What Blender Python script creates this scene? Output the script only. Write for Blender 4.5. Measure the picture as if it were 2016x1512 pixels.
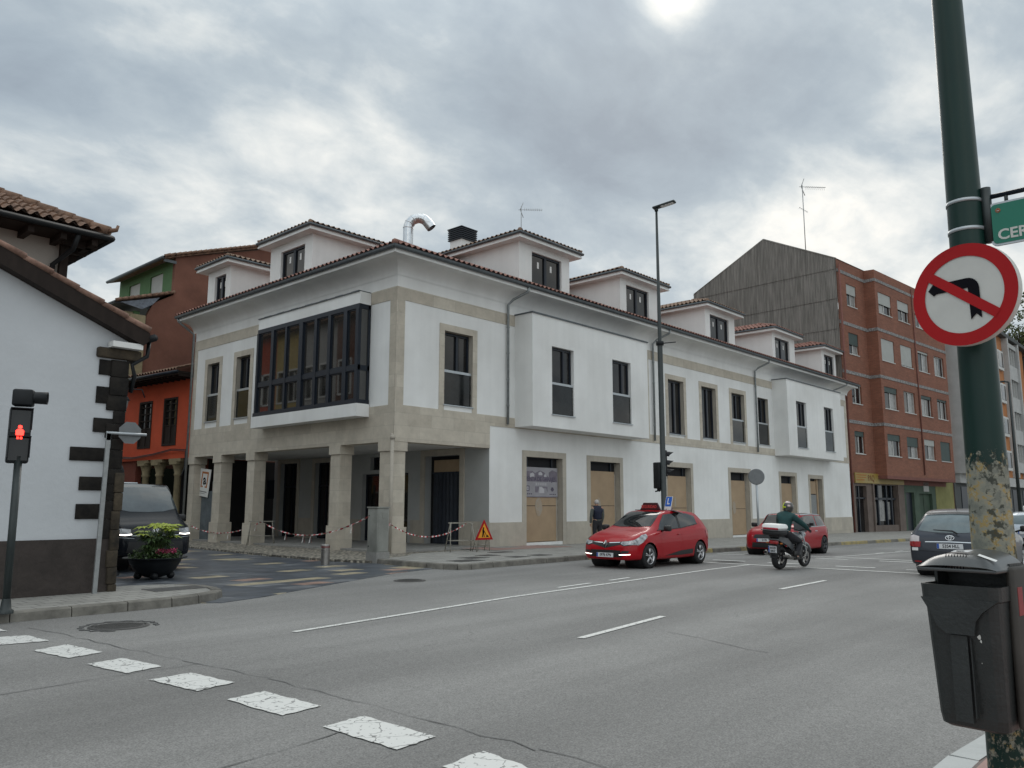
import bpy, bmesh, math, random
from mathutils import Matrix, Vector
from mathutils.bvhtree import BVHTree
random.seed(7)
R = math.radians
S = bpy.context.scene
col = S.collection
for o in list(bpy.data.objects): bpy.data.objects.remove(o)

# ------------------------------------------------------------------ camera
CAM = Vector((-16.818, -20.532, 1.6)); FPX = 1589.4
_a, _p, _r = R(42.369), R(8.555), R(.079)
_fw = Vector((math.cos(_a), math.sin(_a), 0)); _rt = Vector((math.sin(_a), -math.cos(_a), 0)); _z = Vector((0, 0, 1))
_F = _fw*math.cos(_p)+_z*math.sin(_p); _U = -_fw*math.sin(_p)+_z*math.cos(_p)
_cr = _rt*math.cos(_r)+_U*math.sin(_r); _cu = _U*math.cos(_r)-_rt*math.sin(_r)
cd = bpy.data.cameras.new('camera'); cam = bpy.data.objects.new('camera', cd); col.objects.link(cam)
cd.sensor_width = 36; cd.lens = FPX/2016*36; cd.clip_end = 3000; cd.clip_start = .05
mw = Matrix((_cr, _cu, -_F)).transposed().to_4x4(); mw.translation = CAM
cam.matrix_world = mw; S.camera = cam
def ray(u, v): return _F*FPX+_cr*(u-1008)-_cu*(v-756)
def at_y(u, v, y): d = ray(u, v); return CAM+d*((y-CAM.y)/d.y)
def at_x(u, v, x): d = ray(u, v); return CAM+d*((x-CAM.x)/d.x)
def at_z(u, v, z=0): d = ray(u, v); return CAM+d*((z-CAM.z)/d.z)
def at_d(u, v, D): d = ray(u, v); return CAM+d*(D/d.dot(_fw))

# ------------------------------------------------------------------ sky, sun, exposure
SUN_EL, SUN_AZ = R(34), R(31)          # sun behind the building, a little right of the view
W = bpy.data.worlds.new('World'); S.world = W; W.use_nodes = True
nt = W.node_tree; N = nt.nodes; L = nt.links; N.clear()
def nd(t, **k):
    n = N.new(t)
    for a, b in k.items(): setattr(n, a, b)
    return n
def mth(op, a, b=None, c=None, clamp=False):
    n = nd('ShaderNodeMath', operation=op, use_clamp=clamp)
    for i, x in enumerate((a, b, c)):
        if x is None: continue
        if isinstance(x, (int, float)): n.inputs[i].default_value = x
        else: L.new(x, n.inputs[i])
    return n.outputs[0]
out = nd('ShaderNodeOutputWorld'); bg = nd('ShaderNodeBackground'); bg.inputs[1].default_value = .1
sky = nd('ShaderNodeTexSky', sky_type='NISHITA'); sky.sun_disc = False; sky.sun_elevation = SUN_EL
sky.sun_rotation = math.pi/2-SUN_AZ; sky.air_density = 1.2; sky.dust_density = 1.5
tc = nd('ShaderNodeTexCoord'); sep = nd('ShaderNodeSeparateXYZ'); L.new(tc.outputs['Generated'], sep.inputs[0])
X_, Y_, Z_ = sep.outputs
zz = mth('MAXIMUM', Z_, 0.0)
den = mth('ADD', zz, .34)
cx = mth('DIVIDE', X_, den); cy = mth('DIVIDE', Y_, den)
cmb = nd('ShaderNodeCombineXYZ'); L.new(cx, cmb.inputs[0]); L.new(cy, cmb.inputs[1])
def noise(scale, det, rough, dist=0, off=(0, 0, 0)):
    mp = nd('ShaderNodeMapping'); mp.inputs['Location'].default_value = off; L.new(cmb.outputs[0], mp.inputs[0])
    mp.inputs['Rotation'].default_value = (0, 0, R(25)); mp.inputs['Scale'].default_value = (1, 1.25, 1)
    n = nd('ShaderNodeTexNoise'); n.inputs['Scale'].default_value = scale; n.inputs['Detail'].default_value = det
    n.inputs['Roughness'].default_value = rough; n.inputs['Distortion'].default_value = dist; L.new(mp.outputs[0], n.inputs[0]); return n.outputs[0]
big = noise(1.15, 3, .5, .3, (3.1, 1.2, 0)); mid = noise(3.4, 6, .55, .3, (7, 4, 0)); fin = noise(9.5, 7, .62, .25, (1, 9, 0))
def blob(u, v, sharp, amt):       # a thin bright or a thick dark part of the cloud layer, by direction
    d = ray(u, v).normalized()
    vm = nd('ShaderNodeVectorMath', operation='DOT_PRODUCT'); nv = nd('ShaderNodeVectorMath', operation='NORMALIZE')
    L.new(tc.outputs['Generated'], nv.inputs[0]); L.new(nv.outputs[0], vm.inputs[0]); vm.inputs[1].default_value = d
    e = mth('POWER', mth('MAXIMUM', vm.outputs['Value'], 0.0), sharp)
    return mth('MULTIPLY', e, amt)
t = mth('ADD', mth('MULTIPLY', mth('SUBTRACT', big, .5), 1.3), mth('ADD', mth('MULTIPLY', mth('SUBTRACT', mid, .5), 1.2), mth('MULTIPLY', mth('SUBTRACT', fin, .5), .42)))
t = mth('ADD', t, .54)
for b in ((1330, 5, 260, .40), (1325, -10, 1500, .45), (1560, 400, 90, .10), (620, 60, 60, .12), (1150, 290, 60, -.34), (80, 260, 40, -.16), (700, 330, 120, -.12), (1500, 160, 140, -.2), (300, 470, 60, .12), (1950, 450, 60, .1)):
    t = mth('ADD', t, blob(*b))
ramp = nd('ShaderNodeValToRGB'); L.new(t, ramp.inputs[0]); cr = ramp.color_ramp
cr.elements[0].position = .0; cr.elements[0].color = (.26, .305, .355, 1)
cr.elements[1].position = 1.0; cr.elements[1].color = (.95, .90, .82, 1)
for p, c in ((.25, (.315, .37, .42)), (.45, (.39, .445, .485)), (.6, (.52, .56, .575)), (.78, (.70, .71, .69))):
    e = cr.elements.new(p); e.color = c+(1,)
# overcast luminance: brighter towards the zenith, brighter behind the camera
back = mth('MULTIPLY', mth('ADD', mth('MULTIPLY', X_, -math.cos(_a)), mth('MULTIPLY', Y_, -math.sin(_a))), .6)
back = mth('MAXIMUM', back, 0.0)
lum = mth('ADD', mth('ADD', .95, mth('MULTIPLY', mth('MAXIMUM', mth('SUBTRACT', zz, .5), 0), 1.7)), mth('MULTIPLY', back, .75))
vs = nd('ShaderNodeVectorMath', operation='SCALE'); L.new(ramp.outputs[0], vs.inputs[0]); L.new(lum, vs.inputs['Scale'])
v10 = nd('ShaderNodeVectorMath', operation='SCALE'); L.new(vs.outputs[0], v10.inputs[0]); v10.inputs['Scale'].default_value = 10
mix = nd('ShaderNodeMix', data_type='RGBA'); mix.inputs[0].default_value = .98
L.new(sky.outputs[0], mix.inputs[6]); L.new(v10.outputs[0], mix.inputs[7])
L.new(mix.outputs[2], bg.inputs[0]); L.new(bg.outputs[0], out.inputs[0])
sd = bpy.data.lights.new('sun', 'SUN'); sd.energy = .6; sd.angle = R(25); sd.color = (1, .95, .88)
so = bpy.data.objects.new('sun', sd); col.objects.link(so)
_sd = Vector((math.cos(SUN_AZ)*math.cos(SUN_EL), math.sin(SUN_AZ)*math.cos(SUN_EL), math.sin(SUN_EL)))
so.rotation_euler = _sd.to_track_quat('Z', 'Y').to_euler(); so.location = (0, 0, 40)
S.view_settings.view_transform = 'Standard'; S.view_settings.look = 'None'; S.view_settings.exposure = 0.42; S.view_settings.gamma = 1
S.render.resolution_x = 1024; S.render.resolution_y = 768; S.render.engine = 'CYCLES'

# ------------------------------------------------------------------ materials
def mat(name, c, rough=.7, var=.12, scale=4, bump=0, bscale=40, metal=0, spec=.5, coat=0, ior=1.5, emit=None, c2=None, stretch=(1, 1, 1), stain=0, streak=0):
    m = bpy.data.materials.new(name); m.use_nodes = True; n = m.node_tree.nodes; l = m.node_tree.links
    b = n['Principled BSDF']; b.inputs['Roughness'].default_value = rough; b.inputs['Metallic'].default_value = metal
    b.inputs['Specular IOR Level'].default_value = spec; b.inputs['Coat Weight'].default_value = coat; b.inputs['IOR'].default_value = ior
    b.inputs['Base Color'].default_value = (*c, 1)
    if emit: b.inputs['Emission Color'].default_value = (*c, 1); b.inputs['Emission Strength'].default_value = emit
    t = n.new('ShaderNodeTexCoord'); mp = n.new('ShaderNodeMapping'); mp.inputs['Scale'].default_value = stretch; l.new(t.outputs['Object'], mp.inputs[0])
    if var or c2:
        q = n.new('ShaderNodeTexNoise'); q.inputs['Scale'].default_value = scale; q.inputs['Detail'].default_value = 6; q.inputs['Roughness'].default_value = .65; l.new(mp.outputs[0], q.inputs[0])
        r = n.new('ShaderNodeValToRGB'); l.new(q.outputs[0], r.inputs[0])
        r.color_ramp.elements[0].position = .3; r.color_ramp.elements[1].position = .72
        r.color_ramp.elements[0].color = (*[x*(1-var) for x in c], 1); r.color_ramp.elements[1].color = (*(c2 or [min(1, x*(1+var)) for x in c]), 1)
        src = r.outputs[0]
        if stain:
            q2 = n.new('ShaderNodeTexNoise'); q2.inputs['Scale'].default_value = .35; q2.inputs['Detail'].default_value = 4; l.new(t.outputs['Object'], q2.inputs[0])
            mx = n.new('ShaderNodeMix'); mx.data_type = 'RGBA'; mx.blend_type = 'MULTIPLY'; mr = n.new('ShaderNodeMapRange'); mr.inputs[1].default_value = .4; mr.inputs[2].default_value = .7; mr.inputs[4].default_value = stain
            l.new(q2.outputs[0], mr.inputs[0]); l.new(mr.outputs[0], mx.inputs[0]); l.new(src, mx.inputs[6]); mx.inputs[7].default_value = (.55, .53, .5, 1); src = mx.outputs[2]
        if streak:
            mp3 = n.new('ShaderNodeMapping'); mp3.inputs['Scale'].default_value = (2.2, 2.2, .16); l.new(t.outputs['Object'], mp3.inputs[0]); q3 = n.new('ShaderNodeTexNoise'); q3.inputs['Scale'].default_value = 1.6; q3.inputs['Detail'].default_value = 7; l.new(mp3.outputs[0], q3.inputs[0])
            m3 = n.new('ShaderNodeMapRange'); m3.inputs[1].default_value = .35; m3.inputs[2].default_value = .65; m3.inputs[3].default_value = 1-streak; m3.inputs[4].default_value = 1; l.new(q3.outputs[0], m3.inputs[0]); s3 = n.new('ShaderNodeVectorMath'); s3.operation = 'SCALE'; l.new(src, s3.inputs[0]); l.new(m3.outputs[0], s3.inputs['Scale']); src = s3.outputs[0]
        l.new(src, b.inputs['Base Color'])
        if emit: l.new(src, b.inputs['Emission Color'])
    if bump:
        q = n.new('ShaderNodeTexNoise'); q.inputs['Scale'].default_value = bscale; q.inputs['Detail'].default_value = 4; l.new(mp.outputs[0], q.inputs[0])
        bn = n.new('ShaderNodeBump'); bn.inputs['Strength'].default_value = bump; bn.inputs['Distance'].default_value = .02; l.new(q.outputs[0], bn.inputs['Height']); l.new(bn.outputs[0], b.inputs['Normal'])
    return m
def blockmat(name, c1, c2, mortar, bw, bh, msize, rough=.85, axis='wall', bump=.3, var=.25, vscale=3, rot=0):
    """stone blocks, bricks or paving: object coordinates, walls use the distance along the wall and z"""
    m = bpy.data.materials.new(name); m.use_nodes = True; n = m.node_tree.nodes; l = m.node_tree.links
    b = n['Principled BSDF']; b.inputs['Roughness'].default_value = rough
    t = n.new('ShaderNodeTexCoord'); s = n.new('ShaderNodeSeparateXYZ'); l.new(t.outputs['Object'], s.inputs[0]); cb = n.new('ShaderNodeCombineXYZ')
    if axis == 'wall':
        a = n.new('ShaderNodeMath'); a.operation = 'ADD'; l.new(s.outputs[0], a.inputs[0]); l.new(s.outputs[1], a.inputs[1])
        l.new(a.outputs[0], cb.inputs[0]); l.new(s.outputs[2], cb.inputs[1])
    else: l.new(s.outputs[0], cb.inputs[0]); l.new(s.outputs[1], cb.inputs[1])
    mp = n.new('ShaderNodeMapping'); mp.inputs['Rotation'].default_value = (0, 0, rot); l.new(cb.outputs[0], mp.inputs[0])
    k = n.new('ShaderNodeTexBrick'); l.new(mp.outputs[0], k.inputs[0]); k.inputs['Scale'].default_value = 1
    k.inputs['Color1'].default_value = (*c1, 1); k.inputs['Color2'].default_value = (*c2, 1); k.inputs['Mortar'].default_value = (*mortar, 1)
    k.inputs['Mortar Size'].default_value = msize; k.inputs['Brick Width'].default_value = bw; k.inputs['Row Height'].default_value = bh; k.inputs['Mortar Smooth'].default_value = .3; k.inputs['Bias'].default_value = -.1
    q = n.new('ShaderNodeTexNoise'); q.inputs['Scale'].default_value = vscale; q.inputs['Detail'].default_value = 7; q.inputs['Roughness'].default_value = .7; l.new(t.outputs['Object'], q.inputs[0])
    mr = n.new('ShaderNodeMapRange'); mr.inputs[1].default_value = .3; mr.inputs[2].default_value = .7; mr.inputs[3].default_value = 1-var; mr.inputs[4].default_value = 1+var; l.new(q.outputs[0], mr.inputs[0])
    mx = n.new('ShaderNodeVectorMath'); mx.operation = 'SCALE'; l.new(k.outputs[0], mx.inputs[0]); l.new(mr.outputs[0], mx.inputs['Scale']); l.new(mx.outputs[0], b.inputs['Base Color'])
    if bump:
        bn = n.new('ShaderNodeBump'); bn.inputs['Strength'].default_value = bump; bn.inputs['Distance'].default_value = .01; bn.invert = True
        l.new(k.outputs['Fac'], bn.inputs['Height']); l.new(bn.outputs[0], b.inputs['Normal'])
    return m
M = {}
M['white'] = mat('white_render', (.78, .785, .77), .85, .04, 1.1, .15, 60, stain=.28, streak=.04)
M['stone'] = blockmat('cream_stone', (.45, .405, .335), (.535, .49, .41), (.405, .37, .31), 1.05, .42, .008, var=.14, vscale=2.2)
M['stonetrim'] = blockmat('cream_stone_trim', (.40, .365, .31), (.46, .42, .35), (.34, .31, .265), .9, 2.7, .006, var=.12, vscale=2.0)
M['frame'] = mat('dark_window_frame', (.012, .017, .026), .4, 0, spec=.35)
M['glass'] = mat('window_glass', (.010, .011, .014), .04, .5, .7, ior=1.45, c2=(.028, .027, .026))
M['glassg'] = mat('gallery_glass', (.025, .024, .022), .03, .6, .9, ior=1.95)
M['rail'] = mat('rail_glass', (.010, .012, .013), .05, .6, 1.2, spec=.35, c2=(.028, .03, .03))
M['alu'] = mat('aluminium', (.42, .45, .47), .4, .05, metal=.6)
M['zinc'] = mat('zinc', (.24, .26, .265), .42, .25, 6, metal=.5)
M['zinc2'] = mat('dark_zinc_gutter', (.10, .115, .125), .5, .2, 6, metal=.4)
M['tile'] = mat('roof_tile', (.22, .085, .06), .85, .35, 5, .3, 30, c2=(.36, .20, .16))
M['tilegrey'] = mat('weathered_roof_tile', (.22, .15, .11), .9, .5, 4, .4, 30, c2=(.36, .24, .17))
M['tileold'] = mat('old_roof_tile', (.14, .085, .06), .9, .5, 5, .4, 30, c2=(.30, .18, .12))
M['board'] = mat('chipboard', (.36, .26, .165), .8, .10, 1.8, .1, 80)
M['dark'] = mat('dark_interior', (.012, .012, .014), .9, 0)
M['curtain'] = mat('dark_blue_sheet', (.012, .018, .03), .6, .3, 3)
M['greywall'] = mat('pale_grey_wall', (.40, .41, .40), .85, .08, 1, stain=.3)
M['concrete'] = mat('concrete', (.26, .255, .24), .9, .2, 5, .3, 50)
M['black'] = mat('black_paint', (.009, .011, .013), .5, .2, 8, spec=.3)
M['blackrub'] = mat('tyre_rubber', (.014, .014, .015), .8, 0)
M['dkgreen'] = mat('dark_green_cast_iron', (.008, .022, .020), .42, .3, 6)
M['steel'] = mat('galvanised_steel', (.30, .31, .31), .45, .15, 10, metal=.4)
M['chrome'] = mat('chrome', (.75, .76, .77), .12, 0, metal=1)
M['wht'] = mat('white_paint', (.72, .72, .70), .5, .04)

# ------------------------------------------------------------------ builders
class MB:
    def __init__(s, T=None): s.v = []; s.f = []; s.m = []; s.sm = []; s.T = T or Matrix()
    def add(s, vs, fs, mi=0, smooth=False, T=None):
        t = s.T @ T if T is not None else s.T; b = len(s.v); s.v += [t @ Vector(p) for p in vs]
        for f in fs: s.f.append([b+i for i in f]); s.m.append(mi); s.sm.append(smooth)
        return s
    def box(s, x0, x1, y0, y1, z0, z1, mi=0, T=None):
        x0, x1 = sorted((x0, x1)); y0, y1 = sorted((y0, y1)); z0, z1 = sorted((z0, z1))
        return s.add([(x0, y0, z0), (x1, y0, z0), (x1, y1, z0), (x0, y1, z0), (x0, y0, z1), (x1, y0, z1), (x1, y1, z1), (x0, y1, z1)],
            [(3, 2, 1, 0), (4, 5, 6, 7), (0, 1, 5, 4), (1, 2, 6, 5), (2, 3, 7, 6), (3, 0, 4, 7)], mi, False, T)
    def bbox(s, x0, x1, y0, y1, z0, z1, b=.02, mi=0, T=None, seg=2):    # bevelled box
        bm = bmesh.new(); bmesh.ops.create_cube(bm, size=1)
        bmesh.ops.scale(bm, vec=(abs(x1-x0), abs(y1-y0), abs(z1-z0)), verts=bm.verts)
        bmesh.ops.bevel(bm, geom=bm.edges[:], offset=b, segments=seg, affect='EDGES', profile=.5)
        bmesh.ops.translate(bm, vec=((x0+x1)/2, (y0+y1)/2, (z0+z1)/2), verts=bm.verts); return s.bm(bm, mi, True, T)
    def bm(s, bm, mi=0, smooth=False, T=None):
        bm.verts.index_update(); s.add([v.co[:] for v in bm.verts], [[v.index for v in f.verts] for f in bm.faces], mi, smooth, T); bm.free(); return s
    def prism(s, pts, y0, y1, mi=0, T=None):      # outline in x,z, thickness along y
        n = len(pts); a = sum(pts[i][0]*pts[(i+1) % n][1]-pts[(i+1) % n][0]*pts[i][1] for i in range(n))
        if a < 0: pts = pts[::-1]
        return s.add([(x, y0, z) for x, z in pts]+[(x, y1, z) for x, z in pts], [tuple(range(n)), tuple(range(2*n-1, n-1, -1))]+[(i, i+n, (i+1) % n+n, (i+1) % n) for i in range(n)], mi, False, T)
    def slab(s, pts, z0, z1, mi=0, T=None):       # outline in x,y, thickness along z
        n = len(pts); a = sum(pts[i][0]*pts[(i+1) % n][1]-pts[(i+1) % n][0]*pts[i][1] for i in range(n))
        if a < 0: pts = pts[::-1]
        return s.add([(x, y, z0) for x, y in pts]+[(x, y, z1) for x, y in pts], [tuple(range(n-1, -1, -1)), tuple(range(n, 2*n))]+[(i, (i+1) % n, (i+1) % n+n, i+n) for i in range(n)], mi, False, T)
    def tube(s, path, r, seg=8, mi=0, T=None, cap=True):
        P = [Vector(p) for p in path]; n = len(P); rr = r if isinstance(r, (list, tuple)) else [r]*n; vs = []; fs = []
        up = None
        for i, p in enumerate(P):
            d = (P[min(i+1, n-1)]-P[max(i-1, 0)]).normalized()
            if up is None: up = Vector((0, 0, 1)) if abs(d.z) < .9 else Vector((1, 0, 0))
            a = d.cross(up).normalized(); b = a.cross(d).normalized(); up = b
            for k in range(seg):
                q = 2*math.pi*k/seg; vs.append(p+a*math.cos(q)*rr[i]+b*math.sin(q)*rr[i])
        for i in range(n-1):
            for k in range(seg): fs.append((i*seg+k, i*seg+(k+1) % seg, (i+1)*seg+(k+1) % seg, (i+1)*seg+k))
        if cap: fs += [tuple(range(seg-1, -1, -1)), tuple(range((n-1)*seg, n*seg))]
        return s.add(vs, fs, mi, True, T)
    def cyl(s, c, r, h, seg=24, mi=0, axis='z', r2=None, T=None):
        x, y, z = c; d = {'z': (0, 0, h), 'x': (h, 0, 0), 'y': (0, h, 0)}[axis]
        return s.tube([c, (x+d[0], y+d[1], z+d[2])], [r, r if r2 is None else r2], seg, mi, T)
    def lathe(s, prof, seg=24, mi=0, T=None, axis='z', smooth=True):
        vs = []; fs = []; n = len(prof)
        for k in range(seg):
            q = 2*math.pi*k/seg; c, w = math.cos(q), math.sin(q)
            for r, h in prof: vs.append((r*c, r*w, h) if axis == 'z' else (r*c, h, -r*w) if axis == 'y' else (h, r*c, r*w))
        for k in range(seg):
            for i in range(n-1): fs.append((k*n+i, ((k+1) % seg)*n+i, ((k+1) % seg)*n+i+1, k*n+i+1))
        return s.add(vs, fs, mi, smooth, T)
    def holed(s, u0, u1, z0, z1, holes, y=0, depth=.25, mi=0, rmi=None, T=None):
        """wall sheet in the local x,z plane facing -y, openings with reveals of the given depth"""
        us = sorted({u0, u1, *[c for h in holes for c in h[:2] if u0 < c < u1]}); zs = sorted({z0, z1, *[c for h in holes for c in h[2:4] if z0 < c < z1]})
        for i in range(len(us)-1):
            for j in range(len(zs)-1):
                cu, cz = (us[i]+us[i+1])/2, (zs[j]+zs[j+1])/2
                if any(h[0] < cu < h[1] and h[2] < cz < h[3] for h in holes): continue
                s.add([(us[i], y, zs[j]), (us[i+1], y, zs[j]), (us[i+1], y, zs[j+1]), (us[i], y, zs[j+1])], [(0, 1, 2, 3)], mi, False, T)
        rm = mi if rmi is None else rmi
        for a, b, c, d in [h[:4] for h in holes]:
            if depth: s.add([(a, y, c), (b, y, c), (b, y, d), (a, y, d), (a, y+depth, c), (b, y+depth, c), (b, y+depth, d), (a, y+depth, d)], [(0, 4, 5, 1), (1, 5, 6, 2), (2, 6, 7, 3), (3, 7, 4, 0)], rm, False, T)
        return s
    def ring(s, a, b, c, d, w, y0, y1, mi=0, T=None, wb=None, wt=None):       # rectangular frame round an opening
        wb = w if wb is None else wb; wt = w if wt is None else wt
        s.box(a-w, a, y0, y1, c-wb, d+wt, mi, T); s.box(b, b+w, y0, y1, c-wb, d+wt, mi, T)
        if wt: s.box(a, b, y0, y1, d, d+wt, mi, T)
        if wb: s.box(a, b, y0, y1, c-wb, c, mi, T)
        return s
    def build(s, name, mats, parent=None, world=True, smooth_angle=None):
        me = bpy.data.meshes.new(name); me.from_pydata([v[:] for v in s.v], [], s.f)
        mats = mats if isinstance(mats, (list, tuple)) else [mats]
        for m in mats: me.materials.append(M[m] if isinstance(m, str) else m)
        me.polygons.foreach_set('material_index', s.m); me.polygons.foreach_set('use_smooth', s.sm); me.validate(); me.update()
        return link(name, me, parent, world)
XF = {}
def link(name, me, parent=None, world=True):
    o = bpy.data.objects.new(name, me); col.objects.link(o); XF[o.name] = Matrix()
    if parent is not None:
        o.parent = parent
        if world: o.matrix_parent_inverse = XF[parent.name].inverted()
        else: XF[o.name] = XF[parent.name].copy()
    return o
def tag(o, label=None, cat=None, group=None, kind=None):
    for k, v in (('label', label), ('category', cat), ('group', group), ('kind', kind)):
        if v: o[k] = v
    return o
def thing(name, label, cat, loc=(0, 0, 0), rz=0, group=None, scale=1):
    o = bpy.data.objects.new(name, None); col.objects.link(o); o.location = loc; o.rotation_euler = (0, 0, rz); o.scale = (scale,)*3
    XF[o.name] = Matrix.Translation(loc) @ Matrix.Rotation(rz, 4, 'Z') @ Matrix.Scale(scale, 4); o.empty_display_size = .3
    return tag(o, label, cat, group)
def text(s, size, m, T, parent, name='lettering', ext=.002, align='CENTER', world=True, bold=0, sx=1):
    cu = bpy.data.curves.new(name, 'FONT'); cu.body = s; cu.size = size; cu.extrude = ext; cu.align_x = align; cu.align_y = 'CENTER'; cu.offset = bold; cu.resolution_u = 3
    ob = bpy.data.objects.new('tmp', cu); col.objects.link(ob); dg = bpy.context.evaluated_depsgraph_get(); me = bpy.data.meshes.new_from_object(ob.evaluated_get(dg)); bpy.data.objects.remove(ob); bpy.data.curves.remove(cu)
    me.transform(T @ Matrix.Rotation(R(90), 4, 'X') @ Matrix.Diagonal((sx, 1, 1, 1))); me.materials.clear(); me.materials.append(M[m] if isinstance(m, str) else m)
    return link(name, me, parent, world)
def tiles(mb, e0, e1, r0, r1, pitch=.25, amp=.06, row=.38, step=.03, mi=0, seg=6):
    """barrel-tiled slope: e0-e1 is the eave, r0-r1 the top edge (may be shorter)"""
    e0, e1, r0, r1 = map(Vector, (e0, e1, r0, r1)); ax = (e1-e0).normalized(); Lh = (e1-e0).length
    up = (r0-e0)-ax*(r0-e0).dot(ax); H = up.length; up.normalize(); nrm = ax.cross(up).normalized()
    if nrm.z < 0: nrm = -nrm
    a1 = (r0-e0).dot(ax); b1 = (r1-e0).dot(ax); nr = max(1, int(H/row)); nc = max(1, int(Lh/pitch+.5))*seg
    vs = []; fs = []
    for j in range(nr):
        for k in (0, 1):
            h = H*(j+k)/nr; t = h/H; lo = a1*t; hi = Lh+(b1-Lh)*t
            for i in range(nc+1):
                x = Lh*i/nc; x = min(max(x, lo), hi); ph = (x/pitch) % 1
                z = .045+amp*(math.sin(math.pi*min(ph/.62, 1)) if ph < .62 else -.35*math.sin(math.pi*(ph-.62)/.38))+step*(1-k)
                vs.append(e0+ax*x+up*h+nrm*z)
    W_ = nc+1
    for j in range(nr*2-1):
        for i in range(nc): fs.append((j*W_+i, j*W_+i+1, (j+1)*W_+i+1, (j+1)*W_+i))
    mb.add(vs, fs, mi, False); return mb
def ridge(mb, a, b, r=.11, mi=0):
    a, b = Vector(a), Vector(b); n = max(1, int((b-a).length/.4))
    for i in range(n): mb.tube([a.lerp(b, i/n), a.lerp(b, (i+1)/n)], [r*1.05, r*.85], 8, mi)
    return mb
def sweep(mb, prof, path, mi=0, smooth=False):
    """prof: (out, z); path: list of (point, outward offset direction) with mitres"""
    n = len(prof); vs = []; fs = []
    for p, d in path:
        for o_, z in prof: vs.append((p[0]+d[0]*o_, p[1]+d[1]*o_, z))
    for i in range(len(path)-1):
        for k in range(n): fs.append((i*n+k, (i+1)*n+k, (i+1)*n+(k+1) % n, i*n+(k+1) % n))
    fs += [tuple(range(n)), tuple(range(len(path)*n-1, (len(path)-1)*n-1, -1))]
    mb.add(vs, fs, mi, smooth); return mb
def gz(x): return -.009*min(max(0, x-3), 60)     # the street falls gently to the right
def T3(x, y, z=0, rz=0): return Matrix.Translation((x, y, z)) @ Matrix.Rotation(R(rz), 4, 'Z')
RW = Matrix.Rotation(R(-90), 4, 'Z')     # local -y looks towards world -x

# ------------------------------------------------------------------ setting: ground, road, pavements
def asphalt(name, base, v=.2):
    m = bpy.data.materials.new(name); m.use_nodes = True; n = m.node_tree.nodes; l = m.node_tree.links; b = n['Principled BSDF']; b.inputs['Roughness'].default_value = .88; b.inputs['Specular IOR Level'].default_value = .35
    t = n.new('ShaderNodeTexCoord')
    def nz(s, d, r=.6, st=(1, 1, 1)):
        mp = n.new('ShaderNodeMapping'); mp.inputs['Scale'].default_value = st; l.new(t.outputs['Object'], mp.inputs[0])
        q = n.new('ShaderNodeTexNoise'); q.inputs['Scale'].default_value = s; q.inputs['Detail'].default_value = d; q.inputs['Roughness'].default_value = r; l.new(mp.outputs[0], q.inputs[0]); return q.outputs[0]
    def mr(x, a, b_, c, d):
        q = n.new('ShaderNodeMapRange'); l.new(x, q.inputs[0]); [setattr(q.inputs[i+1], 'default_value', w) for i, w in enumerate((a, b_, c, d))]; return q.outputs[0]
    def mul(a, b_):
        q = n.new('ShaderNodeMath'); q.operation = 'MULTIPLY'; l.new(a, q.inputs[0]); l.new(b_, q.inputs[1]); return q.outputs[0]
    grain = mr(nz(75, 3, .7), .32, .68, .62, 1.38); coarse = mr(nz(16, 5, .75), .3, .7, .88, 1.12)
    tracks = mr(nz(.55, 4, .55, (.12, 1, 1)), .35, .65, 1-v, 1+v*.8); patch = mr(nz(.25, 5, .6), .35, .65, .9, 1.08)
    f = mul(mul(grain, coarse), mul(tracks, patch))
    vo = n.new('ShaderNodeTexVoronoi'); vo.feature = 'DISTANCE_TO_EDGE'; vo.inputs['Scale'].default_value = .42
    wn = n.new('ShaderNodeTexNoise'); wn.inputs['Scale'].default_value = 1.6; wn.inputs['Detail'].default_value = 6; l.new(t.outputs['Object'], wn.inputs[0])
    va = n.new('ShaderNodeVectorMath'); va.operation = 'MULTIPLY_ADD'; l.new(wn.outputs['Color'], va.inputs[0]); va.inputs[1].default_value = (1.3, 1.3, 0); l.new(t.outputs['Object'], va.inputs[2]); l.new(va.outputs[0], vo.inputs['Vector'])
    crk = mr(vo.outputs['Distance'], .001, .006, .72, 1.0); gate = mr(nz(.5, 3), .6, .66, 0, 1)
    cm = n.new('ShaderNodeMix'); l.new(gate, cm.inputs[0]); cm.inputs[2].default_value = 1; l.new(crk, cm.inputs[3]); f = mul(f, cm.outputs[0])
    sc = n.new('ShaderNodeVectorMath'); sc.operation = 'SCALE'; sc.inputs[0].default_value = base; l.new(f, sc.inputs['Scale'])
    bn = n.new('ShaderNodeBump'); bn.inputs['Strength'].default_value = .5; bn.inputs['Distance'].default_value = .008; l.new(nz(75, 3, .7), bn.inputs['Height']); l.new(bn.outputs[0], b.inputs['Normal'])
    l.new(sc.outputs[0], b.inputs['Base Color']); return m
M['asphalt'] = asphalt('asphalt', (.204, .20, .192))
M['ground'] = mat('bare_ground', (.13, .125, .11), .95, .3, 1)
M['pave'] = blockmat('concrete_paving', (.27, .262, .24), (.31, .30, .275), (.15, .145, .135), .3, .3, .012, axis='floor', var=.2, vscale=1.5)
M['pavered'] = blockmat('pink_paving', (.30, .19, .165), (.34, .22, .19), (.14, .11, .1), .4, .4, .01, axis='floor', var=.2)
M['kerbm'] = mat('kerb_stone', (.165, .155, .135), .9, .45, 3, .4, 20)
M['kerby'] = mat('kerb_stone_worn_yellow_paint', (.22, .205, .165), .9, .3, 3, .3, 30, c2=(.42, .33, .12))
M['kerbl'] = mat('pale_kerb_stone', (.40, .41, .40), .85, .12, 3, .2, 40)
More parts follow.
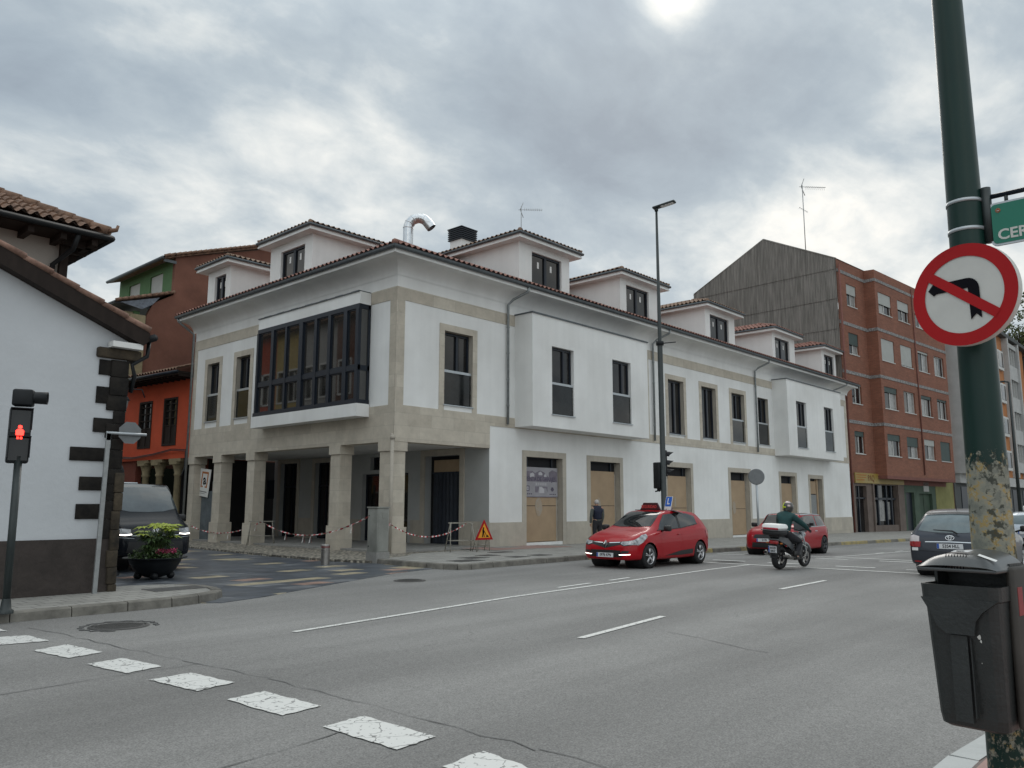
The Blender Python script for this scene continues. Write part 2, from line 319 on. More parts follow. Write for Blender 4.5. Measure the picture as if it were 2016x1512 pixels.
def streetmat():
    m = bpy.data.materials.new('dark_slate_paving'); m.use_nodes = True; n = m.node_tree.nodes; l = m.node_tree.links; b = n['Principled BSDF']; b.inputs['Roughness'].default_value = .42
    t = n.new('ShaderNodeTexCoord')
    def cell(sx, sy, ang, off):
        mp = n.new('ShaderNodeMapping'); mp.inputs['Scale'].default_value = (1/sx, 1/sy, 1); mp.inputs['Location'].default_value = (off, off*.7, 0); mp.inputs['Rotation'].default_value = (0, 0, ang); l.new(t.outputs['Object'], mp.inputs[0])
        fl = n.new('ShaderNodeVectorMath'); fl.operation = 'FLOOR'; l.new(mp.outputs[0], fl.inputs[0]); sx_ = n.new('ShaderNodeSeparateXYZ'); l.new(fl.outputs[0], sx_.inputs[0]); cx_ = n.new('ShaderNodeCombineXYZ'); l.new(sx_.outputs[0], cx_.inputs[0]); l.new(sx_.outputs[1], cx_.inputs[1])
        w = n.new('ShaderNodeTexWhiteNoise'); w.noise_dimensions = '2D'; l.new(cx_.outputs[0], w.inputs['Vector']); return w
    w = cell(.78, .42, R(-8), 3.3); w2 = cell(.4, .27, R(-8), 1.1)
    r = n.new('ShaderNodeValToRGB'); r.color_ramp.interpolation = 'CONSTANT'; l.new(w.outputs['Value'], r.inputs[0]); e = r.color_ramp.elements; e[0].color = (.060, .070, .086, 1); e[1].position = .80; e[1].color = (.36, .31, .21, 1)
    x = e.new(.40); x.color = (.082, .092, .106, 1); x = e.new(.89); x.color = (.30, .19, .15, 1); x = e.new(.93); x.color = (.14, .15, .165, 1)
    mr = n.new('ShaderNodeMapRange'); mr.inputs[3].default_value = .8; mr.inputs[4].default_value = 1.15; l.new(w2.outputs['Value'], mr.inputs[0])
    q = n.new('ShaderNodeTexNoise'); q.inputs['Scale'].default_value = 3; q.inputs['Detail'].default_value = 7; l.new(t.outputs['Object'], q.inputs[0]); mq = n.new('ShaderNodeMapRange'); mq.inputs[1].default_value = .3; mq.inputs[2].default_value = .7; mq.inputs[3].default_value = .75; mq.inputs[4].default_value = 1.3; l.new(q.outputs[0], mq.inputs[0])
    mm = n.new('ShaderNodeMath'); mm.operation = 'MULTIPLY'; l.new(mr.outputs[0], mm.inputs[0]); l.new(mq.outputs[0], mm.inputs[1])
    sc = n.new('ShaderNodeVectorMath'); sc.operation = 'SCALE'; l.new(r.outputs[0], sc.inputs[0]); l.new(mm.outputs[0], sc.inputs['Scale']); l.new(sc.outputs[0], b.inputs['Base Color']); return m
M['slate'] = streetmat()
def cobblemat():
    m = bpy.data.materials.new('cobbles'); m.use_nodes = True; n = m.node_tree.nodes; l = m.node_tree.links; b = n['Principled BSDF']; b.inputs['Roughness'].default_value = .85
    t = n.new('ShaderNodeTexCoord'); v = n.new('ShaderNodeTexVoronoi'); v.inputs['Scale'].default_value = 9; l.new(t.outputs['Object'], v.inputs['Vector'])
    r = n.new('ShaderNodeValToRGB'); l.new(v.outputs['Distance'], r.inputs[0]); r.color_ramp.elements[0].position = .25; r.color_ramp.elements[0].color = (.50, .455, .37, 1); r.color_ramp.elements[1].position = .6; r.color_ramp.elements[1].color = (.13, .12, .10, 1)
    hs = n.new('ShaderNodeMix'); hs.data_type = 'RGBA'; hs.blend_type = 'MULTIPLY'; hs.inputs[0].default_value = .35; l.new(r.outputs[0], hs.inputs[6]); bw = n.new('ShaderNodeRGBToBW'); l.new(v.outputs['Color'], bw.inputs[0]); l.new(bw.outputs[0], hs.inputs[7]); l.new(hs.outputs[2], b.inputs['Base Color'])
    bn = n.new('ShaderNodeBump'); bn.invert = True; bn.inputs['Strength'].default_value = 1; bn.inputs['Distance'].default_value = .04; l.new(v.outputs['Distance'], bn.inputs['Height']); l.new(bn.outputs[0], b.inputs['Normal']); return m
M['cobble'] = cobblemat()
def paintmat(name, c, wear):
    m = bpy.data.materials.new(name); m.use_nodes = True; n = m.node_tree.nodes; l = m.node_tree.links; b = n['Principled BSDF']; b.inputs['Roughness'].default_value = .75
    t = n.new('ShaderNodeTexCoord'); q = n.new('ShaderNodeTexNoise'); q.inputs['Scale'].default_value = 22; q.inputs['Detail'].default_value = 5; l.new(t.outputs['Object'], q.inputs[0])
    wn = n.new('ShaderNodeTexNoise'); wn.inputs['Scale'].default_value = 4; wn.inputs['Detail'].default_value = 4; l.new(t.outputs['Object'], wn.inputs[0])
    va = n.new('ShaderNodeVectorMath'); va.operation = 'MULTIPLY_ADD'; l.new(wn.outputs['Color'], va.inputs[0]); va.inputs[1].default_value = (.35, .35, 0); l.new(t.outputs['Object'], va.inputs[2])
    v = n.new('ShaderNodeTexVoronoi'); v.feature = 'DISTANCE_TO_EDGE'; v.inputs['Scale'].default_value = 3.6; l.new(va.outputs[0], v.inputs['Vector'])
    a = n.new('ShaderNodeMapRange'); a.inputs[1].default_value = .012*wear; a.inputs[2].default_value = .03*wear; l.new(v.outputs['Distance'], a.inputs[0])
    c_ = n.new('ShaderNodeMapRange'); c_.inputs[1].default_value = .33; c_.inputs[2].default_value = .40; l.new(q.outputs[0], c_.inputs[0])
    d = n.new('ShaderNodeMath'); d.operation = 'MULTIPLY'; l.new(a.outputs[0], d.inputs[0]); l.new(c_.outputs[0], d.inputs[1])
    mx = n.new('ShaderNodeMix'); mx.data_type = 'RGBA'; l.new(d.outputs[0], mx.inputs[0]); mx.inputs[6].default_value = (.17, .17, .165, 1); mx.inputs[7].default_value = (*c, 1); l.new(mx.outputs[2], b.inputs['Base Color']); return m
M['mark'] = paintmat('road_paint', (.62, .62, .59), .35); M['markworn'] = paintmat('worn_crossing_paint', (.60, .60, .575), .6)
M['tar'] = mat('tar_seam', (.12, .12, .118), .8, .3, 9)

def strip(mb, xs, y0, y1, z, mi=0):       # a sheet that follows the fall of the street
    for a, b in zip(xs[:-1], xs[1:]): mb.add([(a, y0, z+gz(a)), (b, y0, z+gz(b)), (b, y1, z+gz(b)), (a, y1, z+gz(a))], [(0, 1, 2, 3)], mi)
XS = [-400, -150, -60, -30, -20, -14, -8, -3, 0, 3]+list(range(6, 66, 4))+[90, 150, 400, 900]
b = MB(); strip(b, XS, -700, 900, -.03); tag(b.build('ground', 'ground'), kind='structure')
b = MB(); strip(b, [x for x in XS if -151 < x < 401], -40, -2.5, -.004); tag(b.build('road', 'asphalt'), kind='structure')
# side street paving (dark slate tiles with yellow and red ones)
E_ = [(-11.6, -6.2), (-9.9, -7.72), (-8.94, -7.44), (-7.71, -6.83), (-5.87, -5.98), (-4.08, -5.17), (-2.66, -4.86), (-2.4, -4.7), (-2.4, -1.9), (-2.9, -.4), (-2.85, 2.5), (-2.2, 9.3), (-2.0, 60), (-11.6, 60)]
b = MB(); b.slab(E_, -.02, .006); tag(b.build('side_street', 'slate'), kind='structure')
b = MB(); b.slab([(-2.4, -2.4), (-1.3, -2.1), (-.2, -1.2), (4.3, -.85), (4.45, 0), (4.45, 60), (-2.0, 60), (-2.2, 9.3), (-2.85, 2.5), (-2.92, -.4), (-2.65, -1.9)], -.02, .075)
tag(b.build('cobbled_pavement', 'cobble'), kind='structure')
b = MB(); b.box(.1, 4.44, .15, 60, .02, .135); tag(b.build('arcade_floor', 'concrete'), kind='structure')
# far pavement of the main street, with its kerb
def pavement(name, edge, back, h, m, kerb_ms, kw=.16):
    """edge: kerb line points, back: matching rear points"""
    b = MB(); n = len(edge)
    ins = [Vector(p)+(Vector(q)-Vector(p)).normalized()*(kw-.05) for p, q in zip(edge, back)]
    vs = [(x, y, h+gz(x)) for x, y in ins]+[(x, y, h+gz(x)) for x, y in back]
    b.add(vs, [(i, i+1, n+i+1, n+i) for i in range(n-1)]); tag(b.build(name, m), kind='structure')
    k = MB(); rnd = random.Random(3)
    for i in range(n-1):
        p, q = Vector(edge[i]), Vector(edge[i+1]); Ls = (q-p).length; m_ = max(1, int(Ls/.95+.5)); d = (q-p)/Ls; nn = Vector((d.y, -d.x))
        for j in range(m_):
            a = p+d*(Ls*j/m_+.008); c = p+d*(Ls*(j+1)/m_-.008); w = rnd.uniform(-.008, .008); dz = rnd.uniform(-.006, .006)
            f0, f1 = a+nn*(.03+w), c+nn*(.03+w); g0, g1 = a-nn*kw, c-nn*kw
            za, zc = gz(a.x), gz(c.x); H = h+.006+dz
            k.add([(*f0, za-.05), (*f1, zc-.05), (*(f1-nn*.02), zc+H-.02), (*(f0-nn*.02), za+H-.02), (*(f1-nn*.04), zc+H), (*(f0-nn*.04), za+H), (*g1, zc+H), (*g0, za+H), (*g1, zc-.05), (*g0, za-.05)],
                  [(0, 1, 2, 3), (3, 2, 4, 5), (5, 4, 6, 7), (1, 8, 6, 4, 2), (0, 3, 5, 7, 9)], 1 if (kerb_ms[1] and rnd.random() < (.75 if a.x > .5 else 0)) else 0)
    tag(k.build('kerb', [kerb_ms[0], kerb_ms[1] or kerb_ms[0]]), kind='structure')
edge = [(-2.45, -2.4), (-2.56, -3.6), (-2.6, -4.6), (-2.55, -5.2), (-2.42, -5.55), (-2.1, -5.72), (-1.25, -5.66), (0, -5.62), (3, -5.55)]+[(x, -5.55-.045*(x-3)) for x in range(7, 80, 4)]+[(100, -9.9), (160, -14)]
back = [(-1.9, -2.2), (-1.6, -2.1), (-1.4, -2.1), (-1.2, -2.0), (-1.0, -1.9), (-.7, -1.7), (-.2, -1.2), (1.5, -1.02), (4.2, -.85)]+[(x, .3) for x in range(7, 80, 4)]+[(100, .3), (160, -2)]
back[8] = (4.2, -.85)
pavement('pavement', edge, back, .13, 'pave', ('kerbm', 'kerby'))
b = MB(); b.add([(4.2, -.85, .131), (7, -.85-.2, .13+gz(7)), (7, .3, .13+gz(7)), (4.2, .3, .131)], [(0, 1, 2, 3)]); tag(b.build('pavement', 'pave'), kind='structure')
b = MB(); strip(b, [3.0, 5, 7.2], -1.75, -.02, .136); tag(b.build('red_paving', 'pavered'), kind='structure')
# left pavement round the white house
edge = [(-34, -7.68), (-13, -7.68), (-11.4, -7.66), (-10.7, -7.62), (-10.2, -7.5), (-9.8, -7.28), (-9.5, -6.95), (-9.36, -6.5), (-9.3, -5.9), (-9.5, -5.4)]
back = [(-34, -5.0), (-13, -5.0), (-11.4, -5.0), (-11.1, -5.0), (-10.9, -5.0), (-10.7, -5.0), (-10.6, -5.0), (-10.5, -5.0), (-10.4, -5.0), (-10.3, -5.0)]
pavement('pavement', edge, back, .13, 'pave', ('kerbm', None))
b = MB(); b.slab([(-12, -5.2), (-9.6, -5.2), (-9.9, -4.3), (-12, -4.3)], 0, .05); tag(b.build('pavement_ramp', 'pave'), kind='structure')
# near pavement under the camera
edge = [(60, -19.9), (10, -19.5), (-6, -19.25), (-9, -19.16), (-10.3, -19.09), (-11.3, -19.02), (-13.2, -19.03), (-20, -19.1), (-60, -19.2)]
back = [(60, -26), (10, -26), (-6, -26), (-9, -26), (-10.3, -26), (-11.3, -26), (-13.2, -26), (-20, -26), (-60, -26)]
pavement('near_pavement', edge, back, .13, 'pavered', ('kerbl', None), .17)
# ---- markings
b = MB(); Z = .004
def quad(pts, mi=0, z=Z): b.add([(p[0], p[1], z+gz(p[0])) for p in pts], [(0, 1, 2, 3)], mi)
def line(p, q, w, z=Z, mi=0, n=None):
    p, q = Vector(p), Vector(q); d = (q-p).normalized(); m = Vector((-d.y, d.x))*w/2; n = n or max(1, int((q-p).length/4))
    for i in range(n):
        a, c = p.lerp(q, i/n), p.lerp(q, (i+1)/n); quad([a-m, c-m, c+m, a+m], mi, z)
rq = random.Random(9)
def ragged(P4):          # a painted square with worn, uneven edges
    pts = []
    for a, c in zip(P4, P4[1:]+P4[:1]):
        a, c = Vector(a), Vector(c); nn = Vector((-(c-a).y, (c-a).x)).normalized()
        for k in range(9): pts.append(a.lerp(c, k/9)+nn*rq.uniform(-.012, .012))
    b.add([(p.x, p.y, Z+gz(p.x)) for p in pts], [tuple(range(len(pts)))], 1)
for P4 in (((0, 1270), (97, 1262), (52, 1251), (-40, 1257)), ((66, 1281), (135, 1296), (202, 1284), (132, 1269)), ((170, 1308), (248, 1326), (320, 1312), (240, 1296)), ((293, 1339), (387, 1361), (461, 1344), (375, 1325)), ((446, 1378), (555, 1409), (632, 1390), (520, 1361)), ((634, 1431), (783, 1477), (856, 1451), (715, 1410)), ((873, 1509), (1000, 1562), (1090, 1530), (950, 1479)), ((-70, 1245), (15, 1243), (-20, 1233), (-100, 1236))):
    ragged([at_z(u, v)[:2] for u, v in P4])
line((-10.82, -11.3), (-6.06, -10.66), .1); line((-6.06, -10.66), (-2.4, -10.42), .1); line((-2.4, -10.42), (2.3, -10.12), .1); line((2.3, -10.12), (4.5, -10.02), .1)
line((-8.72, -14.28), (-6.33, -13.96), .1); line((-1.42, -13.55), (1.0, -13.47), .1); line((9, -13.3), (11.5, -13.25), .1); line((19, -13.2), (21.5, -13.2), .1)
line((-4.15, -10.21), (-2.97, -10.11), .1); line((-2.2, -10.05), (-1.3, -9.96), .1)
line((4.5, -5.9), (4.55, -18.8), .2); line((10.2, -6.2), (10.34, -18.8), .2)
for yc in (-7.0, -8.7, -10.45, -12.4, -14.2, -16.2, -18):
    line((5.75, yc+.5), (5.85, yc-.5), .22); line((9.2, yc+.5), (9.25, yc-.5), .22)
for a, c in (((10.4, -10.1), (17, -10.5)), ((17, -10.5), (40, -10.9)), ((11, -13.0), (11.2, -13.0))): line(a, c, .1)
for k in range(6): line((14+k*2.2, -10.2), (14.9+k*2.2, -10.2), .1)
tag(b.build('road_markings', ['mark', 'markworn']), kind='structure')
b = MB()
rnd = random.Random(5)
def seam(p, q, w=.03):
    p, q = Vector(p), Vector(q); n = int((q-p).length/.25); d = (q-p).normalized(); m = Vector((-d.y, d.x)); pts = [p.lerp(q, i/n)+m*rnd.uniform(-.035, .035) for i in range(n+1)]
    ws = [w*rnd.uniform(.2, 1.2) for _ in pts]
    for i in range(n): quad([pts[i]-m*ws[i]/2, pts[i+1]-m*ws[i+1]/2, pts[i+1]+m*ws[i+1]/2, pts[i]+m*ws[i]/2], 0, .002)
for (u0, v0), (u1, v1) in (((0, 1368), (395, 1305)), ((60, 1235), (360, 1300)), ((530, 1335), (1060, 1475)), ((360, 1300), (530, 1335)), ((1060, 1475), (1200, 1512)), ((430, 1512), (700, 1430)), ((1300, 1240), (1510, 1285))):
    seam(at_z(u0, v0)[:2], at_z(u1, v1)[:2], .013)
tag(b.build('tar_seams', 'tar'), kind='structure')
# ------------------------------------------------------------------ the white corner building
WB = thing('corner_building', 'long white two-storey corner building with stone arcade, tiled roof and dormers', 'building')
SWH = Matrix(); L1 = 40.3; L2 = 14.13
# (x0, x1, z0, z1) of openings
first_S = [(2.16, 3.55, 5.08, 7.7), (16.9, 18.35, 5.03, 7.7), (20.13, 21.62, 5.02, 7.7), (23.38, 24.87, 5.03, 7.7)]
plain_S = [(26.57, 27.93, 5.06, 7.76), (13.92, 14.5, 5.03, 7.73)]
ground_S = [(6.5, 8.7, .2, 3.46), (10.57, 12.72, .2, 3.45), (16.6, 18.8, .1, 3.44), (22.94, 25.08, .05, 3.38), (29.16, 31.2, 0, 3.36), (33.4, 35.3, 0, 3.3)]
first_W = [(-12.86, -11.82, 5.16, 7.69), (-10.37, -9.28, 5.14, 7.71)]
mb = MB()
mb.holed(4.47, L1, -.5, 9.3, first_S[1:]+plain_S+ground_S, 0, .3, rmi=1); mb.holed(0, 4.47, 3.67, 9.3, first_S[:1], 0, .3, rmi=1)
mb.holed(-L2, 0, 3.67, 9.3, first_W, 0, .3, rmi=1, T=RW)
mb.box(0, L1, .0, .02, 9.3, 9.5)       # top of the wall under the eave
mb.add([(L1, 0, -.5), (L1, 14, -.5), (L1, 14, 10), (L1, 0, 10)], [(0, 1, 2, 3)]); mb.add([(0, L2, -.5+4.17), (L1, L2, 3.67), (L1, L2, 10), (0, L2, 10)], [(3, 2, 1, 0)])
mb.add([(4.47, L2, -.1), (L1, L2, -.1), (L1, L2, 3.67), (4.47, L2, 3.67)], [(3, 2, 1, 0)])
wall = mb.build('wall', ['white', 'stonetrim'], WB)
# arcade: back wall, ceiling, side
mb = MB(); TA = T3(4.47, 0) @ RW
doorsA = [(-3.5, -1.52, .13, 3.5), (-7.5, -4.51, .13, 2.9), (-6.99, -5.7, 3.06, 3.6), (-11.0, -9.85, .13, 3.5), (-13.88, -12.44, .13, 3.55)]
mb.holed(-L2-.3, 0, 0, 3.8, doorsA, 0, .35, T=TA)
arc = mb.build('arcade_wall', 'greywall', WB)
mb = MB(); mb.box(.02, 4.46, .02, L2-.02, 3.75, 3.85); mb.box(.45, .5, .55, L2, 3.672, 3.749); mb.build('arcade_ceiling', 'white', WB)
# stone trim
mb = MB(); P = .022
def wring(o, w, T=None, zb=None): mb.ring(o[0], o[1], zb if zb is not None else o[2], o[3], w, -P, .01, 0, T, wb=0, wt=w)
mb.box(-P, 4.47, -P, .01, 3.67, 4.88); mb.box(4.47, L1, -P, .01, 4.5, 4.88)
mb.box(-P, L1, -P, .01, 8.44, 8.87)
mb.box(-P, .33, -P, .01, 4.88, 8.44); mb.box(L1-.35, L1, -P, .01, 4.88, 8.44); mb.box(14.75, 15.2, -P, .01, 4.88, 8.44)
for o in first_S: wring(o, .235, zb=4.88)
mb.box(-L2, 0, -P, .01, 3.67, 4.88, T=RW); mb.box(-L2, 0, -P, .01, 8.44, 8.87, T=RW); mb.box(-.33, 0, -P, .01, 4.88, 8.44, T=RW); mb.box(-L2, -L2+.28, -P, .01, 4.88, 8.44, T=RW)
for o in first_W: wring(o, .235, RW, 4.88)
mb.box(.05, 4.47, .35, .4, 3.67, 4.2); mb.box(.35, .4, .35, L2, 3.67, 4.2); mb.add([(0, 0, 3.67), (4.47, 0, 3.67), (4.47, .36, 3.67), (0, .36, 3.67)], [(3, 2, 1, 0)]); mb.add([(0, 0, 3.672), (.36, 0, 3.672), (.36, L2, 3.672), (0, L2, 3.672)], [(3, 2, 1, 0)])
mb.build('stone_band', 'stone', WB)
mb = MB()
for o in ground_S: wring(o, .235, zb=-.4)
ed = [4.47]+[c for o in ground_S for c in (o[0]-.235, o[1]+.235)]+[L1]
for i in range(0, len(ed), 2): mb.box(ed[i], ed[i+1], -P-.01, .01, -.5, 1.0-.004*ed[i]); 
mb.box(4.44, 4.475, -P-.01, .6, 0, 1.02)
for o in doorsA[:1]: mb.ring(o[0], o[1], o[2], o[3], .24, -.05, .01, 0, TA, wb=0)
for o in doorsA[3:]: mb.ring(o[0], o[1], o[2], o[3], .2, -.05, .01, 0, TA, wb=0)
mb.box(-4.3, -3.76, -.04, .01, 0, 1.02, T=TA); mb.box(-1.27, 0, -.04, .01, 0, 1.02, T=TA); mb.box(-9.6, -7.52, -.04, .01, 0, 1.02, T=TA); mb.box(-12.2, -11.22, -.04, .01, 0, 1.02, T=TA)
mb.build('stone_plinth', 'stonetrim', WB)
# pillars
for y0, y1 in ((.04, .74), (2.94, 3.5), (8.62, 9.17), (11.26, 11.87), (13.62, 14.1)):
    mb = MB(); mb.box(.02, .52, y0, y1, .9, 3.36); mb.box(-.03, .57, y0-.05, y1+.05, 3.36, 3.67); mb.box(-.04, .58, y0-.06, y1+.06, 0, .9)
    mb.build('pillar', 'stone', WB)
# windows of the wall
def window(name, o, T, parent, depth=.2, mull=(.55,), rail=True, bar=None, leaf=.07):
    a, b_, c, d = o; m = MB(T)
    m.ring(a+.03+leaf, b_-.03-leaf, c+.03+leaf, d-.03-leaf, leaf, depth-.03, depth+.05)
    for q in mull: x = a+(b_-a)*q; m.box(x-.05, x+.05, depth-.045, depth+.045, c+.1, d-.1)
    for q in (bar or ()): z = c+(d-c)*q; m.box(a+.1, b_-.1, depth-.04, depth+.04, z-.035, z+.035)
    w = m.build(name, 'frame', parent); g = MB(T)
    g.add([(a, depth+.02, c), (b_, depth+.02, c), (b_, depth+.02, d), (a, depth+.02, d)], [(0, 1, 2, 3)]); g.build('pane', 'glass', w)
    if rail:
        g = MB(T); zr = c+(d-c)*.44; g.box(a+.005, b_-.005, .06, .075, c+.04, zr, 0); g.box(a+.002, b_-.002, .045, .09, zr, zr+.09, 1); g.build('railing', ['rail', 'alu'], w)
    s = MB(T); s.box(a-.04, b_+.04, -.05, depth-.05, c-.035, c+.004); s.build('sill', 'alu', w)
    return w
for i, o in enumerate(first_S): window('window', o, Matrix(), WB, rail=(i in (0, 3)))
for o in plain_S: window('window', o, Matrix(), WB)
for o in first_W: window('window', o, RW, WB, mull=(.5,), bar=(.38,))
# boarded openings on the ground floor
for i, o in enumerate(ground_S):
    a, b_, c, d = o; m = MB(); m.box(a+.01, b_-.01, .285, .30, c, d, 0); w = m.build('shop_opening', 'dark', WB)
    m = MB(); top = (3.07, 3.06, 3.02, 2.95, 2.92, 3.2)[i]; x0 = a+.02; x1 = b_-(.18, .16, .14, .14, .14, .55)[i]
    if i < 5:
        m.box(x0, x1, .19, .21, c+.02, top); m.box(x0+.02, x1-.02, .184, .189, c+1.38, c+1.40, 1); m.build('chipboard', ['board', 'dark'], w)
        m = MB(); m.box(x1, b_-.02, .24, .27, c, d-.5); m.build('jamb', 'stonetrim', w)
    else:
        m.box(x0, x1, .19, .21, 2.35, 3.15); m.build('chipboard', 'board', w)
        m = MB()
        for k in range(9): m.box(x0+k*(x1-x0)/9, x0+(k+.7)*(x1-x0)/9, .17, .20, c+.05, 2.3)
        m.box(x0, x1, .20, .21, c+.05, 2.3); m.build('metal_sheet_gate', 'steel', w)
        m = MB(); m.box(x1+.05, x1+.25, .15, .28, c, d); m.build('jamb', 'board', w)
    m = MB(); m.box(a, b_, .18, .27, d-.03, d, 0)
    for q in (.12, .8): m.box(a+(b_-a)*q, a+(b_-a)*q+.06, .2, .27, top-.02, d-.03, 0)
    m.build('batten', 'frame', w)
M['paper'] = mat('torn_paper', (.50, .46, .40), .9, .3, 14, c2=(.36, .27, .18))
for (x, z, w_, h_) in ((7.45, 1.55, .42, .72), (11.4, 1.55, .3, .8), (23.6, 1.5, .36, .7), (17.6, 1.75, .2, .5)):
    m = MB(); rr = random.Random(int(x*10)); pts = [(x+math.cos(q)*w_/2*(1+rr.uniform(-.15, .25)), z+math.sin(q)*h_/2*(1+rr.uniform(-.1, .2))) for q in [R(k*30+10) for k in range(12)]]
    pts = [(min(max(px, x-w_/2), x+w_/2), min(max(pz, z-h_/2), z+h_/2)) for px, pz in pts]
    m.prism(pts, .180, .184); m.build('paper_notice', 'paper', WB)
# arcade doors
def adoor(o, kind):
    a, b_, c, d = o; m = MB(TA); m.box(a, b_, .33, .345, c, d); w = m.build('arcade_door', 'dark', WB)
    if kind == 'curtain':
        m = MB(TA); n = 46; vs = []; fs = []
        for k in range(n+1):
            x = a+.25+(b_-a-.3)*k/n; y = .22+.035*math.sin(k*1.1)+.02*math.sin(k*2.7); vs += [(x, y, c+.02), (x, y+.01, 2.82)]
        for k in range(n): fs.append((2*k, 2*k+2, 2*k+3, 2*k+1))
        m.add(vs, fs, 0, True); m.box(a+.2, b_-.02, .18, .28, 2.82, 2.88, 0); m.build('hanging_sheet', 'curtain', w)
        m = MB(TA); m.box(a+.25, b_-.03, .24, .26, 2.88, 3.35); m.build('chipboard', 'board', w)
    else:
        m = MB(TA); m.ring(a+.08, b_-.08, c+.08, d-.08, .08, .2, .27); m.box((a+b_)/2-.03, (a+b_)/2+.03, .2, .26, c, d)
        if kind == 'glass': m.box(a, b_, .2, .26, c+2.3, c+2.37)
        m.build('door_frame', 'frame', w); m = MB(TA); m.add([(a, .25, c), (b_, .25, c), (b_, .25, d), (a, .25, d)], [(0, 1, 2, 3)]); m.build('pane', 'glass', w)
for o, k in zip(doorsA, ('curtain', 'dark', 'dark', 'glass', 'glass')): adoor(o, k)
m = MB(TA); m.box(-15.0, -14.4, -.03, 0, 1.9, 2.8); m.build('dark_plaque', 'frame', WB)
# south bays
def bay(x0, x1, zb, zt, wins, p):
    m = MB(); TB = T3(0, -p); m.holed(x0, x1, zb, zt, wins, 0, .22, T=TB)
    m.add([(x0, -p, zb), (x1, -p, zb), (x1, 0, zb), (x0, 0, zb), (x0, -p, zt), (x1, -p, zt), (x1, 0, zt), (x0, 0, zt)], [(3, 2, 1, 0), (0, 4, 7, 3), (1, 2, 6, 5)][0:3])
    w = m.build('bay', 'white', WB)
    m = MB(); m.box(x0-.04, x1+.04, -p-.05, -.03, zt, zt+.05); m.build('bay_capping', 'zinc2', w)
    for o in wins:
        window('window', o, TB, w, depth=.16, mull=(.62,))
bay(5.83, 13.72, 4.54, 8.86, [(6.98, 8.35, 5.07, 7.73), (11.0, 12.38, 5.07, 7.75)], .92)
bay(28.5, 36.85, 4.5, 8.96, [(29.72, 31.2, 5.01, 7.78), (33.95, 35.45, 5.01, 7.8)], .92)
# glazed gallery on the side street
ys = [(7.78, 6.9), (6.72, 5.93), (5.81, 4.95), (4.72, 4.01), (3.85, 3.17), (3.0, 2.25), (2.04, 1.52)]
m = MB(RW); g0, g1 = -7.9, -1.37; pz = .5
m.box(g0, g1, -pz, -.03, 8.42, 8.84); gal = m.build('glazed_gallery', 'white', WB); m = MB(RW); m.box(g0-.15, g1+.04, -pz-.06, -.03, 4.55, 4.98); m.build('gallery_base', 'white', gal)
m = MB(RW)
for k in range(14): xa = g0+(g1-g0)*k/14; m.box(xa, xa+(g1-g0)/14-.02, -pz-.05, -.03, 8.84, 8.87+.012*(k % 2))
m.build('gallery_roof', 'zinc2', gal)
m = MB(RW); fr = lambda a, b_, c, d, y0=-pz-.02, y1=-pz+.08: m.box(a, b_, y0, y1, c, d)
fr(g0, g1, 8.26, 8.42); fr(g0-.05, g1+.02, 4.98, 5.12, -pz-.06, -.03); fr(g0, g1, 6.12, 6.30)
edges = [g0]+[v for a, b_ in ys for v in (-a, -b_)]+[g1]
for i in range(0, len(edges), 2):
    wd = .03 if i in (0, 6, 14) else .008; fr(edges[i], edges[i+1], 5.12, 8.26, -pz-.02-wd, -pz+.08)
for xx in (g0, g1-.001): 
    m.box(xx-.0, xx+(.07 if xx < -5 else -.07), -pz+.08, -.03, 8.26, 8.42); m.box(xx, xx+(.07 if xx < -5 else -.07), -pz+.08, -.03, 6.12, 6.3); m.box(xx, xx+(.07 if xx < -5 else -.07), -.12, -.03, 5.12, 8.42)
m.build('gallery_frame', 'frame', gal)
for a, b_ in ys:
    for c, d in ((5.12, 6.12), (6.3, 8.26)):
        m = MB(RW); m.ring(-a+.04, -b_-.04, c+.04, d-.04, .04, -pz+.02, -pz+.06, 1); m.add([(-a, -pz+.05, c), (-b_, -pz+.05, c), (-b_, -pz+.05, d), (-a, -pz+.05, d)], [(0, 1, 2, 3)]); m.build('pane', ['glassg', 'frame'], gal)
for xx in (g1-.03, g0+.03): m = MB(RW); m.add([(xx, -pz+.1, 5.12), (xx, -.1, 5.12), (xx, -.1, 8.26), (xx, -pz+.1, 8.26)], [(0, 1, 2, 3)]); m.build('pane', 'glassg', gal)
# coved eave, gutter, roof
path = [((0, L2+.25), (-1, 0)), ((0, 0), (-1, -1)), ((L1+.35, 0), (0, -1))]
cove = [(-.02, 9.2), (.015, 9.27)]+[(.015+.50*(1-math.cos(R(q))), 9.28+.43*math.sin(R(q))) for q in range(10, 91, 10)]+[(.8, 9.71), (.8, 9.86), (-.02, 9.9)]
m = MB(); cv = cove[1:-3]
for pa, pb, da, db in (((0, L2+.25), (0, 0), (-1, 0), (-1, -1)), ((0, 0), (L1+.35, 0), (-1, -1), (0, -1))):
    n_ = len(cv); m.add([(p[0]+d[0]*o_, p[1]+d[1]*o_, z) for p, d in ((pa, da), (pb, db)) for o_, z in cv], [(k, k+1, n_+k+1, n_+k) for k in range(n_-1)], 0, True)
sweep(m, [cv[-1], (.8, 9.71), (.8, 9.86), (-.02, 9.9), (-.02, 9.75)], path, 0, False)
for p in (path[0], path[2]): m.add([(p[0][0]+p[1][0]*o_, p[0][1]+p[1][1]*o_, z) for o_, z in cove], [tuple(range(len(cove)))], 0)
m.build('eave', 'white', WB)
gut = [(.80, 9.93)]+[(.87+.075*math.cos(R(q)), 9.90+.085*math.sin(R(q))) for q in range(180, 361, 20)]+[(.955, 9.93), (.935, 9.93), (.935, 9.90), (.81, 9.9)]
m = sweep(MB(), gut, path); m.build('gutter', 'zinc2', WB)
EZ = 9.93; sl = .43; eo = .86; rise = 7.0
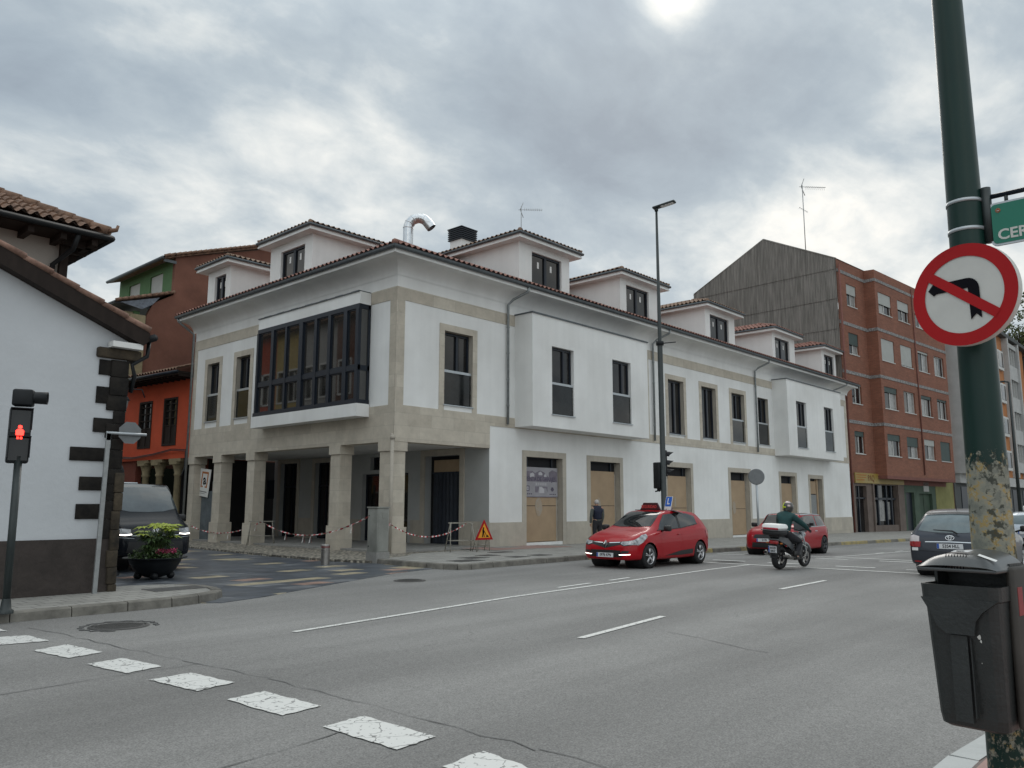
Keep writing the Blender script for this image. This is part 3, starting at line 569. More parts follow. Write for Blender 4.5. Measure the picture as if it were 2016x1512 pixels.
m = MB(); ax0, ay0, ax1, ay1 = -eo, -eo, L1+.3, L2+.3; zr = EZ+rise*sl
tiles(m, (ax0, ay0, EZ), (ax1, ay0, EZ), (ax0+rise, ay0+rise, zr), (ax1, ay0+rise, zr))
tiles(m, (ax0, ay1, EZ), (ax0, ay0, EZ), (ax0+rise, ay1-rise, zr), (ax0+rise, ay0+rise, zr))
m.add([(ax1, ay1, EZ), (ax0, ay1, EZ), (ax0+rise, ay1-rise, zr), (ax1, ay1-rise, zr)], [(0, 1, 2, 3)]); m.add([(ax1, ay0, EZ), (ax1, ay1, EZ), (ax1, ay1-rise, zr), (ax1, ay0+rise, zr)], [(0, 1, 2, 3)])
ridge(m, (ax0, ay0, EZ+.07), (ax0+rise, ay0+rise, zr+.05)); ridge(m, (ax0+rise, ay0+rise, zr+.04), (ax1, ay0+rise, zr+.04))
roof = m.build('roof', 'tile', WB)
# dormers
def dormer(T, a, b_, win, grey):
    m = MB(T); y0, y1 = .5, 4.6; zt = 12.22; zb = EZ+(y0+eo)*sl-.3
    m.holed(a, b_, zb, zt, [win], y0, .18)
    m.add([(a, y0, zb), (a, y1, 12.0), (a, y1, zt), (a, y0, zt), (b_, y0, zb), (b_, y1, 12.0), (b_, y1, zt), (b_, y0, zt)], [(3, 2, 1, 0), (4, 5, 6, 7)])
    ov = .4; c0, c1, d0, d1 = a-ov, b_+ov, y0-ov, y1+.35
    m.box(c0, c1, d0, d1, zt, zt+.06); m.box(c0+.02, c1-.02, d0+.02, d1, zt+.06, zt+.2)
    w = m.build('dormer', 'white', WB)
    m = MB(T); ez = zt+.22
    for p, q in (((c0-.04, d1), (c0-.04, d0-.04)), ((c0-.04, d0-.04), (c1+.04, d0-.04)), ((c1+.04, d0-.04), (c1+.04, d1))): m.tube([(p[0], p[1], ez-.03), (q[0], q[1], ez-.03)], .055, 8)
    m.build('dormer_gutter', 'zinc2', w)
    m = MB(T); hw = (c1-c0)/2; r = hw*.36; xm = (c0+c1)/2
    tiles(m, (c0, d0, ez), (c1, d0, ez), (xm, d0+hw, ez+r), (xm+.01, d0+hw, ez+r))
    tiles(m, (c0, d1, ez), (c0, d0, ez), (xm, d1, ez+r), (xm, d0+hw, ez+r)); tiles(m, (c1, d0, ez), (c1, d1, ez), (xm, d0+hw, ez+r), (xm, d1, ez+r))
    ridge(m, (c0, d0, ez+.06), (xm, d0+hw, ez+r+.05), .09); ridge(m, (c1, d0, ez+.06), (xm, d0+hw, ez+r+.05), .09)
    m.build('dormer_roof', 'tilegrey' if grey else 'tile', w)
    m = MB(T); a_, b2, c, d = win; m.ring(a_+.09, b2-.09, c+.09, d-.09, .09, y0+.1, y0+.18, 0); xm = (a_+b2)/2; m.box(xm-.07, xm+.07, y0+.09, y0+.17, c, d, 0)
    m.add([(a_, y0+.15, c), (b2, y0+.15, c), (b2, y0+.15, d), (a_, y0+.15, d)], [(0, 1, 2, 3)], 1)
    for q in (.25, .68): xx = a_+(b2-a_)*q; m.box(xx, xx+.12, y0+.138, y0+.142, c+.75, c+1.02, 2)
    m.build('window', ['frame', 'glass', 'wht'], w)
for a, b_, w0, w1, g in ((6.66, 9.92, 7.44, 9.38, 1), (13.74, 17.08, 14.25, 16.19, 1), (21.72, 25.1, 22.26, 24.4, 1), (30.0, 33.3, 30.4, 32.5, 0), (37.75, 40.25, 38.2, 39.9, 0)): dormer(Matrix(), a, b_, (w0, w1, 10.62, 11.96), g)
for a, b_, w0, w1, g in ((-8.95, -5.9, -8.16, -6.42, 1), (-14.3, -12.25, -13.65, -12.67, 1)): dormer(RW, a, b_, (w0, w1, 10.62, 11.9), g)
# chimney, flue, downpipes
m = MB(); cc = dep_ = at_d(901, 497, 36); m.box(7.75, 8.6, 5.0, 5.75, 12, 13.62); ch = m.build('chimney', 'white', WB)
m = MB()
for k in range(6): m.box(7.67, 8.68, 4.92, 5.83, 13.63+k*.09, 13.675+k*.09)
m.box(7.77, 8.58, 5.02, 5.73, 13.62, 14.16); m.box(7.65, 8.7, 4.9, 5.85, 14.16, 14.2); m.build('chimney_cowl', 'frame', ch)
m = MB(); c0 = Vector((3.28, 3.43, 0)); rtv = Vector((.66, -.74, 0)).normalized(); pth = [c0+Vector((0, 0, 11)), c0+Vector((0, 0, 12.55))]+[c0+Vector((0, 0, 12.55))+rtv*(.42-.42*math.cos(R(q)))+Vector((0, 0, .42*math.sin(R(q)))) for q in range(15, 151, 15)]
pe = pth[-1]+(pth[-1]-pth[-2]).normalized()*.25; m.tube(pth+[pe], .2, 16, cap=False)
for k in range(1, len(pth), 2): m.tube([pth[k]-Vector((0, 0, .012)), pth[k]+(pth[min(k+1, len(pth)-1)]-pth[k]).normalized()*.03+Vector((0, 0, .001))], .21, 16)
M['foil'] = mat('shiny_flue_metal', (.62, .64, .66), .25, .15, 8, metal=1)
m.build('flue_pipe', 'foil', WB)
for x in (5.36, 15.5, 26.18, 37.6):
    m = MB(); yb = -.1; zb = 4.6; yt = -.1
    pt = [(x+.35, -.86, 9.84), (x+.35, -.8, 9.66), (x+.1, -.28, 9.40), (x, yt, 9.2), (x, yb, zb)]
    if x > 30: pt = [(x+.9, -.86, 9.86), (x+.9, -.8, 9.7), (x+.3, -.3, 9.4), (x, -.1, 9.25), (x, -.1, 9.0)]
    m.tube(pt, .05, 10)
    if x < 30:
        for z in (5.3, 6.3, 7.3, 8.3): m.tube([(x, yb, z), (x, yb, z+.04)], .062, 10)
    m.build('downpipe', 'zinc', WB)
m = MB(); m.tube([(-.15, -.08, .1), (-.13, -.08, 3.72)], .06, 10); m.tube([(-.13, -.08, 3.72), (-.13, -.08, 3.86)], .085, 10); m.tube([(-.13, -.08, 3.86), (-.05, .1, 3.9)], .04, 8); m.build('downpipe', 'stonetrim', WB)
m = MB(RW); m.tube([(-14.25, -.86, 9.86), (-14.25, -.8, 9.7), (-14.18, -.3, 9.35), (-14.15, -.1, 9.2), (-14.15, -.1, .2)], .05, 10); m.build('downpipe', 'zinc', WB)
# aerial on the dormer
def aerial(name, label, base, H, scale, kind, rz):
    t = thing(name, label, 'tv aerial', base, rz, None)
    m = MB(); m.tube([(0, 0, -.2), (0, 0, H)], .02*scale, 6); m.build('mast', 'steel', t, False)
    m = MB(); Ld = 1.15*scale
    m.tube([(-.15*scale, 0, H-.15), (Ld, 0, H-.12)], .012*scale, 5)
    for k in range(10): x = .18*scale+k*.1*scale; m.tube([(x, -.1*scale, H-.14), (x, .1*scale, H-.14)], .006*scale, 4); m.tube([(x, 0, H-.22*scale), (x, 0, H-.06*scale)], .006*scale, 4)
    for s in (-1, 1): m.tube([(-.05*scale, 0, H-.14), (.03*scale, .02, H-.14+s*.2*scale), (.12*scale, .05, H-.14+s*.42*scale)], .018*scale, 5)
    if kind: m.tube([(-.6, -.5, H*.66), (.6, .5, H*.66)], .015, 5); [m.tube([(k*.25, k*.2-.15, H*.66), (k*.25, k*.2+.15, H*.66)], .01, 4) for k in (-2, -1, 0, 1, 2)]
    m.build('antenna', 'steel', t, False); return t
aerial('roof_aerial', 'small tv aerial with two curved fins on the ridge of the nearest front dormer', (7.85, 1.45, 12.9), 1.35, .8, 0, R(-42))
aerial('roof_aerial', 'tall tv mast with long toothed aerial above the grey corrugated gable', (44.55, 3.9, 21.0), 6.1, 1.7, 1, R(-42))

# ------------------------------------------------------------------ brick apartment block
TB_ = T3(40.62, .2, 0, -4.5)
M['brick'] = blockmat('red_brick', (.215, .076, .044), (.275, .105, .062), (.14, .085, .062), .30, .085, .012, var=.16, vscale=.8, bump=.2)
M['pebble'] = mat('pebbledash_band', (.12, .11, .11), .95, .6, 9, .3, 30, c2=(.42, .41, .40))
M['lintel'] = mat('red_brown_concrete', (.17, .065, .05), .8, .2, 2)
M['corr'] = mat('weathered_fibre_cement', (.17, .16, .145), .95, .25, 1.2, .2, 20, c2=(.30, .28, .255), stretch=(1, 5, .35))
M['wfr'] = mat('pale_window_frame', (.52, .52, .50), .5, .1)
M['blind'] = mat('roller_blind', (.36, .37, .35), .6, .08, 2); M['blindg'] = mat('green_roller_blind', (.035, .06, .055), .6, .15, 2)
M['curt'] = mat('window_curtain', (.25, .25, .24), .25, .4, 2.5)
BB = thing('brick_apartment_block', 'four-storey red brick apartment block with pebble bands and a grey corrugated gable', 'building', TB_.translation)
fro = []; cols = ((5.02, 7.36), (8.6, 10.82), (12.05, 14.28), (15.5, 17.7)); rows = ((5.25, 6.85), (8.75, 10.4), (12.38, 14.05), (16.0, 17.62))
for c in cols:
    for r in rows: fro.append((*c, *r))
rec = [(1.35, 2.95, 5.3, 6.9), (1.35, 2.95, 8.9, 10.35), (1.35, 2.95, 12.5, 14.07), (1.45, 3.05, 16.1, 17.72)]
m = MB(TB_); po = .8; Tp = TB_ @ T3(0, -po)
m.holed(0, 4.55, 3.3, 19.3, rec, 0, .22); mf = MB(Tp); mf.holed(4.55, 18.35, 3.78, 19.25, fro, 0, .22)
m.v += []; b0 = m; m.add([(4.55, -po, 3.78), (4.55, 0, 3.78), (4.55, 0, 19.3), (4.55, -po, 19.25)], [(0, 3, 2, 1)])
m.add([(18.35, -po, 3.78), (18.35, 12, 3.78), (18.35, 12, 19.3), (18.35, -po, 19.25)], [(0, 1, 2, 3)])
m.add([(4.55, -po, 19.25), (18.35, -po, 19.25), (18.35, 0, 19.3), (4.55, 0, 19.3)], [(0, 1, 2, 3)])
n0 = len(m.v); m.v += mf.v; m.f += [[i+n0 for i in f] for f in mf.f]; m.m += mf.m; m.sm += mf.sm
m.build('wall', 'brick', BB)
m = MB(TB_)
for z in (7.42, 10.98, 14.55, 18.35):
    m.box(0.02, 4.53, -.03, .01, z, z+.24); m.box(4.5, 18.37, -po-.03, -po+.01, z, z+.22); m.box(4.52, 4.56, -po+.01, -.03, z, z+.23)
m.build('pebble_band', 'pebble', BB)
m = MB(TB_); m.box(4.55, 18.35, -po, -.05, 3.55, 3.78); m.box(0, 4.55, -.06, 0, 3.3, 3.78); m.box(0, 18.3, -.05, .0, 3.2, 3.8); m.build('lintel', 'lintel', BB)
rnd = random.Random(11)
def flatwin(o, T, parent, style):
    a, b_, c, d = o; m = MB(T); m.ring(a+.06, b_-.06, c+.06, d-.06, .06, .12, .18, 0); mid_ = (a+b_)/2
    m.box(mid_-.04, mid_+.04, .11, .17, c, d, 0)
    m.add([(a, .16, c), (b_, .16, c), (b_, .16, d), (a, .16, d)], [(0, 1, 2, 3)], 1); m.box(a-.03, b_+.03, -.05, .12, c-.06, c, 0)
    w = m.build('window', ['wfr', 'glass'], parent)
    f, k = style
    if f > 0:
        m = MB(T); m.box(a+.02, b_-.02, .05, .09, d-(d-c)*f, d-.005); m.build('roller_blind', k, w)
    m = MB(T); q = rnd.choice((0, 1, 2))
    if q: m.box(a+.07 if q == 1 else mid_+.04, mid_-.04 if q == 1 else b_-.07, .148, .155, c+.07, d-.1); m.build('curtain', 'curt', w)
st = {(0, 3): (.55, 'blind'), (1, 3): (.45, 'blind'), (2, 3): (.3, 'blind'), (3, 3): (.3, 'blind'), (0, 2): (.98, 'blind'), (1, 2): (.95, 'blind'), (2, 2): (.1, 'blind'), (3, 2): (0, ''), (0, 1): (.25, 'blindg'), (1, 1): (0, ''), (2, 1): (.15, 'blindg'), (3, 1): (.1, 'blindg'), (0, 0): (.28, 'blindg'), (1, 0): (.45, 'blindg'), (2, 0): (.3, 'blind'), (3, 0): (.97, 'blindg')}
for i, c in enumerate(cols):
    for j, r in enumerate(rows): flatwin((*c, *r), Tp, BB, st[(i, j)])
for o, s_ in zip(rec, ((.22, 'blindg'), (.1, 'blind'), (.55, 'blindg'), (.45, 'blind'))): flatwin(o, TB_, BB, s_)
# corrugated gable and roof
m = MB(TB_ @ RW); n = 96; y1 = 12.1; vs = []; fs = []
def ztop(y): return 19.3+(22.05-19.3)*(y/5.6) if y < 5.6 else 22.05-(22.05-18.9)*((y-5.6)/(y1-5.6))
zs = [0, 9.5, 11.9, 14.2, 16.4, 18.6, 99]
for r_ in range(6):
    lo, hi = zs[r_], zs[r_+1]; base = len(vs); o_ = .02*(r_ % 2)
    for k in range(n*3+1):
        y = y1*k/(n*3); zt = ztop(y); w = .035*math.sin(k*2*math.pi/3.0+.4)+.02
        vs += [(-y, -w-.05, min(lo-.06, zt)), (-y, -w-.01, min(hi, zt))]
    for k in range(n*3): fs.append((base+2*k, base+2*k+1, base+2*k+3, base+2*k+2))
m.add(vs, fs); m.build('corrugated_gable', 'corr', BB)
m = MB(TB_); m.prism([(0, 0)]*0 or [(.03, 3), (18.3, 3), (18.3, 18.9), (.03, 18.9)], 11.9, 12.0)
m.add([(0, -.05, 19.32), (18.35, -.05, 19.32), (18.35, 5.6, 22.08), (0, 5.6, 22.08), (0, 12.2, 18.9), (18.35, 12.2, 18.9)], [(0, 1, 2, 3), (3, 2, 5, 4)]); m.build('roof', 'tileold', BB)
m = MB(TB_); 
for (a, b_) in (((0, -.02, 19.3), (0, 5.6, 22.1)), ((0, 5.6, 22.1), (0, 12.1, 18.95))): m.tube([a, b_], .07, 6)
m.build('verge', 'corr', BB)
m = MB(TB_); m.tube([(.12, -.16, -.3), (.12, -.16, 18.9)], .07, 8); m.build('downpipe', 'lintel', BB)
m = MB(Tp); m.tube([(11.55, -.07, 4.0), (11.5, -.07, 19.0)], .05, 8); m.build('downpipe', 'lintel', BB)
# shop and green-yellow ground floor
M['yel'] = mat('yellow_shop_sign', (.36, .22, .015), .5, .2, 1.3, c2=(.30, .24, .10), stretch=(.4, 1, 1)); M['shopst'] = mat('brown_grey_stone', (.13, .10, .085), .8, .2, 2)
M['greenw'] = mat('green_painted_wall', (.055, .085, .06), .85, .3, .8); M['yelgr'] = mat('yellow_green_wall', (.21, .21, .07), .85, .25, .6, c2=(.27, .25, .10)); M['gdoor'] = mat('dark_green_door', (.03, .06, .035), .7, .3, 1)
G = -.45
m = MB(TB_); m.holed(.3, 9.4, G-.3, 3.2, [(.9, 2.7, G+.1, 3.0), (3.85, 8.0, .2, 3.12)], -.02, .3); m.box(3.6, 3.82, -.12, -.02, G, 3.2); m.box(8.05, 8.4, -.12, -.02, G, 3.2); m.box(.3, .5, -.1, -.02, G, 3.2); m.build('shopfront', 'shopst', BB)
m = MB(TB_); m.box(.75, 9.2, -.14, -.06, 3.2, 3.92); sg = m.build('shop_sign', 'yel', BB)
M['signtx'] = mat('orange_brown_lettering', (.33, .10, .01), .6, .1); M['signdk'] = mat('dark_red_lettering', (.16, .05, .01), .6, 0)
m = MB(TB_); m.box(.9, 2.55, -.146, -.142, 3.74, 3.8); m.box(.9, 2.5, -.146, -.142, 3.58, 3.63); m.box(.9, 2.2, -.146, -.142, 3.4, 3.46); m.build('sign_lines', 'signtx', sg)
text('PAQ', .62, 'signdk', TB_ @ T3(3.3, -.15, 3.56), sg, sx=.9); 
m = MB(TB_); m.add([(.9, .25, G), (2.7, .25, G), (2.7, .25, 3.1), (.9, .25, 3.1), (3.85, .25, 0), (8, .25, 0), (8, .25, 3.2), (3.85, .25, 3.2)], [(0, 1, 2, 3), (4, 5, 6, 7)], 1)
for x in (4.9, 6.4, 7.3): m.box(x-.09, x+.09, .1, .22, .2, 3.12)
m.box(3.85, 8, .1, .22, 2.05, 2.2); m.box(1.6, 1.7, .1, .22, G, 3); m.box(.9, 2.7, .1, .22, 2.1, 2.2); m.build('shop_window', ['frame', 'glass'], BB)
m = MB(TB_); m.box(5.2, 6.2, .235, .24, .5, 1.95); m.box(6.6, 7.2, .235, .24, .6, 1.9); m.box(4.1, 4.75, .235, .24, .4, 1.9); m.build('window_poster', 'curt', BB)
m = MB(TB_); m.holed(9.4, 15.9, G-.3, 3.75, [(9.75, 11.35, G, 2.65), (12.4, 15.1, G, 2.58)], -.01, .3); m.build('green_wall', 'greenw', BB)
m = MB(TB_); m.box(15.9, 20.0, -.03, .02, G-.3, 3.75); m.build('yellow_wall', 'yelgr', BB)
m = MB(TB_); m.box(9.75, 11.35, .2, .24, G, 2.65); m.build('door', 'frame', BB); m = MB(TB_); m.box(12.4, 15.1, .2, .25, G, 2.58); m.box(13.7, 13.78, .17, .2, G, 2.58); m.build('garage_door', 'gdoor', BB)
m = MB(TB_); m.box(13.3, 14.4, -.05, -.02, 2.75, 3.5); m.build('wall_panel', 'blind', BB)
m = MB(TB_); m.box(20.0, 20.4, -.05, 3, G-.3, 3.75); m.build('corner_post', 'lintel', BB)

# ------------------------------------------------------------------ far buildings down the street
M['orange'] = mat('orange_render', (.42, .17, .06), .8, .12, 1); M['pale'] = mat('pale_grey_render', (.42, .42, .41), .8, .12, 1); M['dkbl'] = mat('dark_slate_wall', (.075, .08, .08), .9, .2, .5)
FB = thing('orange_panelled_block', 'distant five-storey block with orange panels and glazed white bays', 'building', (61, -1.5, -.5))
m = MB(); m.box(60.6, 95, -1.5, 14, -.6, 4.6, 1); m.box(60.6, 95, -1.5, 14, 4.6, 19.9, 0); m.build('wall', ['orange', 'dkbl'], FB)
m = MB(); m.box(60.2, 95.6, -2.1, 14.4, 19.9, 20.3); m.build('roof', 'dkbl', FB)
m = MB(); m.box(60.8, 65.6, -2.5, -1.5, 4.4, 19.3); gb = m.build('gallery_bay', 'pale', FB)
for k in range(4):
    z = 5.4+k*3.6
    for (a, b_) in ((61.1, 62.4), (62.6, 64.0), (64.2, 65.4)):
        m = MB(); m.ring(a+.05, b_-.05, z+.05, z+2.3, .07, -2.56, -2.5, 0); m.box(a, b_, -2.56, -2.5, z+.7, z+.78, 0); m.add([(a, -2.52, z), (b_, -2.52, z), (b_, -2.52, z+2.35), (a, -2.52, z+2.35)], [(0, 1, 2, 3)], 1); m.build('window', ['wfr', 'glass'], gb)
    for (a, b_) in ((70, 72.6), (75.5, 78), (80.6, 83.2)):
        m = MB(); m.box(a, b_, -1.75, -1.5, z-.1, z+2.0, 0); m.add([(a+.3, -1.77, z+.2), (b_-.3, -1.77, z+.2), (b_-.3, -1.77, z+1.8), (a+.3, -1.77, z+1.8)], [(0, 1, 2, 3)], 1); m.build('window', ['wfr', 'glass'], FB)
for xx in (84.0, 89.3):
    m = MB(); m.box(xx, xx+.5, -2.1, -1.5, 4.6, 19.9); m.build('pillar_strip', 'pale', FB)
for k in range(4):
    z = 5.2+k*3.6; m = MB(); m.box(84.5, 89.3, -1.9, -1.5, z, z+1.1, 0); m.box(84.5, 89.3, -1.9, -1.5, z+3.1, z+3.6, 0); m.add([(84.5, -1.6, z+1.1), (89.3, -1.6, z+1.1), (89.3, -1.6, z+3.1), (84.5, -1.6, z+3.1)], [(0, 1, 2, 3)], 1); [m.box(x, x+.12, -1.8, -1.62, z+1.1, z+3.1, 2) for x in (85.6, 87.2, 88.4)]
    m.build('balcony', ['pale', 'glass', 'wfr'], FB)
for xx in (62.5, 66.5, 71, 77, 83, 88):
    m = MB(); m.box(xx, xx+2.6, -1.56, -1.5, .1, 3.3); m.build('shop_window', 'frame', FB)
m = MB(); m.box(61, 94, -1.9, -1.5, 3.6, 4.5); m.build('fascia', 'pale', FB)
DB = thing('dark_slate_block', 'dark grey block beyond the orange panels, cut by the right edge of the photo', 'building', (96, -2.4, -.5))
m = MB(); m.box(96, 125, -2.6, 14, -.6, 19.5); m.build('wall', 'dkbl', DB)
for k in range(5):
    for a in (97.5, 101, 104.5, 108, 112):
        m = MB(); m.box(a, a+1.8, -2.66, -2.6, 2+k*3.4, 3.7+k*3.4); m.build('window', 'pale' if (k+int(a)) % 2 else 'glass', DB)
m = MB(); m.box(95.6, 125.4, -3, 14, 19.5, 19.9); m.build('roof', 'tileold', DB)

# ------------------------------------------------------------------ orange house and tall house up the side street
TO = T3(.5, 14.75, 0, -85)      # local x runs towards the corner building
M['redor'] = mat('orange_red_render', (.48, .070, .024), .85, .12, 1.2, stain=.25); M['wood'] = mat('dark_brown_wood', (.024, .017, .014), .8, .3, 6, spec=.25, stretch=(1, 1, .3))
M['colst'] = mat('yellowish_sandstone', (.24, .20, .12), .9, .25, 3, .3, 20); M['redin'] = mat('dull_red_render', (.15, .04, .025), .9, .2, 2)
OH = thing('orange_house', 'orange-red house with brown casement windows over a stone-columned arcade', 'house', (.5, 17, 0))
m = MB(TO); ow = [(-2.75, -1.55, 4.35, 6.62), (-5.0, -3.8, 4.3, 6.6)]
m.holed(-6.45, -.0, 4.0, 7.5, ow, 0, .2); m.box(-6.45, 0, -.12, .25, 3.72, 4.02); m.build('wall', 'redor', OH)
for o in ow:
    m = MB(TO); m.ring(o[0]+.1, o[1]-.1, o[2]+.1, o[3]-.1, .1, -.03, .12); m.box((o[0]+o[1])/2-.05, (o[0]+o[1])/2+.05, 0, .12, o[2], o[3])
    for q in (.42, .58, .73, .87): z = o[2]+(o[3]-o[2])*q; m.box(o[0], o[1], .02, .1, z-.025, z+.025)
    m.box(o[0]+.1, o[1]-.1, .04, .08, o[2], o[2]+(o[3]-o[2])*.4); w = m.build('window', 'wood', OH)
    m = MB(TO); m.add([(o[0], .09, o[2]), (o[1], .09, o[2]), (o[1], .09, o[3]), (o[0], .09, o[3])], [(0, 1, 2, 3)]); m.build('pane', 'glass', w)
for x in (-1.35, -2.95, -4.2):
    m = MB(TO); m.lathe([(.24, 0), (.24, .25), (.19, .3), (.165, .35), (.15, 2.9), (.19, 2.95), (.19, 3.02), (.16, 3.06), (.22, 3.3), (.28, 3.45)], 16, T=T3(x, .1)); m.box(x-.3, x+.3, -.2, .4, 3.45, 3.58); m.box(x-.5, x+.5, -.12, .3, 3.58, 3.72); m.build('column', 'colst', OH)
m = MB(TO); m.box(-6.4, -5.0, .0, .3, 0, 3.72); m.build('arcade_pier', 'redin', OH)
m = MB(); m.box(.7, 7, 15.3, 15.4, 0, 3.7, 0); m.box(.7, 1.5, 15.25, 15.3, 0, 3.7, 1); m.build('arcade_shade_sheet', ['dark', 'redin'], OH)  # near-black sheet added across the arcade's open end in place of shade
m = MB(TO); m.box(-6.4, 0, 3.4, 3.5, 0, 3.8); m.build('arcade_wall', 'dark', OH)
m = MB(TO); m.box(-6.45, 0, .25, 4, 3.7, 3.8); m.build('arcade_ceiling', 'redin', OH)
m = MB(TO); m.box(-6.6, .0, -.95, .3, 7.5, 7.58, 0); m.box(-6.6, 0, -.98, -.93, 7.42, 7.62, 0)
for k in range(14): xx = -6.5+k*.49; m.box(xx, xx+.09, -.9, 0, 7.36, 7.5, 0)
m.build('eave', 'wood', OH); m = MB(TO); m.tube([(-6.7, -1.03, 7.55), (0, -1.03, 7.55)], .07, 8); m.build('gutter', 'frame', OH)
m = MB(TO); tiles(m, (-6.6, -1.0, 7.62), (0, -1.0, 7.62), (-6.6, 5, 9.6), (0, 5, 9.6)); m.build('roof', 'tileold', OH)
m = MB(TO)
pts = [(-6.3, -.2, 3.95), (-5, -.2, 3.87), (-3.2, -.2, 3.98), (-1.5, -.2, 4.15), (-.3, -.2, 4.08), (-.05, -.35, 3.3), (.3, -.7, 2.9)]; m.tube(pts, .025, 5); m.tube([(x, y-.03, z-.06) for x, y, z in pts], .02, 5); m.build('cable', 'black', OH)
# tall brown-walled house
M['brown'] = mat('rusty_brown_party_wall', (.145, .062, .042), .95, .22, .5, .3, 8, c2=(.20, .088, .06)); M['greenh'] = mat('green_render', (.075, .155, .065), .85, .12, 1.5)
M['rimgrey0'] = mat('blue_grey_flashing', (.13, .15, .18), .6, .4, 6)
TH = thing('tall_green_house', 'tall house with bare brown party wall and green top storey behind the orange house', 'house', (1, 21.6, 0))
y0 = 21.7
m = MB(); m.prism([(.0, 3.5), (14, 3.5), (14, 17.3), (8.4, 16.95), (2.25, 14.95), (2.25, 12.85), (1.2, 12.2), (.9, 11.4), (.7, 9), (.2, 7.4)], y0, y0+.3); m.build('party_wall', 'brown', TH)
TG = T3(2.25, y0+.3) @ RW; gw = [(-2.75, -1.15, 13.2, 14.4), (-5.6, -4.1, 13.2, 14.4)]
m = MB(TG); m.holed(-7, 0, 12.5, 14.95, gw, 0, .15); m.build('top_storey_wall', 'greenh', TH)
for o in gw: m = MB(TG); m.box(o[0], o[1], .08, .12, o[2], o[3]); m.build('roller_blind', 'blind', TH)
m = MB(T3(.35, y0+.3) @ RW); m.box(-30, 0, 0, .3, 0, 11.7); m.build('lower_wall', 'greenh', TH)
m = MB(); m.add([(1.55, y0-.15, 14.72), (1.55, 29, 14.72), (8.5, 29, 17.1), (8.5, y0-.15, 17.1), (1.55, y0-.15, 14.84), (1.55, 29, 14.84), (8.5, 29, 17.24), (8.5, y0-.15, 17.24), (14.5, y0-.15, 17.5), (14.5, y0-.15, 17.4), (14.5, 29, 17.5)], [(0, 1, 2, 3), (4, 7, 6, 5), (0, 4, 5, 1), (0, 3, 7, 4), (3, 9, 8, 7), (7, 8, 10, 6)])
for k in range(24): 
    f = k/24; m.tube([(1.55+6.95*f, y0-.2, 14.86+2.4*f), (1.55+6.95*(f+.045), y0-.2, 14.9+2.4*(f+.045))], .08, 6)
m.build('roof', 'tileold', TH)
m = MB(); m.tube([(1.5, y0-.15, 14.78), (1.5, 29, 14.78)], .09, 8); m.box(1.6, 2.3, y0-.02, y0+.02, 14.6, 14.75); m.box(-.7, 2.3, y0+.2, 29, 11.9, 12.05); m.build('eave', 'zinc2', TH)
m = MB(); m.add([(-.75, y0-.1, 11.95), (-.75, 29, 11.95), (2.3, 29, 12.95), (2.3, y0-.1, 12.95)], [(0, 3, 2, 1)]); [m.tube([(-.75+3.05*k/10, y0-.1, 12+1.0*k/10), (-.75+3.05*(k+.9)/10, y0-.1, 12.03+(k+.9)/10)], .09, 6) for k in range(10)]; m.build('lower_roof', 'tileold', TH)
m = MB(); m.prism([(-.5, 11.95), (.6, 11.75), (1.15, 12.1), (1.5, 12.55)], y0-.06, y0+.05); m.build('eave_side', 'rimgrey0', TH)
m = MB(); m.box(.0, .75, y0-.25, y0+.1, 3.5, 11.4); m.build('stone_pier', 'colst', TH)
YH = thing('sandstone_house', 'yellowish stone house with a square pillar beyond the orange house', 'house', (-.5, 22.5, 0))
m = MB(); m.box(-.35, .25, 21.95, 22.6, 0, 4.6); m.box(-.5, .3, 21.9, 22.7, 4.0, 4.5); m.build('pillar', 'colst', YH)
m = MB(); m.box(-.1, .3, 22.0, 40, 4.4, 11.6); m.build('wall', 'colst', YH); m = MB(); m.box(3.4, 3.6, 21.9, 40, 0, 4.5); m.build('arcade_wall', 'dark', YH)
# row on the left of the side street: seen from the photo only as reflections in the glazed gallery
M['yelh'] = mat('yellow_render', (.50, .38, .14), .85, .1)
for i, (ya, yb, mt_, lab) in enumerate(((14, 18.5, 'brown', 'brown house reflected in the glazed gallery'), (18.5, 22, 'pale', 'pale grey house reflected in the glazed gallery'), (22, 25, 'yelh', 'yellow house reflected in the glazed gallery, beside the pale one'), (25, 28, 'redor', 'orange-red house reflected in the glazed gallery'), (28, 36, 'yelh', 'wide yellow house reflected in the glazed gallery, beyond the orange one'))):
    h = thing('town_house', lab, 'house', (-12, (ya+yb)/2, 0)); TL = T3(-11.6, 0) @ Matrix.Rotation(R(90), 4, 'Z')
    ho = [(x, x+1.1, z, z+1.9) for x in (ya+.5, yb-1.4) for z in (.6, 4.3, 8.0)]
    m = MB(TL); m.holed(ya, yb, 0, 12.4, ho, 0, .2); m.build('wall', mt_, h)
    for o in ho: m = MB(TL); m.ring(o[0], o[1], o[2], o[3], .1, -.04, .02, 0); m.box((o[0]+o[1])/2-.04, (o[0]+o[1])/2+.04, .1, .15, o[2], o[3], 0); m.add([(o[0], .15, o[2]), (o[1], .15, o[2]), (o[1], .15, o[3]), (o[0], .15, o[3])], [(0, 1, 2, 3)], 1); m.build('window', ['wht', 'glass'], h)
    m = MB(TL); m.box(ya, yb, -.5, 6, 12.4, 12.6); m.build('roof', 'tileold', h)

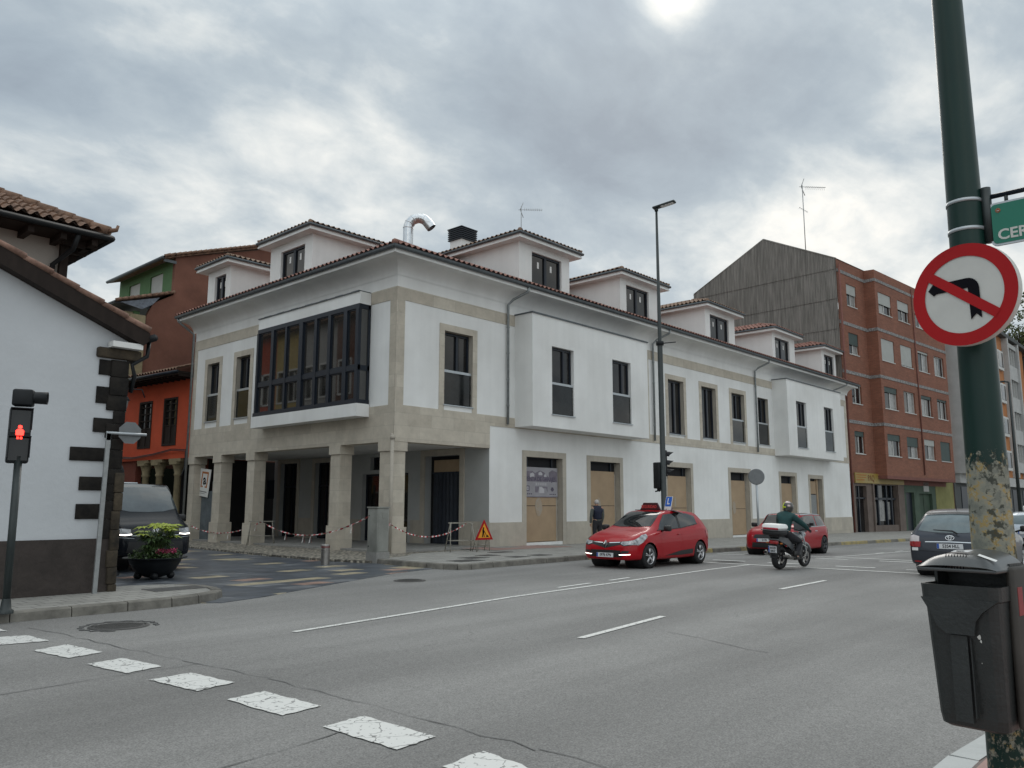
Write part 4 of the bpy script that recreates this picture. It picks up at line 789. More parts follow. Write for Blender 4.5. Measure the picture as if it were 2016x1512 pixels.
# ------------------------------------------------------------------ white house on the left corner
M['limew'] = mat('white_limewash', (.55, .57, .59), .9, .05, 1.0, .3, 12, stain=.12)
M['plinthb'] = mat('dark_brown_plinth', (.045, .036, .032), .9, .3, 2.5, .6, 14); M['quoin'] = mat('black_painted_stone', (.009, .009, .010), .9, .5, 3, .8, 9, spec=.25, c2=(.03, .026, .022)); M['rawst'] = mat('rough_brown_sandstone', (.028, .024, .019), .95, .5, 4, .9, 9, c2=(.085, .065, .042))
LH = thing('white_corner_house', 'white house with black quoins and sloping tiled verge at the left edge', 'house', (-12, -5.8, 0))
yf = -5.8; xe = -10.93
def zr_(x): return 4.62+(x+10.5)*(-.425)
m = MB(); m.prism([(-34, 1.0), (xe, 1.0), (xe, zr_(xe)-.1), (-34, zr_(-34)-.1)], yf, yf+6); m.build('wall', 'limew', LH)
m = MB(); m.box(-34, xe+.01, yf-.03, yf+6.02, -.1, 1.03); m.build('plinth', 'plinthb', LH)
# quoins, read off the photo on the wall plane
def ay(u, v): p = at_y(u, v, yf); return p.x, p.z
m = MB(); rnd = random.Random(2)
for (ua, va, ub, vb) in ((196, 707, 250, 737), (190, 760, 247, 793), (184, 822, 243, 850), (138, 879, 235, 906), (156, 938, 232, 965), (149, 992, 228, 1022)):
    x0, z1 = ay(ua, va); _, z0 = ay(ua, vb)
    m.bbox(x0, xe-.15, yf-.03, yf+.2, z0, z1, .006)
_, zA = ay(240, 720); zz_ = 1.02
while zz_ < 4.1:
    h_ = rnd.uniform(.2, .34); w_ = rnd.uniform(.17, .3) if zz_ > 2.1 else rnd.uniform(.16, .26)
    m.bbox(xe-w_, xe+.03+rnd.uniform(-.015, .015), yf-.045-rnd.uniform(0, .015), yf+.5, zz_+.004, min(zz_+h_, 4.14)-.002, .01); zz_ += h_
m.build('quoins', 'quoin', LH)
m = MB(); zz_ = -.1
while zz_ < 1.95:
    h_ = rnd.uniform(.22, .36); m.bbox(xe-.06-rnd.uniform(0, .08), xe+.06+rnd.uniform(-.02, .02), yf-.07-rnd.uniform(0, .015), yf+.4, zz_, zz_+h_-.006, .015); zz_ += h_
m.build('rough_corner_stones', 'rawst', LH)
m = MB(); m.bbox(ay(190, 690)[0], xe+.22, yf-.1, yf+.3, 4.16, 4.34, .03); m.build('corbel_stone', 'rawst', LH)
m = MB()     # eaves timber, verge tiles, roof
xr = -10.66
m.prism([(xr, zr_(xr)-.02), (-34, zr_(-34)-.02), (-34, zr_(-34)-.30), (xr-.1, zr_(xr)-.26), (xr, zr_(xr)-.16)], yf-.26, yf-.02); m.build('verge_board', 'wood', LH)
m = MB(); n = 50
for k in range(n):
    xa = xr-.0-k*.42; xb = xa-.44; m.tube([(xa, yf-.24, zr_(xa)+.04), (xb, yf-.24, zr_(xb)+.02)], [.062, .05], 8); m.tube([(xa, yf-.05, zr_(xa)+.04), (xb, yf-.05, zr_(xb)+.02)], [.062, .05], 8)
m.add([(xr, yf-.28, zr_(xr)+.02), (-34, yf-.28, zr_(-34)+.02), (-34, yf+6.3, zr_(-34)+.02), (xr, yf+6.3, zr_(xr)+.02)], [(3, 2, 1, 0)]); m.build('roof', mat('brown_verge_tile', (.19, .10, .07), .9, .45, 5, .3, 20, c2=(.33, .20, .15)), LH)
m = MB(); m.tube([(xr+.06, yf-.3, zr_(xr)-.1), (xr+.06, yf+6, zr_(xr)-.1)], .07, 8); m.tube([(xr+.06, yf-.1, zr_(xr)-.16), (xr+.04, yf-.1, zr_(xr)-.42), (xr-.2, yf-.06, zr_(xr)-.6), (xe+.14, yf-.03, 3.9), (xe+.12, yf+.05, 3.6)], .038, 8); m.build('gutter', 'black', LH)
m = MB(); m.box(xr-.62, xr-.1, yf-.24, yf-.03, zr_(xr)-.34, zr_(xr)-.24); m.build('white_soffit', 'wht', LH)
# taller house behind it
M['beige'] = mat('beige_render', (.40, .375, .34), .9, .1, 1.2, stain=.2)
UH = thing('tiled_house', 'taller house with old mossy barrel tiles rising behind the white corner house', 'house', (-13, -1.5, 0))
ex, ey, ez = -10.24, -2.62, 7.40
m = MB(); m.box(-30, ex-.62, ey+.75, 8, 3, 7.3); m.build('wall', 'beige', UH)
m = MB(); m.box(-30, ex-.04, ey+.05, 8.5, ez-.12, ez-.05, 0)
for k in range(30): xx = ex-.3-k*.62; m.box(xx, xx+.12, ey+.08, ey+.9, ez-.26, ez-.12, 0)
for k in range(12): yy = ey+.4+k*.62; m.box(ex-.8, ex-.06, yy, yy+.12, ez-.26, ez-.12, 0)
m.box(ex-.72, ex-.56, ey+.62, ey+.76, 4, ez-.12, 0); m.build('eave_timber', 'wood', UH)
m = MB(); m.tube([(-30, ey-.05, ez-.06), (ex+.06, ey-.05, ez-.06)], .07, 8); m.tube([(ex+.06, ey-.05, ez-.06), (ex+.06, 8, ez-.06)], .07, 8); m.tube([(ex-.6, ey, ez-.12), (ex-.62, ey+.2, ez-.4), (ex-.85, ey+.66, ez-.7), (ex-.85, ey+.68, 4)], .055, 8); m.build('gutter', 'black', UH)
m = MB(); sl2 = .50; d_ = 3.6
tiles(m, (-30, ey, ez), (ex, ey, ez), (-30, ey+d_, ez+d_*sl2), (ex-d_, ey+d_, ez+d_*sl2), .24, .07, .36, .045)
tiles(m, (ex, ey, ez), (ex, ey+11, ez), (ex-d_, ey+d_, ez+d_*sl2), (ex-d_, ey+11-d_, ez+d_*sl2), .24, .07, .36, .045)
ridge(m, (ex, ey, ez+.09), (ex-d_, ey+d_, ez+d_*sl2+.1), .12); m.tube([(ex-.05, ey+.02, ez+.1), (ex+.12, ey-.1, ez+.14), (ex+.14, ey-.12, ez+.24)], [.06, .045, .03], 6); m.build('roof', 'tileold', UH)
# ------------------------------------------------------------------ street furniture
M['redp'] = mat('red_paint', (.36, .006, .009), .5, .08, spec=.25); M['rimgrey'] = mat('grey_sign_back', (.17, .18, .185), .5, .12, 6, metal=.3); M['sgnwht'] = mat('dirty_white_sign', (.55, .56, .53), .5, .07, 6)
M['blackp'] = mat('black_sign_paint', (.006, .006, .009), .8, 0, spec=.1); M['sgngreen'] = mat('green_sign', (.0, .15, .095), .4, .05); M['plastic'] = mat('dark_bin_plastic', (.022, .026, .026), .42, .25, 5, .15, 60); M['plasticl'] = mat('grey_bin_lid', (.06, .065, .066), .3, .2, 5)
M['yellow'] = mat('yellow_sign', (.72, .30, .01), .5, .05); M['tlgreen'] = mat('dark_green_lamp_post', (.02, .028, .028), .45, .2, 5); M['lens'] = mat('unlit_lens', (.02, .02, .02), .15, 0)
M['redlit'] = mat('lit_red_signal', (1, .03, .02), .4, 0, emit=4.0); M['brownm'] = mat('old_steel_tube', (.25, .235, .20), .7, .4, 12)
def peelmat():
    m = bpy.data.materials.new('peeling_green_paint'); m.use_nodes = True; n = m.node_tree.nodes; l = m.node_tree.links; b = n['Principled BSDF']; b.inputs['Roughness'].default_value = .38; b.inputs['Specular IOR Level'].default_value = .3
    t = n.new('ShaderNodeTexCoord'); s = n.new('ShaderNodeSeparateXYZ'); l.new(t.outputs['Object'], s.inputs[0])
    def nz(sc, d, st=(1, 1, 1), r=.6):
        mp = n.new('ShaderNodeMapping'); mp.inputs['Scale'].default_value = st; l.new(t.outputs['Object'], mp.inputs[0]); q = n.new('ShaderNodeTexNoise'); q.inputs['Scale'].default_value = sc; q.inputs['Detail'].default_value = d; q.inputs['Roughness'].default_value = r; l.new(mp.outputs[0], q.inputs[0]); return q.outputs[0]
    def M_(op, a, b_=None, c=None):
        q = n.new('ShaderNodeMath'); q.operation = op
        for i, x in enumerate((a, b_, c)):
            if x is None: continue
            if isinstance(x, (int, float)): q.inputs[i].default_value = x
            else: l.new(x, q.inputs[i])
        return q.outputs[0]
    def RR(x, a, b_, c, d):
        q = n.new('ShaderNodeMapRange'); l.new(x, q.inputs[0]); [setattr(q.inputs[i+1], 'default_value', w) for i, w in enumerate((a, b_, c, d))]; return q.outputs[0]
    z = s.outputs[2]
    amt = M_('ADD', RR(z, 1.66, 1.86, .60, .17), RR(z, 1.84, 2.15, .0, -.28))      # how far the paint has gone, by height
    chips = M_('ADD', M_('ADD', nz(38, 8, (1, 1, .75), .72), amt), RR(z, .75, 1.05, -.33, 0))
    gone = RR(chips, .775, .82, 0, 1)
    layers = nz(15, 6, (1, 1, 1.1), .7); r = n.new('ShaderNodeValToRGB'); l.new(layers, r.inputs[0]); e = r.color_ramp.elements; r.color_ramp.interpolation = 'LINEAR'
    e[0].position = .38; e[0].color = (.17, .18, .155, 1); e[1].position = .68; e[1].color = (.36, .33, .24, 1); x = e.new(.53); x.color = (.26, .26, .21, 1); x = e.new(.585); x.color = (.34, .235, .07, 1); x = e.new(.62); x.color = (.30, .28, .20, 1)
    dk = RR(M_('ADD', nz(34, 4), nz(9, 3)), 1.04, 1.13, 0, .85)
    g = n.new('ShaderNodeMix'); g.data_type = 'RGBA'; l.new(nz(3, 4), g.inputs[0]); g.inputs[6].default_value = (.004, .020, .017, 1); g.inputs[7].default_value = (.007, .034, .026, 1)
    a = n.new('ShaderNodeMix'); a.data_type = 'RGBA'; l.new(dk, a.inputs[0]); l.new(r.outputs[0], a.inputs[6]); a.inputs[7].default_value = (.03, .035, .028, 1)
    c = n.new('ShaderNodeMix'); c.data_type = 'RGBA'; l.new(gone, c.inputs[0]); l.new(g.outputs[2], c.inputs[6]); l.new(a.outputs[2], c.inputs[7]); l.new(c.outputs[2], b.inputs['Base Color'])
    l.new(RR(gone, 0, 1, .34, .85), b.inputs['Roughness'])
    bn = n.new('ShaderNodeBump'); bn.inputs['Strength'].default_value = .5; bn.inputs['Distance'].default_value = .004; bn.invert = True; l.new(gone, bn.inputs['Height']); l.new(bn.outputs[0], b.inputs['Normal']); return m
M['peel'] = peelmat()
PX, PY = -12.742, -19.665
GP = thing('lamp_column', 'thick green column with peeling paint rising at the right edge above the litter bin', 'lamp column', (PX, PY, .13))
m = MB(T3(PX, PY)); prof = [(0, .13), (.14, .13), (.14, .2), (.105, .24)]+[(.0955-.0075*z, z) for z in [.3+.12*i for i in range(46)]]+[(.04, 5.85), (0, 5.86)]; m.lathe(prof, 40); m.build('column', 'peel', GP)
m = MB(T3(PX, PY)); m.tube([(0, 0, 5.8), (.3, .3, 6.3), (1.0, 1.0, 6.5)], .035, 8); m.bbox(.8, 1.4, .95, 1.15, 6.42, 6.55, .03, T=Matrix.Rotation(R(45), 4, 'Z') @ T3(.45, -1.05)); m.build('lamp_arm', 'tlgreen', GP)
def rr(z): return .0955-.0075*z
for v in (403, 458):
    z = at_d(1897, v, 3.6).z; m = MB(T3(PX, PY)); m.lathe([(rr(z)+.001, z-.008), (rr(z)+.0035, z-.008), (rr(z)+.0035, z+.008), (rr(z)+.001, z+.008)], 40); m.build('steel_strap', 'alu', GP)
# no-left-turn sign
ps = at_d(1897, 580, 3.45); SR = .227
TS = Matrix.Translation(ps) @ Matrix.Rotation(R(-104), 4, 'Z')
SG = thing('no_left_turn_sign', 'round red-ringed sign with a struck-out black arrow turning left, strapped to the green column', 'road sign', ps, R(-104))
m = MB(TS); m.lathe([(0, .0), (SR-.004, .0), (SR, .004), (SR, .03), (SR-.006, .034), (SR-.02, .012), (0, .012)], 64, axis='y', smooth=False); m.build('disc', 'sgnwht', SG)
m = MB(TS); n = 72; vs = []; fs = []
for k in range(n): q = 2*math.pi*k/n; vs += [(SR*.997*math.cos(q), -.0035, SR*.997*math.sin(q)), (.171*math.cos(q), -.0035, .171*math.sin(q))]
for k in range(n): j = (k+1) % n; fs.append((2*k, 2*k+1, 2*j+1, 2*j))
m.add(vs, fs); 
def bar(p, q, w, y, mi=0):
    p, q = Vector(p), Vector(q); d = (q-p).normalized(); s_ = Vector((-d.y, d.x))*w/2; m.add([(a.x, y, a.y) for a in (p-s_, q-s_, q+s_, p+s_)], [(0, 1, 2, 3)], mi)
bar((-.142, .110), (.138, -.110), .042, -.0055); m.build('red_ring', 'redp', SG)
m = MB(TS); y = -.0045
arc = [(.052*math.cos(R(q)), .052*math.sin(R(q))) for q in range(0, 91, 15)]
outer = [(.018+x, .018+z) for x, z in arc]; hd = [(-.105, .070), (-.122, .082), (-.152, .048), (-.128, .013), (-.108, .028)]
hd = [(-.118, .068), (-.130, .072), (-.153, .046), (-.128, .018), (-.118, .024)]
out_ = [(.072, -.118), (.070, .018)]+outer[1:]+[(-.118, .070)]+hd[1:4]+[(-.118, .026), (.022, .026), (.026, -.118), (.050, -.094)]
vs = [(x, y, z) for x, z in out_]; mm = bmesh.new(); f_ = mm.faces.new([mm.verts.new(v) for v in vs]); bmesh.ops.triangulate(mm, faces=[f_]); bmesh.ops.recalc_face_normals(mm, faces=mm.faces); m.bm(mm); m.build('arrow', 'blackp', SG)
m = MB(T3(PX, PY)); m.build  # (bracket below)
m = MB(TS); m.box(-.05, .09, .034, .05, -.06, -.03); m.box(-.05, .09, .034, .05, .05, .08); m.build('bracket', 'alu', SG)
# street name sign on its arm
NS = thing('street_name_sign', 'green street name plate with white letters hanging from an arm on the green column', 'street sign', (PX, PY-.14, 2.9))
q0 = at_x(1935, 480, PX).z; q1 = at_x(1935, 372, PX).z; yb = PY-.09
m = MB(); m.tube([(PX, yb, q0), (PX, yb, q1)], .022, 12); m.build('bracket', 'tlgreen', NS)
za = at_x(1945, 389, PX).z; m = MB(); m.tube([(PX, yb, za), (PX, yb-.9, za)], .011, 10); m.build('arm', 'frame', NS)
pl_ = at_x(1950, 440, PX); yl = pl_.y; zt = at_x(1960, 401, PX).z; zb = at_x(1960, 486, PX).z
TN = T3(PX, yl) @ RW
def rrect(x0, x1, z0, z1, r): return [(cx+r*math.cos(R(q)), cz+r*math.sin(R(q))) for cx, cz, a0 in ((x1-r, z1-r, 0), (x0+r, z1-r, 90), (x0+r, z0+r, 180), (x1-r, z0+r, 270)) for q in range(a0, a0+91, 30)]
m = MB(TN); m.prism(rrect(0, .75, zb, zt, .022), -.012, .0); w = m.build('plate', 'alu', NS)
m = MB(TN); m.prism(rrect(.009, .741, zb+.009, zt-.009, .016), -.0145, -.012); m.build('green_face', 'sgngreen', w)
zl = at_x(1985, 462, PX).z; yc = at_x(1966, 466, PX).y
text('CER', .066, 'sgnwht', T3(PX-.0155, yc, zl) @ RW, w, 'lettering', .0008, 'LEFT', bold=.0015)
pe_ = at_x(1966, 416, PX); m = MB(T3(PX-.015, pe_.y, pe_.z) @ RW); m.lathe([(0, -.0), (.0105, -.0), (.0105, .003), (0, .003)], 20, 0, Matrix.Translation((0, -.0015, 0)), axis='y', smooth=False); m.prism([(-.008, -.004), (.008, -.004), (0, .009)], -.0035, -.0015, 1); m.box(-.005, .005, -.0045, -.0035, -.004, -.0015, 2); m.build('emblem', [mat('faded_orange_crest', (.28, .12, .05), .6, 0), mat('crest_red', (.25, .03, .02), .6, 0), 'sgnwht'], w)
m = MB(T3(PX, yb)); m.tube([(0, 0, zb+.06), (0, yl-yb+.005, zb+.06)], .006, 8); m.tube([(0, -.12+yl-yb+.05, za), (0, -.12+yl-yb+.05, zt-.01)], .008, 8); m.build('clamp', 'tlgreen', NS)
# litter bin
pb = at_d(1925, 1290, 3.42); TBn = T3(pb.x, pb.y, 0, -97)
BN = thing('litter_bin', 'dark grey plastic litter bin with domed lid strapped to the green column', 'litter bin', (pb.x, pb.y, .13))
def loftbin(zs, mb, mi=0, smooth=False, cap=True):
    vs = []; fs = []; K = 32
    for z, hw, d0, d1, r_ in zs:
        for x, y in rrect(-hw, hw, d0, d1, r_)*1: vs.append((x, y, z))
    k = len(rrect(-1, 1, -1, 1, .1))
    for i in range(len(zs)-1):
        for j in range(k): fs.append((i*k+j, i*k+(j+1) % k, (i+1)*k+(j+1) % k, (i+1)*k+j))
    if cap: fs += [tuple(range(k-1, -1, -1)), tuple(range((len(zs)-1)*k, len(zs)*k))]
    mb.add(vs, fs, mi, smooth); return mb
m = MB(TBn); loftbin([(.725, .108, -.085, .115, .03), (.735, .124, -.10, .125, .035), (.775, .129, -.108, .13, .035), (1.235, .141, -.145, .14, .035)], m); body = m.build('body', 'plastic', BN)
m = MB(TBn); loftbin([(1.225, .143, -.149, .143, .035), (1.23, .148, -.155, .147, .035), (1.285, .150, -.158, .147, .035)], m, cap=False); loftbin([(1.285, .150, -.158, .147, .035), (1.285, .140, -.145, .135, .03), (1.15, .135, -.135, .13, .03)], m, cap=False)
pts = [(-.144, 1.232), (-.12, 1.19), (-.085, 1.12), (-.055, 1.095), (.05, 1.095), (.06, 1.15), (.085, 1.185), (.144, 1.232)]
m.prism(pts, -.157, -.135); m.build('collar', 'plastic', body)
m = MB(TBn); m.box(-.045, .02, -.146, -.12, .76, 1.09, 0); m.box(.03, .034, -.146, -.13, .78, 1.08); m.build('front_rib', 'plastic', body)
m = MB(TBn); [m.box(s*.140-.006, s*.140+.006, .0, .14, 1.2, 1.37) for s in (-1, 1)]; m.box(-.138, .138, .11, .135, 1.2, 1.36); m.build('side_post', 'plastic', BN)
m = MB(TBn); m.box(-.13, .13, -.10, .1, 1.16, 1.17); m.build('bin_inside', 'dark', BN)
m = MB(TBn); vs = []; fs = []; NX, NY = 24, 12
for j in range(NY+1):
    for i in range(NX+1):
        a = -1+2*i/NX; b_ = j/NY; hw = .153*(1-.02*b_); x = a*hw; y = -.165+.32*b_
        fx = max(0, 1-abs(a)**2.6)**.75; z = 1.350+.068*fx*(1-.25*(1-b_)**2)*min(1, .25+b_*6); vs.append((x, y, z))
for j in range(NY):
    for i in range(NX): q = j*(NX+1)+i; fs.append((q, q+1, q+NX+2, q+NX+1))
m.add(vs, fs, 0, True); m.bbox(-.151, .151, -.164, .15, 1.338, 1.353, .006, 0)
for i in range(8): x = -.045+i*.011; m.tube([(x, -.163, 1.352), (x, -.12, 1.405)], .0016, 4, 1)
ld = m.build('lid', ['plasticl', 'blackp'], BN)
m = MB(TBn); m.add([(-.035, -.1, 1.415), (.03, -.1, 1.416), (.035, -.05, 1.421), (-.03, -.05, 1.4205)], [(0, 1, 2, 3)], 0); m.add([(-.02, -.092, 1.418), (.012, -.092, 1.419), (.014, -.078, 1.4205), (-.018, -.078, 1.42)], [(0, 1, 2, 3)], 1); m.build('lid_plate', ['alu', 'blackp'], ld)
m = MB(TBn); m.add([(.07, -.11, 1.405), (.135, -.11, 1.383), (.135, -.09, 1.388), (.07, -.09, 1.410)], [(0, 1, 2, 3)]); m.build('sticker', 'wht', ld)
m = MB(TBn); m.box(.165, .168, .0, .05, 1.17, 1.28); m.build('red_sticker', mat('faded_red_sticker', (.25, .04, .04), .6, .1), BN)
m = MB(TBn); m.bbox(.134, .166, -.03, .16, .74, 1.36, .014); m.build('mounting_side', mat('dusty_brown_plastic', (.04, .037, .032), .7, .3, 5), BN)
m = MB(TBn); rnd = random.Random(8)
for (x, z, s_) in ((.062, 1.09, .009), (.066, 1.075, .006), (.015, 1.03, .009), (.05, 1.13, .004), (.06, .99, .002), (.085, .84, .003), (-.0, 1.04, .003)):
    y = -.150+(1.235-z)*.105-.0015; m.add([(x+s_*math.cos(R(k*60))*rnd.uniform(.5, 1), y, z+s_*1.5*math.sin(R(k*60))*rnd.uniform(.5, 1)) for k in range(6)], [tuple(range(6))])
m.build('bird_droppings', 'sgnwht', body)

# traffic signal heads
def signal_head(parent, T, n=3, lit=None, w=.14, hh=.30, ped=False):
    H = n*hh; m = MB(T); m.bbox(-w, w, -.02, .12, 0, H, .03); hd_ = m.build('housing', 'black', parent)
    for k in range(n):
        zc = H-hh*(k+.5); r_ = w*.78
        if not ped:
            m = MB(T); vs = []; fs = []; K = 14
            for i in range(K+1):
                q = math.pi*(-.12+1.24*i/K); vs += [(r_*math.cos(q), -.02, zc+r_*math.sin(q)), (r_*math.cos(q), -.02-.24*(.35+.65*max(0, math.sin(q))), zc-.02+r_*.95*math.sin(q))]
            for i in range(K): fs += [(2*i, 2*i+1, 2*i+3, 2*i+2)]
            m.add(vs, fs, 0, True); m.build('visor', 'black', hd_)
            m = MB(T); m.lathe([(0, -.03), (r_*.7, -.028), (r_*.95, -.02)], 16, axis='y'); m.build('lens', 'lens', hd_)
        else:
            m = MB(T); m.box(-w*.85, w*.85, -.03, -.018, zc-hh*.4, zc+hh*.4); m.build('lens', 'lens', hd_)
            m = MB(T); m.box(-w, w, -.16, -.02, zc+hh*.44, zc+hh*.47); m.box(-w, -w+.01, -.12, -.02, zc-hh*.3, zc+hh*.45); m.box(w-.01, w, -.12, -.02, zc-hh*.3, zc+hh*.45); m.build('visor', 'black', hd_)
    m = MB(T); m.tube([(0, .05, -.1), (0, .05, 0)], .03, 8); m.tube([(0, .05, -.08), (0, .17, -.1)], .025, 8); m.build('clamp', 'black', hd_); return hd_
# left pedestrian signal
bl = at_z(10, 1208, .13); TL = T3(bl.x, bl.y, .13)
D_ = (bl-CAM).dot(_fw); tp = at_d(36, 905, D_)
PSg = thing('pedestrian_signal', 'pedestrian signal showing a red figure on a dark pole at the left kerb', 'traffic light', bl)
m = MB(); pa, pt_ = Vector((bl.x, bl.y, .13)), Vector((tp.x, tp.y, tp.z)); m.tube([pa, pt_+Vector((0, 0, .05))], .05, 14); m.lathe([(.1, .0), (.1, .04), (.07, .06), (.055, .18), (.052, .2)], 16, T=TL); m.build('pole', 'tlgreen', PSg)
view = R(42.369+31-90)      # faces the camera
hb = at_d(33, 912, D_-.02); T_ = Matrix.Translation(hb) @ Matrix.Rotation(R(-12), 4, 'Z'); hgt = at_d(33, 803, D_).z-hb.z
hd_ = signal_head(PSg, T_, 2, w=.138, hh=hgt/2, ped=True)
m = MB(T_); zc = hgt*.54; f = lambda x, z, r_: m.lathe([(0, -.034), (r_, -.034), (r_, -.03)], 12, 0, Matrix.Translation((x, 0, z)), axis='y', smooth=False)
f(0, zc+.085, .026); m.prism([(-.028, zc+.055), (.028, zc+.055), (.05, zc+.03), (.05, zc-.03), (.034, zc-.03), (.034, zc-.085), (.006, zc-.085), (.006, zc-.03), (-.006, zc-.03), (-.006, zc-.085), (-.034, zc-.085), (-.034, zc-.03), (-.05, zc-.03), (-.05, zc+.03)], -.036, -.03); m.build('red_figure', 'redlit', hd_)
ht = at_d(45, 803, D_); T_ = Matrix.Translation((ht.x, ht.y, ht.z+.02)) @ Matrix.Rotation(R(64), 4, 'Z'); m = MB(T_); m.bbox(-.1, .1, -.13, .13, 0, .24, .03); vs = []
m.lathe([(.085, -.13), (.09, -.3), (.085, -.3), (.08, -.13)], 14, 0, Matrix.Translation((0, 0, .13)), axis='y'); m.build('side_head', 'black', PSg)
# stop sign seen from behind
_q = at_y(186, 1163, -6.0); bs = Vector((_q.x, -6.0, .13)); ST = thing('stop_sign', 'octagonal stop sign seen from behind on a galvanised post by the quoins', 'road sign', bs)
yS = bs.y; top = at_y(214, 853, yS); m = MB(); m.box(-.035, .035, -.02, .02, 0, 1, T=Matrix(((1, 0, (top.x-bs.x), bs.x), (0, 1, 0, yS), (0, 0, top.z-.1, .13), (0, 0, 0, 1)))); m.box(top.x-.035, top.x+.035, yS-.02, yS+.02, top.z-.12, top.z+.0); m.build('post', 'steel', ST)
e1 = at_y(287, 853, yS); m = MB(); m.tube([(top.x-.04, yS-.0, top.z+.01), (e1.x, yS-.03, top.z+.01)], .026, 10); m.build('arm', 'alu', ST)
oc = at_y(257, 852, yS); ro = .205; m = MB(T3(oc.x, yS+.02, oc.z)); m.prism([(ro*math.cos(R(22.5+45*k)), ro*math.sin(R(22.5+45*k))) for k in range(8)], 0, .006, 0); m.prism([(ro*.99*math.cos(R(22.5+45*k)), ro*.99*math.sin(R(22.5+45*k))) for k in range(8)], .007, .009, 1); m.box(-.19, .19, -.02, 0, -.015, .015, 0); m.build('octagon', ['rimgrey', 'redp'], ST)
# round sign seen from behind
RS = thing('round_sign', 'round sign seen from behind on a thin post in front of the last boarded openings', 'road sign', (14.95, -5.3, .05))
m = MB(T3(14.95, -5.3)); m.tube([(0, 0, gz(15)+.13), (0, 0, 3.1)], .045, 10); m.build('post', 'alu', RS)
m = MB(T3(14.95, -5.3, 2.79, 116)); m.lathe([(0, .07), (.31, .07), (.33, .05), (.33, .06), (.31, .08), (0, .08)], 32, axis='y', smooth=False); m.box(-.25, .25, .04, .07, -.02, .02); m.build('disc', 'rimgrey', RS)
# street lamp with signals
LX, LY = 8.07, -5.1
LP = thing('street_lamp', 'tall dark street lamp with a flat luminaire in front of the white building', 'street lamp', (LX, LY, .1))
m = MB(T3(LX, LY)); m.lathe([(.17, .1), (.17, .14), (.1, .2), (.095, 7.4), (.07, 7.5), (.042, 12.5), (0, 12.52)], 16); m.build('pole', 'tlgreen', LP)
m = MB(T3(LX, LY, 12.55, 12)); m.bbox(-.13, .13, -.75, .12, 0, .08, .03, T=Matrix.Rotation(R(-8), 4, 'X')); m.tube([(0, 0, -.1), (0, 0, .05)], .07, 10); m.build('luminaire', 'tlgreen', LP)
m = MB(T3(LX, LY, 12.55, 12)); m.box(-.1, .1, -.68, -.2, -.012, -.002, T=Matrix.Rotation(R(-8), 4, 'X')); m.build('lamp_glass', 'wht', LP)
m = MB(T3(LX, LY)); m.tube([(.0, -.13, 7.42), (.35, -.45, 7.47)], .02, 6); m.lathe([(.1, 7.35), (.14, 7.36), (.14, 7.5), (.1, 7.51)], 14); m.build('cable_hook', 'black', LP)
t = thing('traffic_light', 'three-lens traffic light on the right side of the street lamp, visors in profile', 'traffic light', (LX, LY, 2.6)); c = at_y(1313, 938, LY); signal_head(t, Matrix.Translation((c.x, c.y, c.z)) @ Matrix.Rotation(R(33), 4, 'Z'), 3, w=.15, hh=.31)
t = thing('traffic_light', 'three-lens traffic light lower on the left side of the street lamp, turned away', 'traffic light', (LX, LY, 2.2)); c = at_y(1297, 962, LY+.2); signal_head(t, Matrix.Translation((c.x, c.y, c.z)) @ Matrix.Rotation(R(78), 4, 'Z'), 3, w=.15, hh=.31)
# electricity cabinet, bollard
CB = thing('utility_cabinet', 'grey metal utility cabinet on a concrete plinth beside the corner pillar', 'utility cabinet', (-2.35, -2.5, .05))
c = at_z(741, 1104, .08); cx_, cy_ = c.x, c.y
m = MB(); m.box(cx_-.02, cx_+.44, cy_-.02, cy_+.46, -.02, .3); m.build('plinth', 'concrete', CB)
M['cabm'] = mat('grey_cabinet_paint', (.27, .275, .25), .6, .18, 3, stain=.4, streak=.15); m = MB(); m.bbox(cx_, cx_+.42, cy_, cy_+.44, .28, 1.52, .015); m.box(cx_-.02, cx_+.44, cy_-.02, cy_+.46, 1.52, 1.56); m.build('body', 'cabm', CB)
m = MB(); m.box(cx_+.04, cx_+.38, cy_-.008, cy_, .33, 1.48); m.build('door', 'cabm', CB); m = MB(); m.box(cx_+.17, cx_+.36, cy_-.014, cy_-.008, 1.24, 1.4); m.build('small_hatch', 'cabm', CB)
m = MB(); [m.box(cx_-.01, cx_, cy_+.36, cy_+.39, z, z+.03) for z in (.45, 1.3)]; m.build('hinge', 'black', CB)
BO = thing('bollard', 'short stainless steel bollard at the edge of the cobbles', 'bollard', (-3.74, -1.77, 0))
m = MB(T3(-3.74, -1.77)); m.lathe([(.118, 0), (.118, .36), (.112, .365), (.112, .385), (.118, .39), (.118, .42), (.112, .425), (.112, .445), (.118, .45), (.118, .53), (.1, .55), (0, .55)], 24, smooth=False); m.build('body', mat('brushed_steel', (.30, .285, .27), .35, .2, 8, metal=.8), BO)
m = MB(T3(-3.74, -1.77)); m.lathe([(.1195, .465), (.1195, .5)], 24); m.build('reflective_band', mat('dull_red_band', (.18, .05, .05), .5, 0), BO)
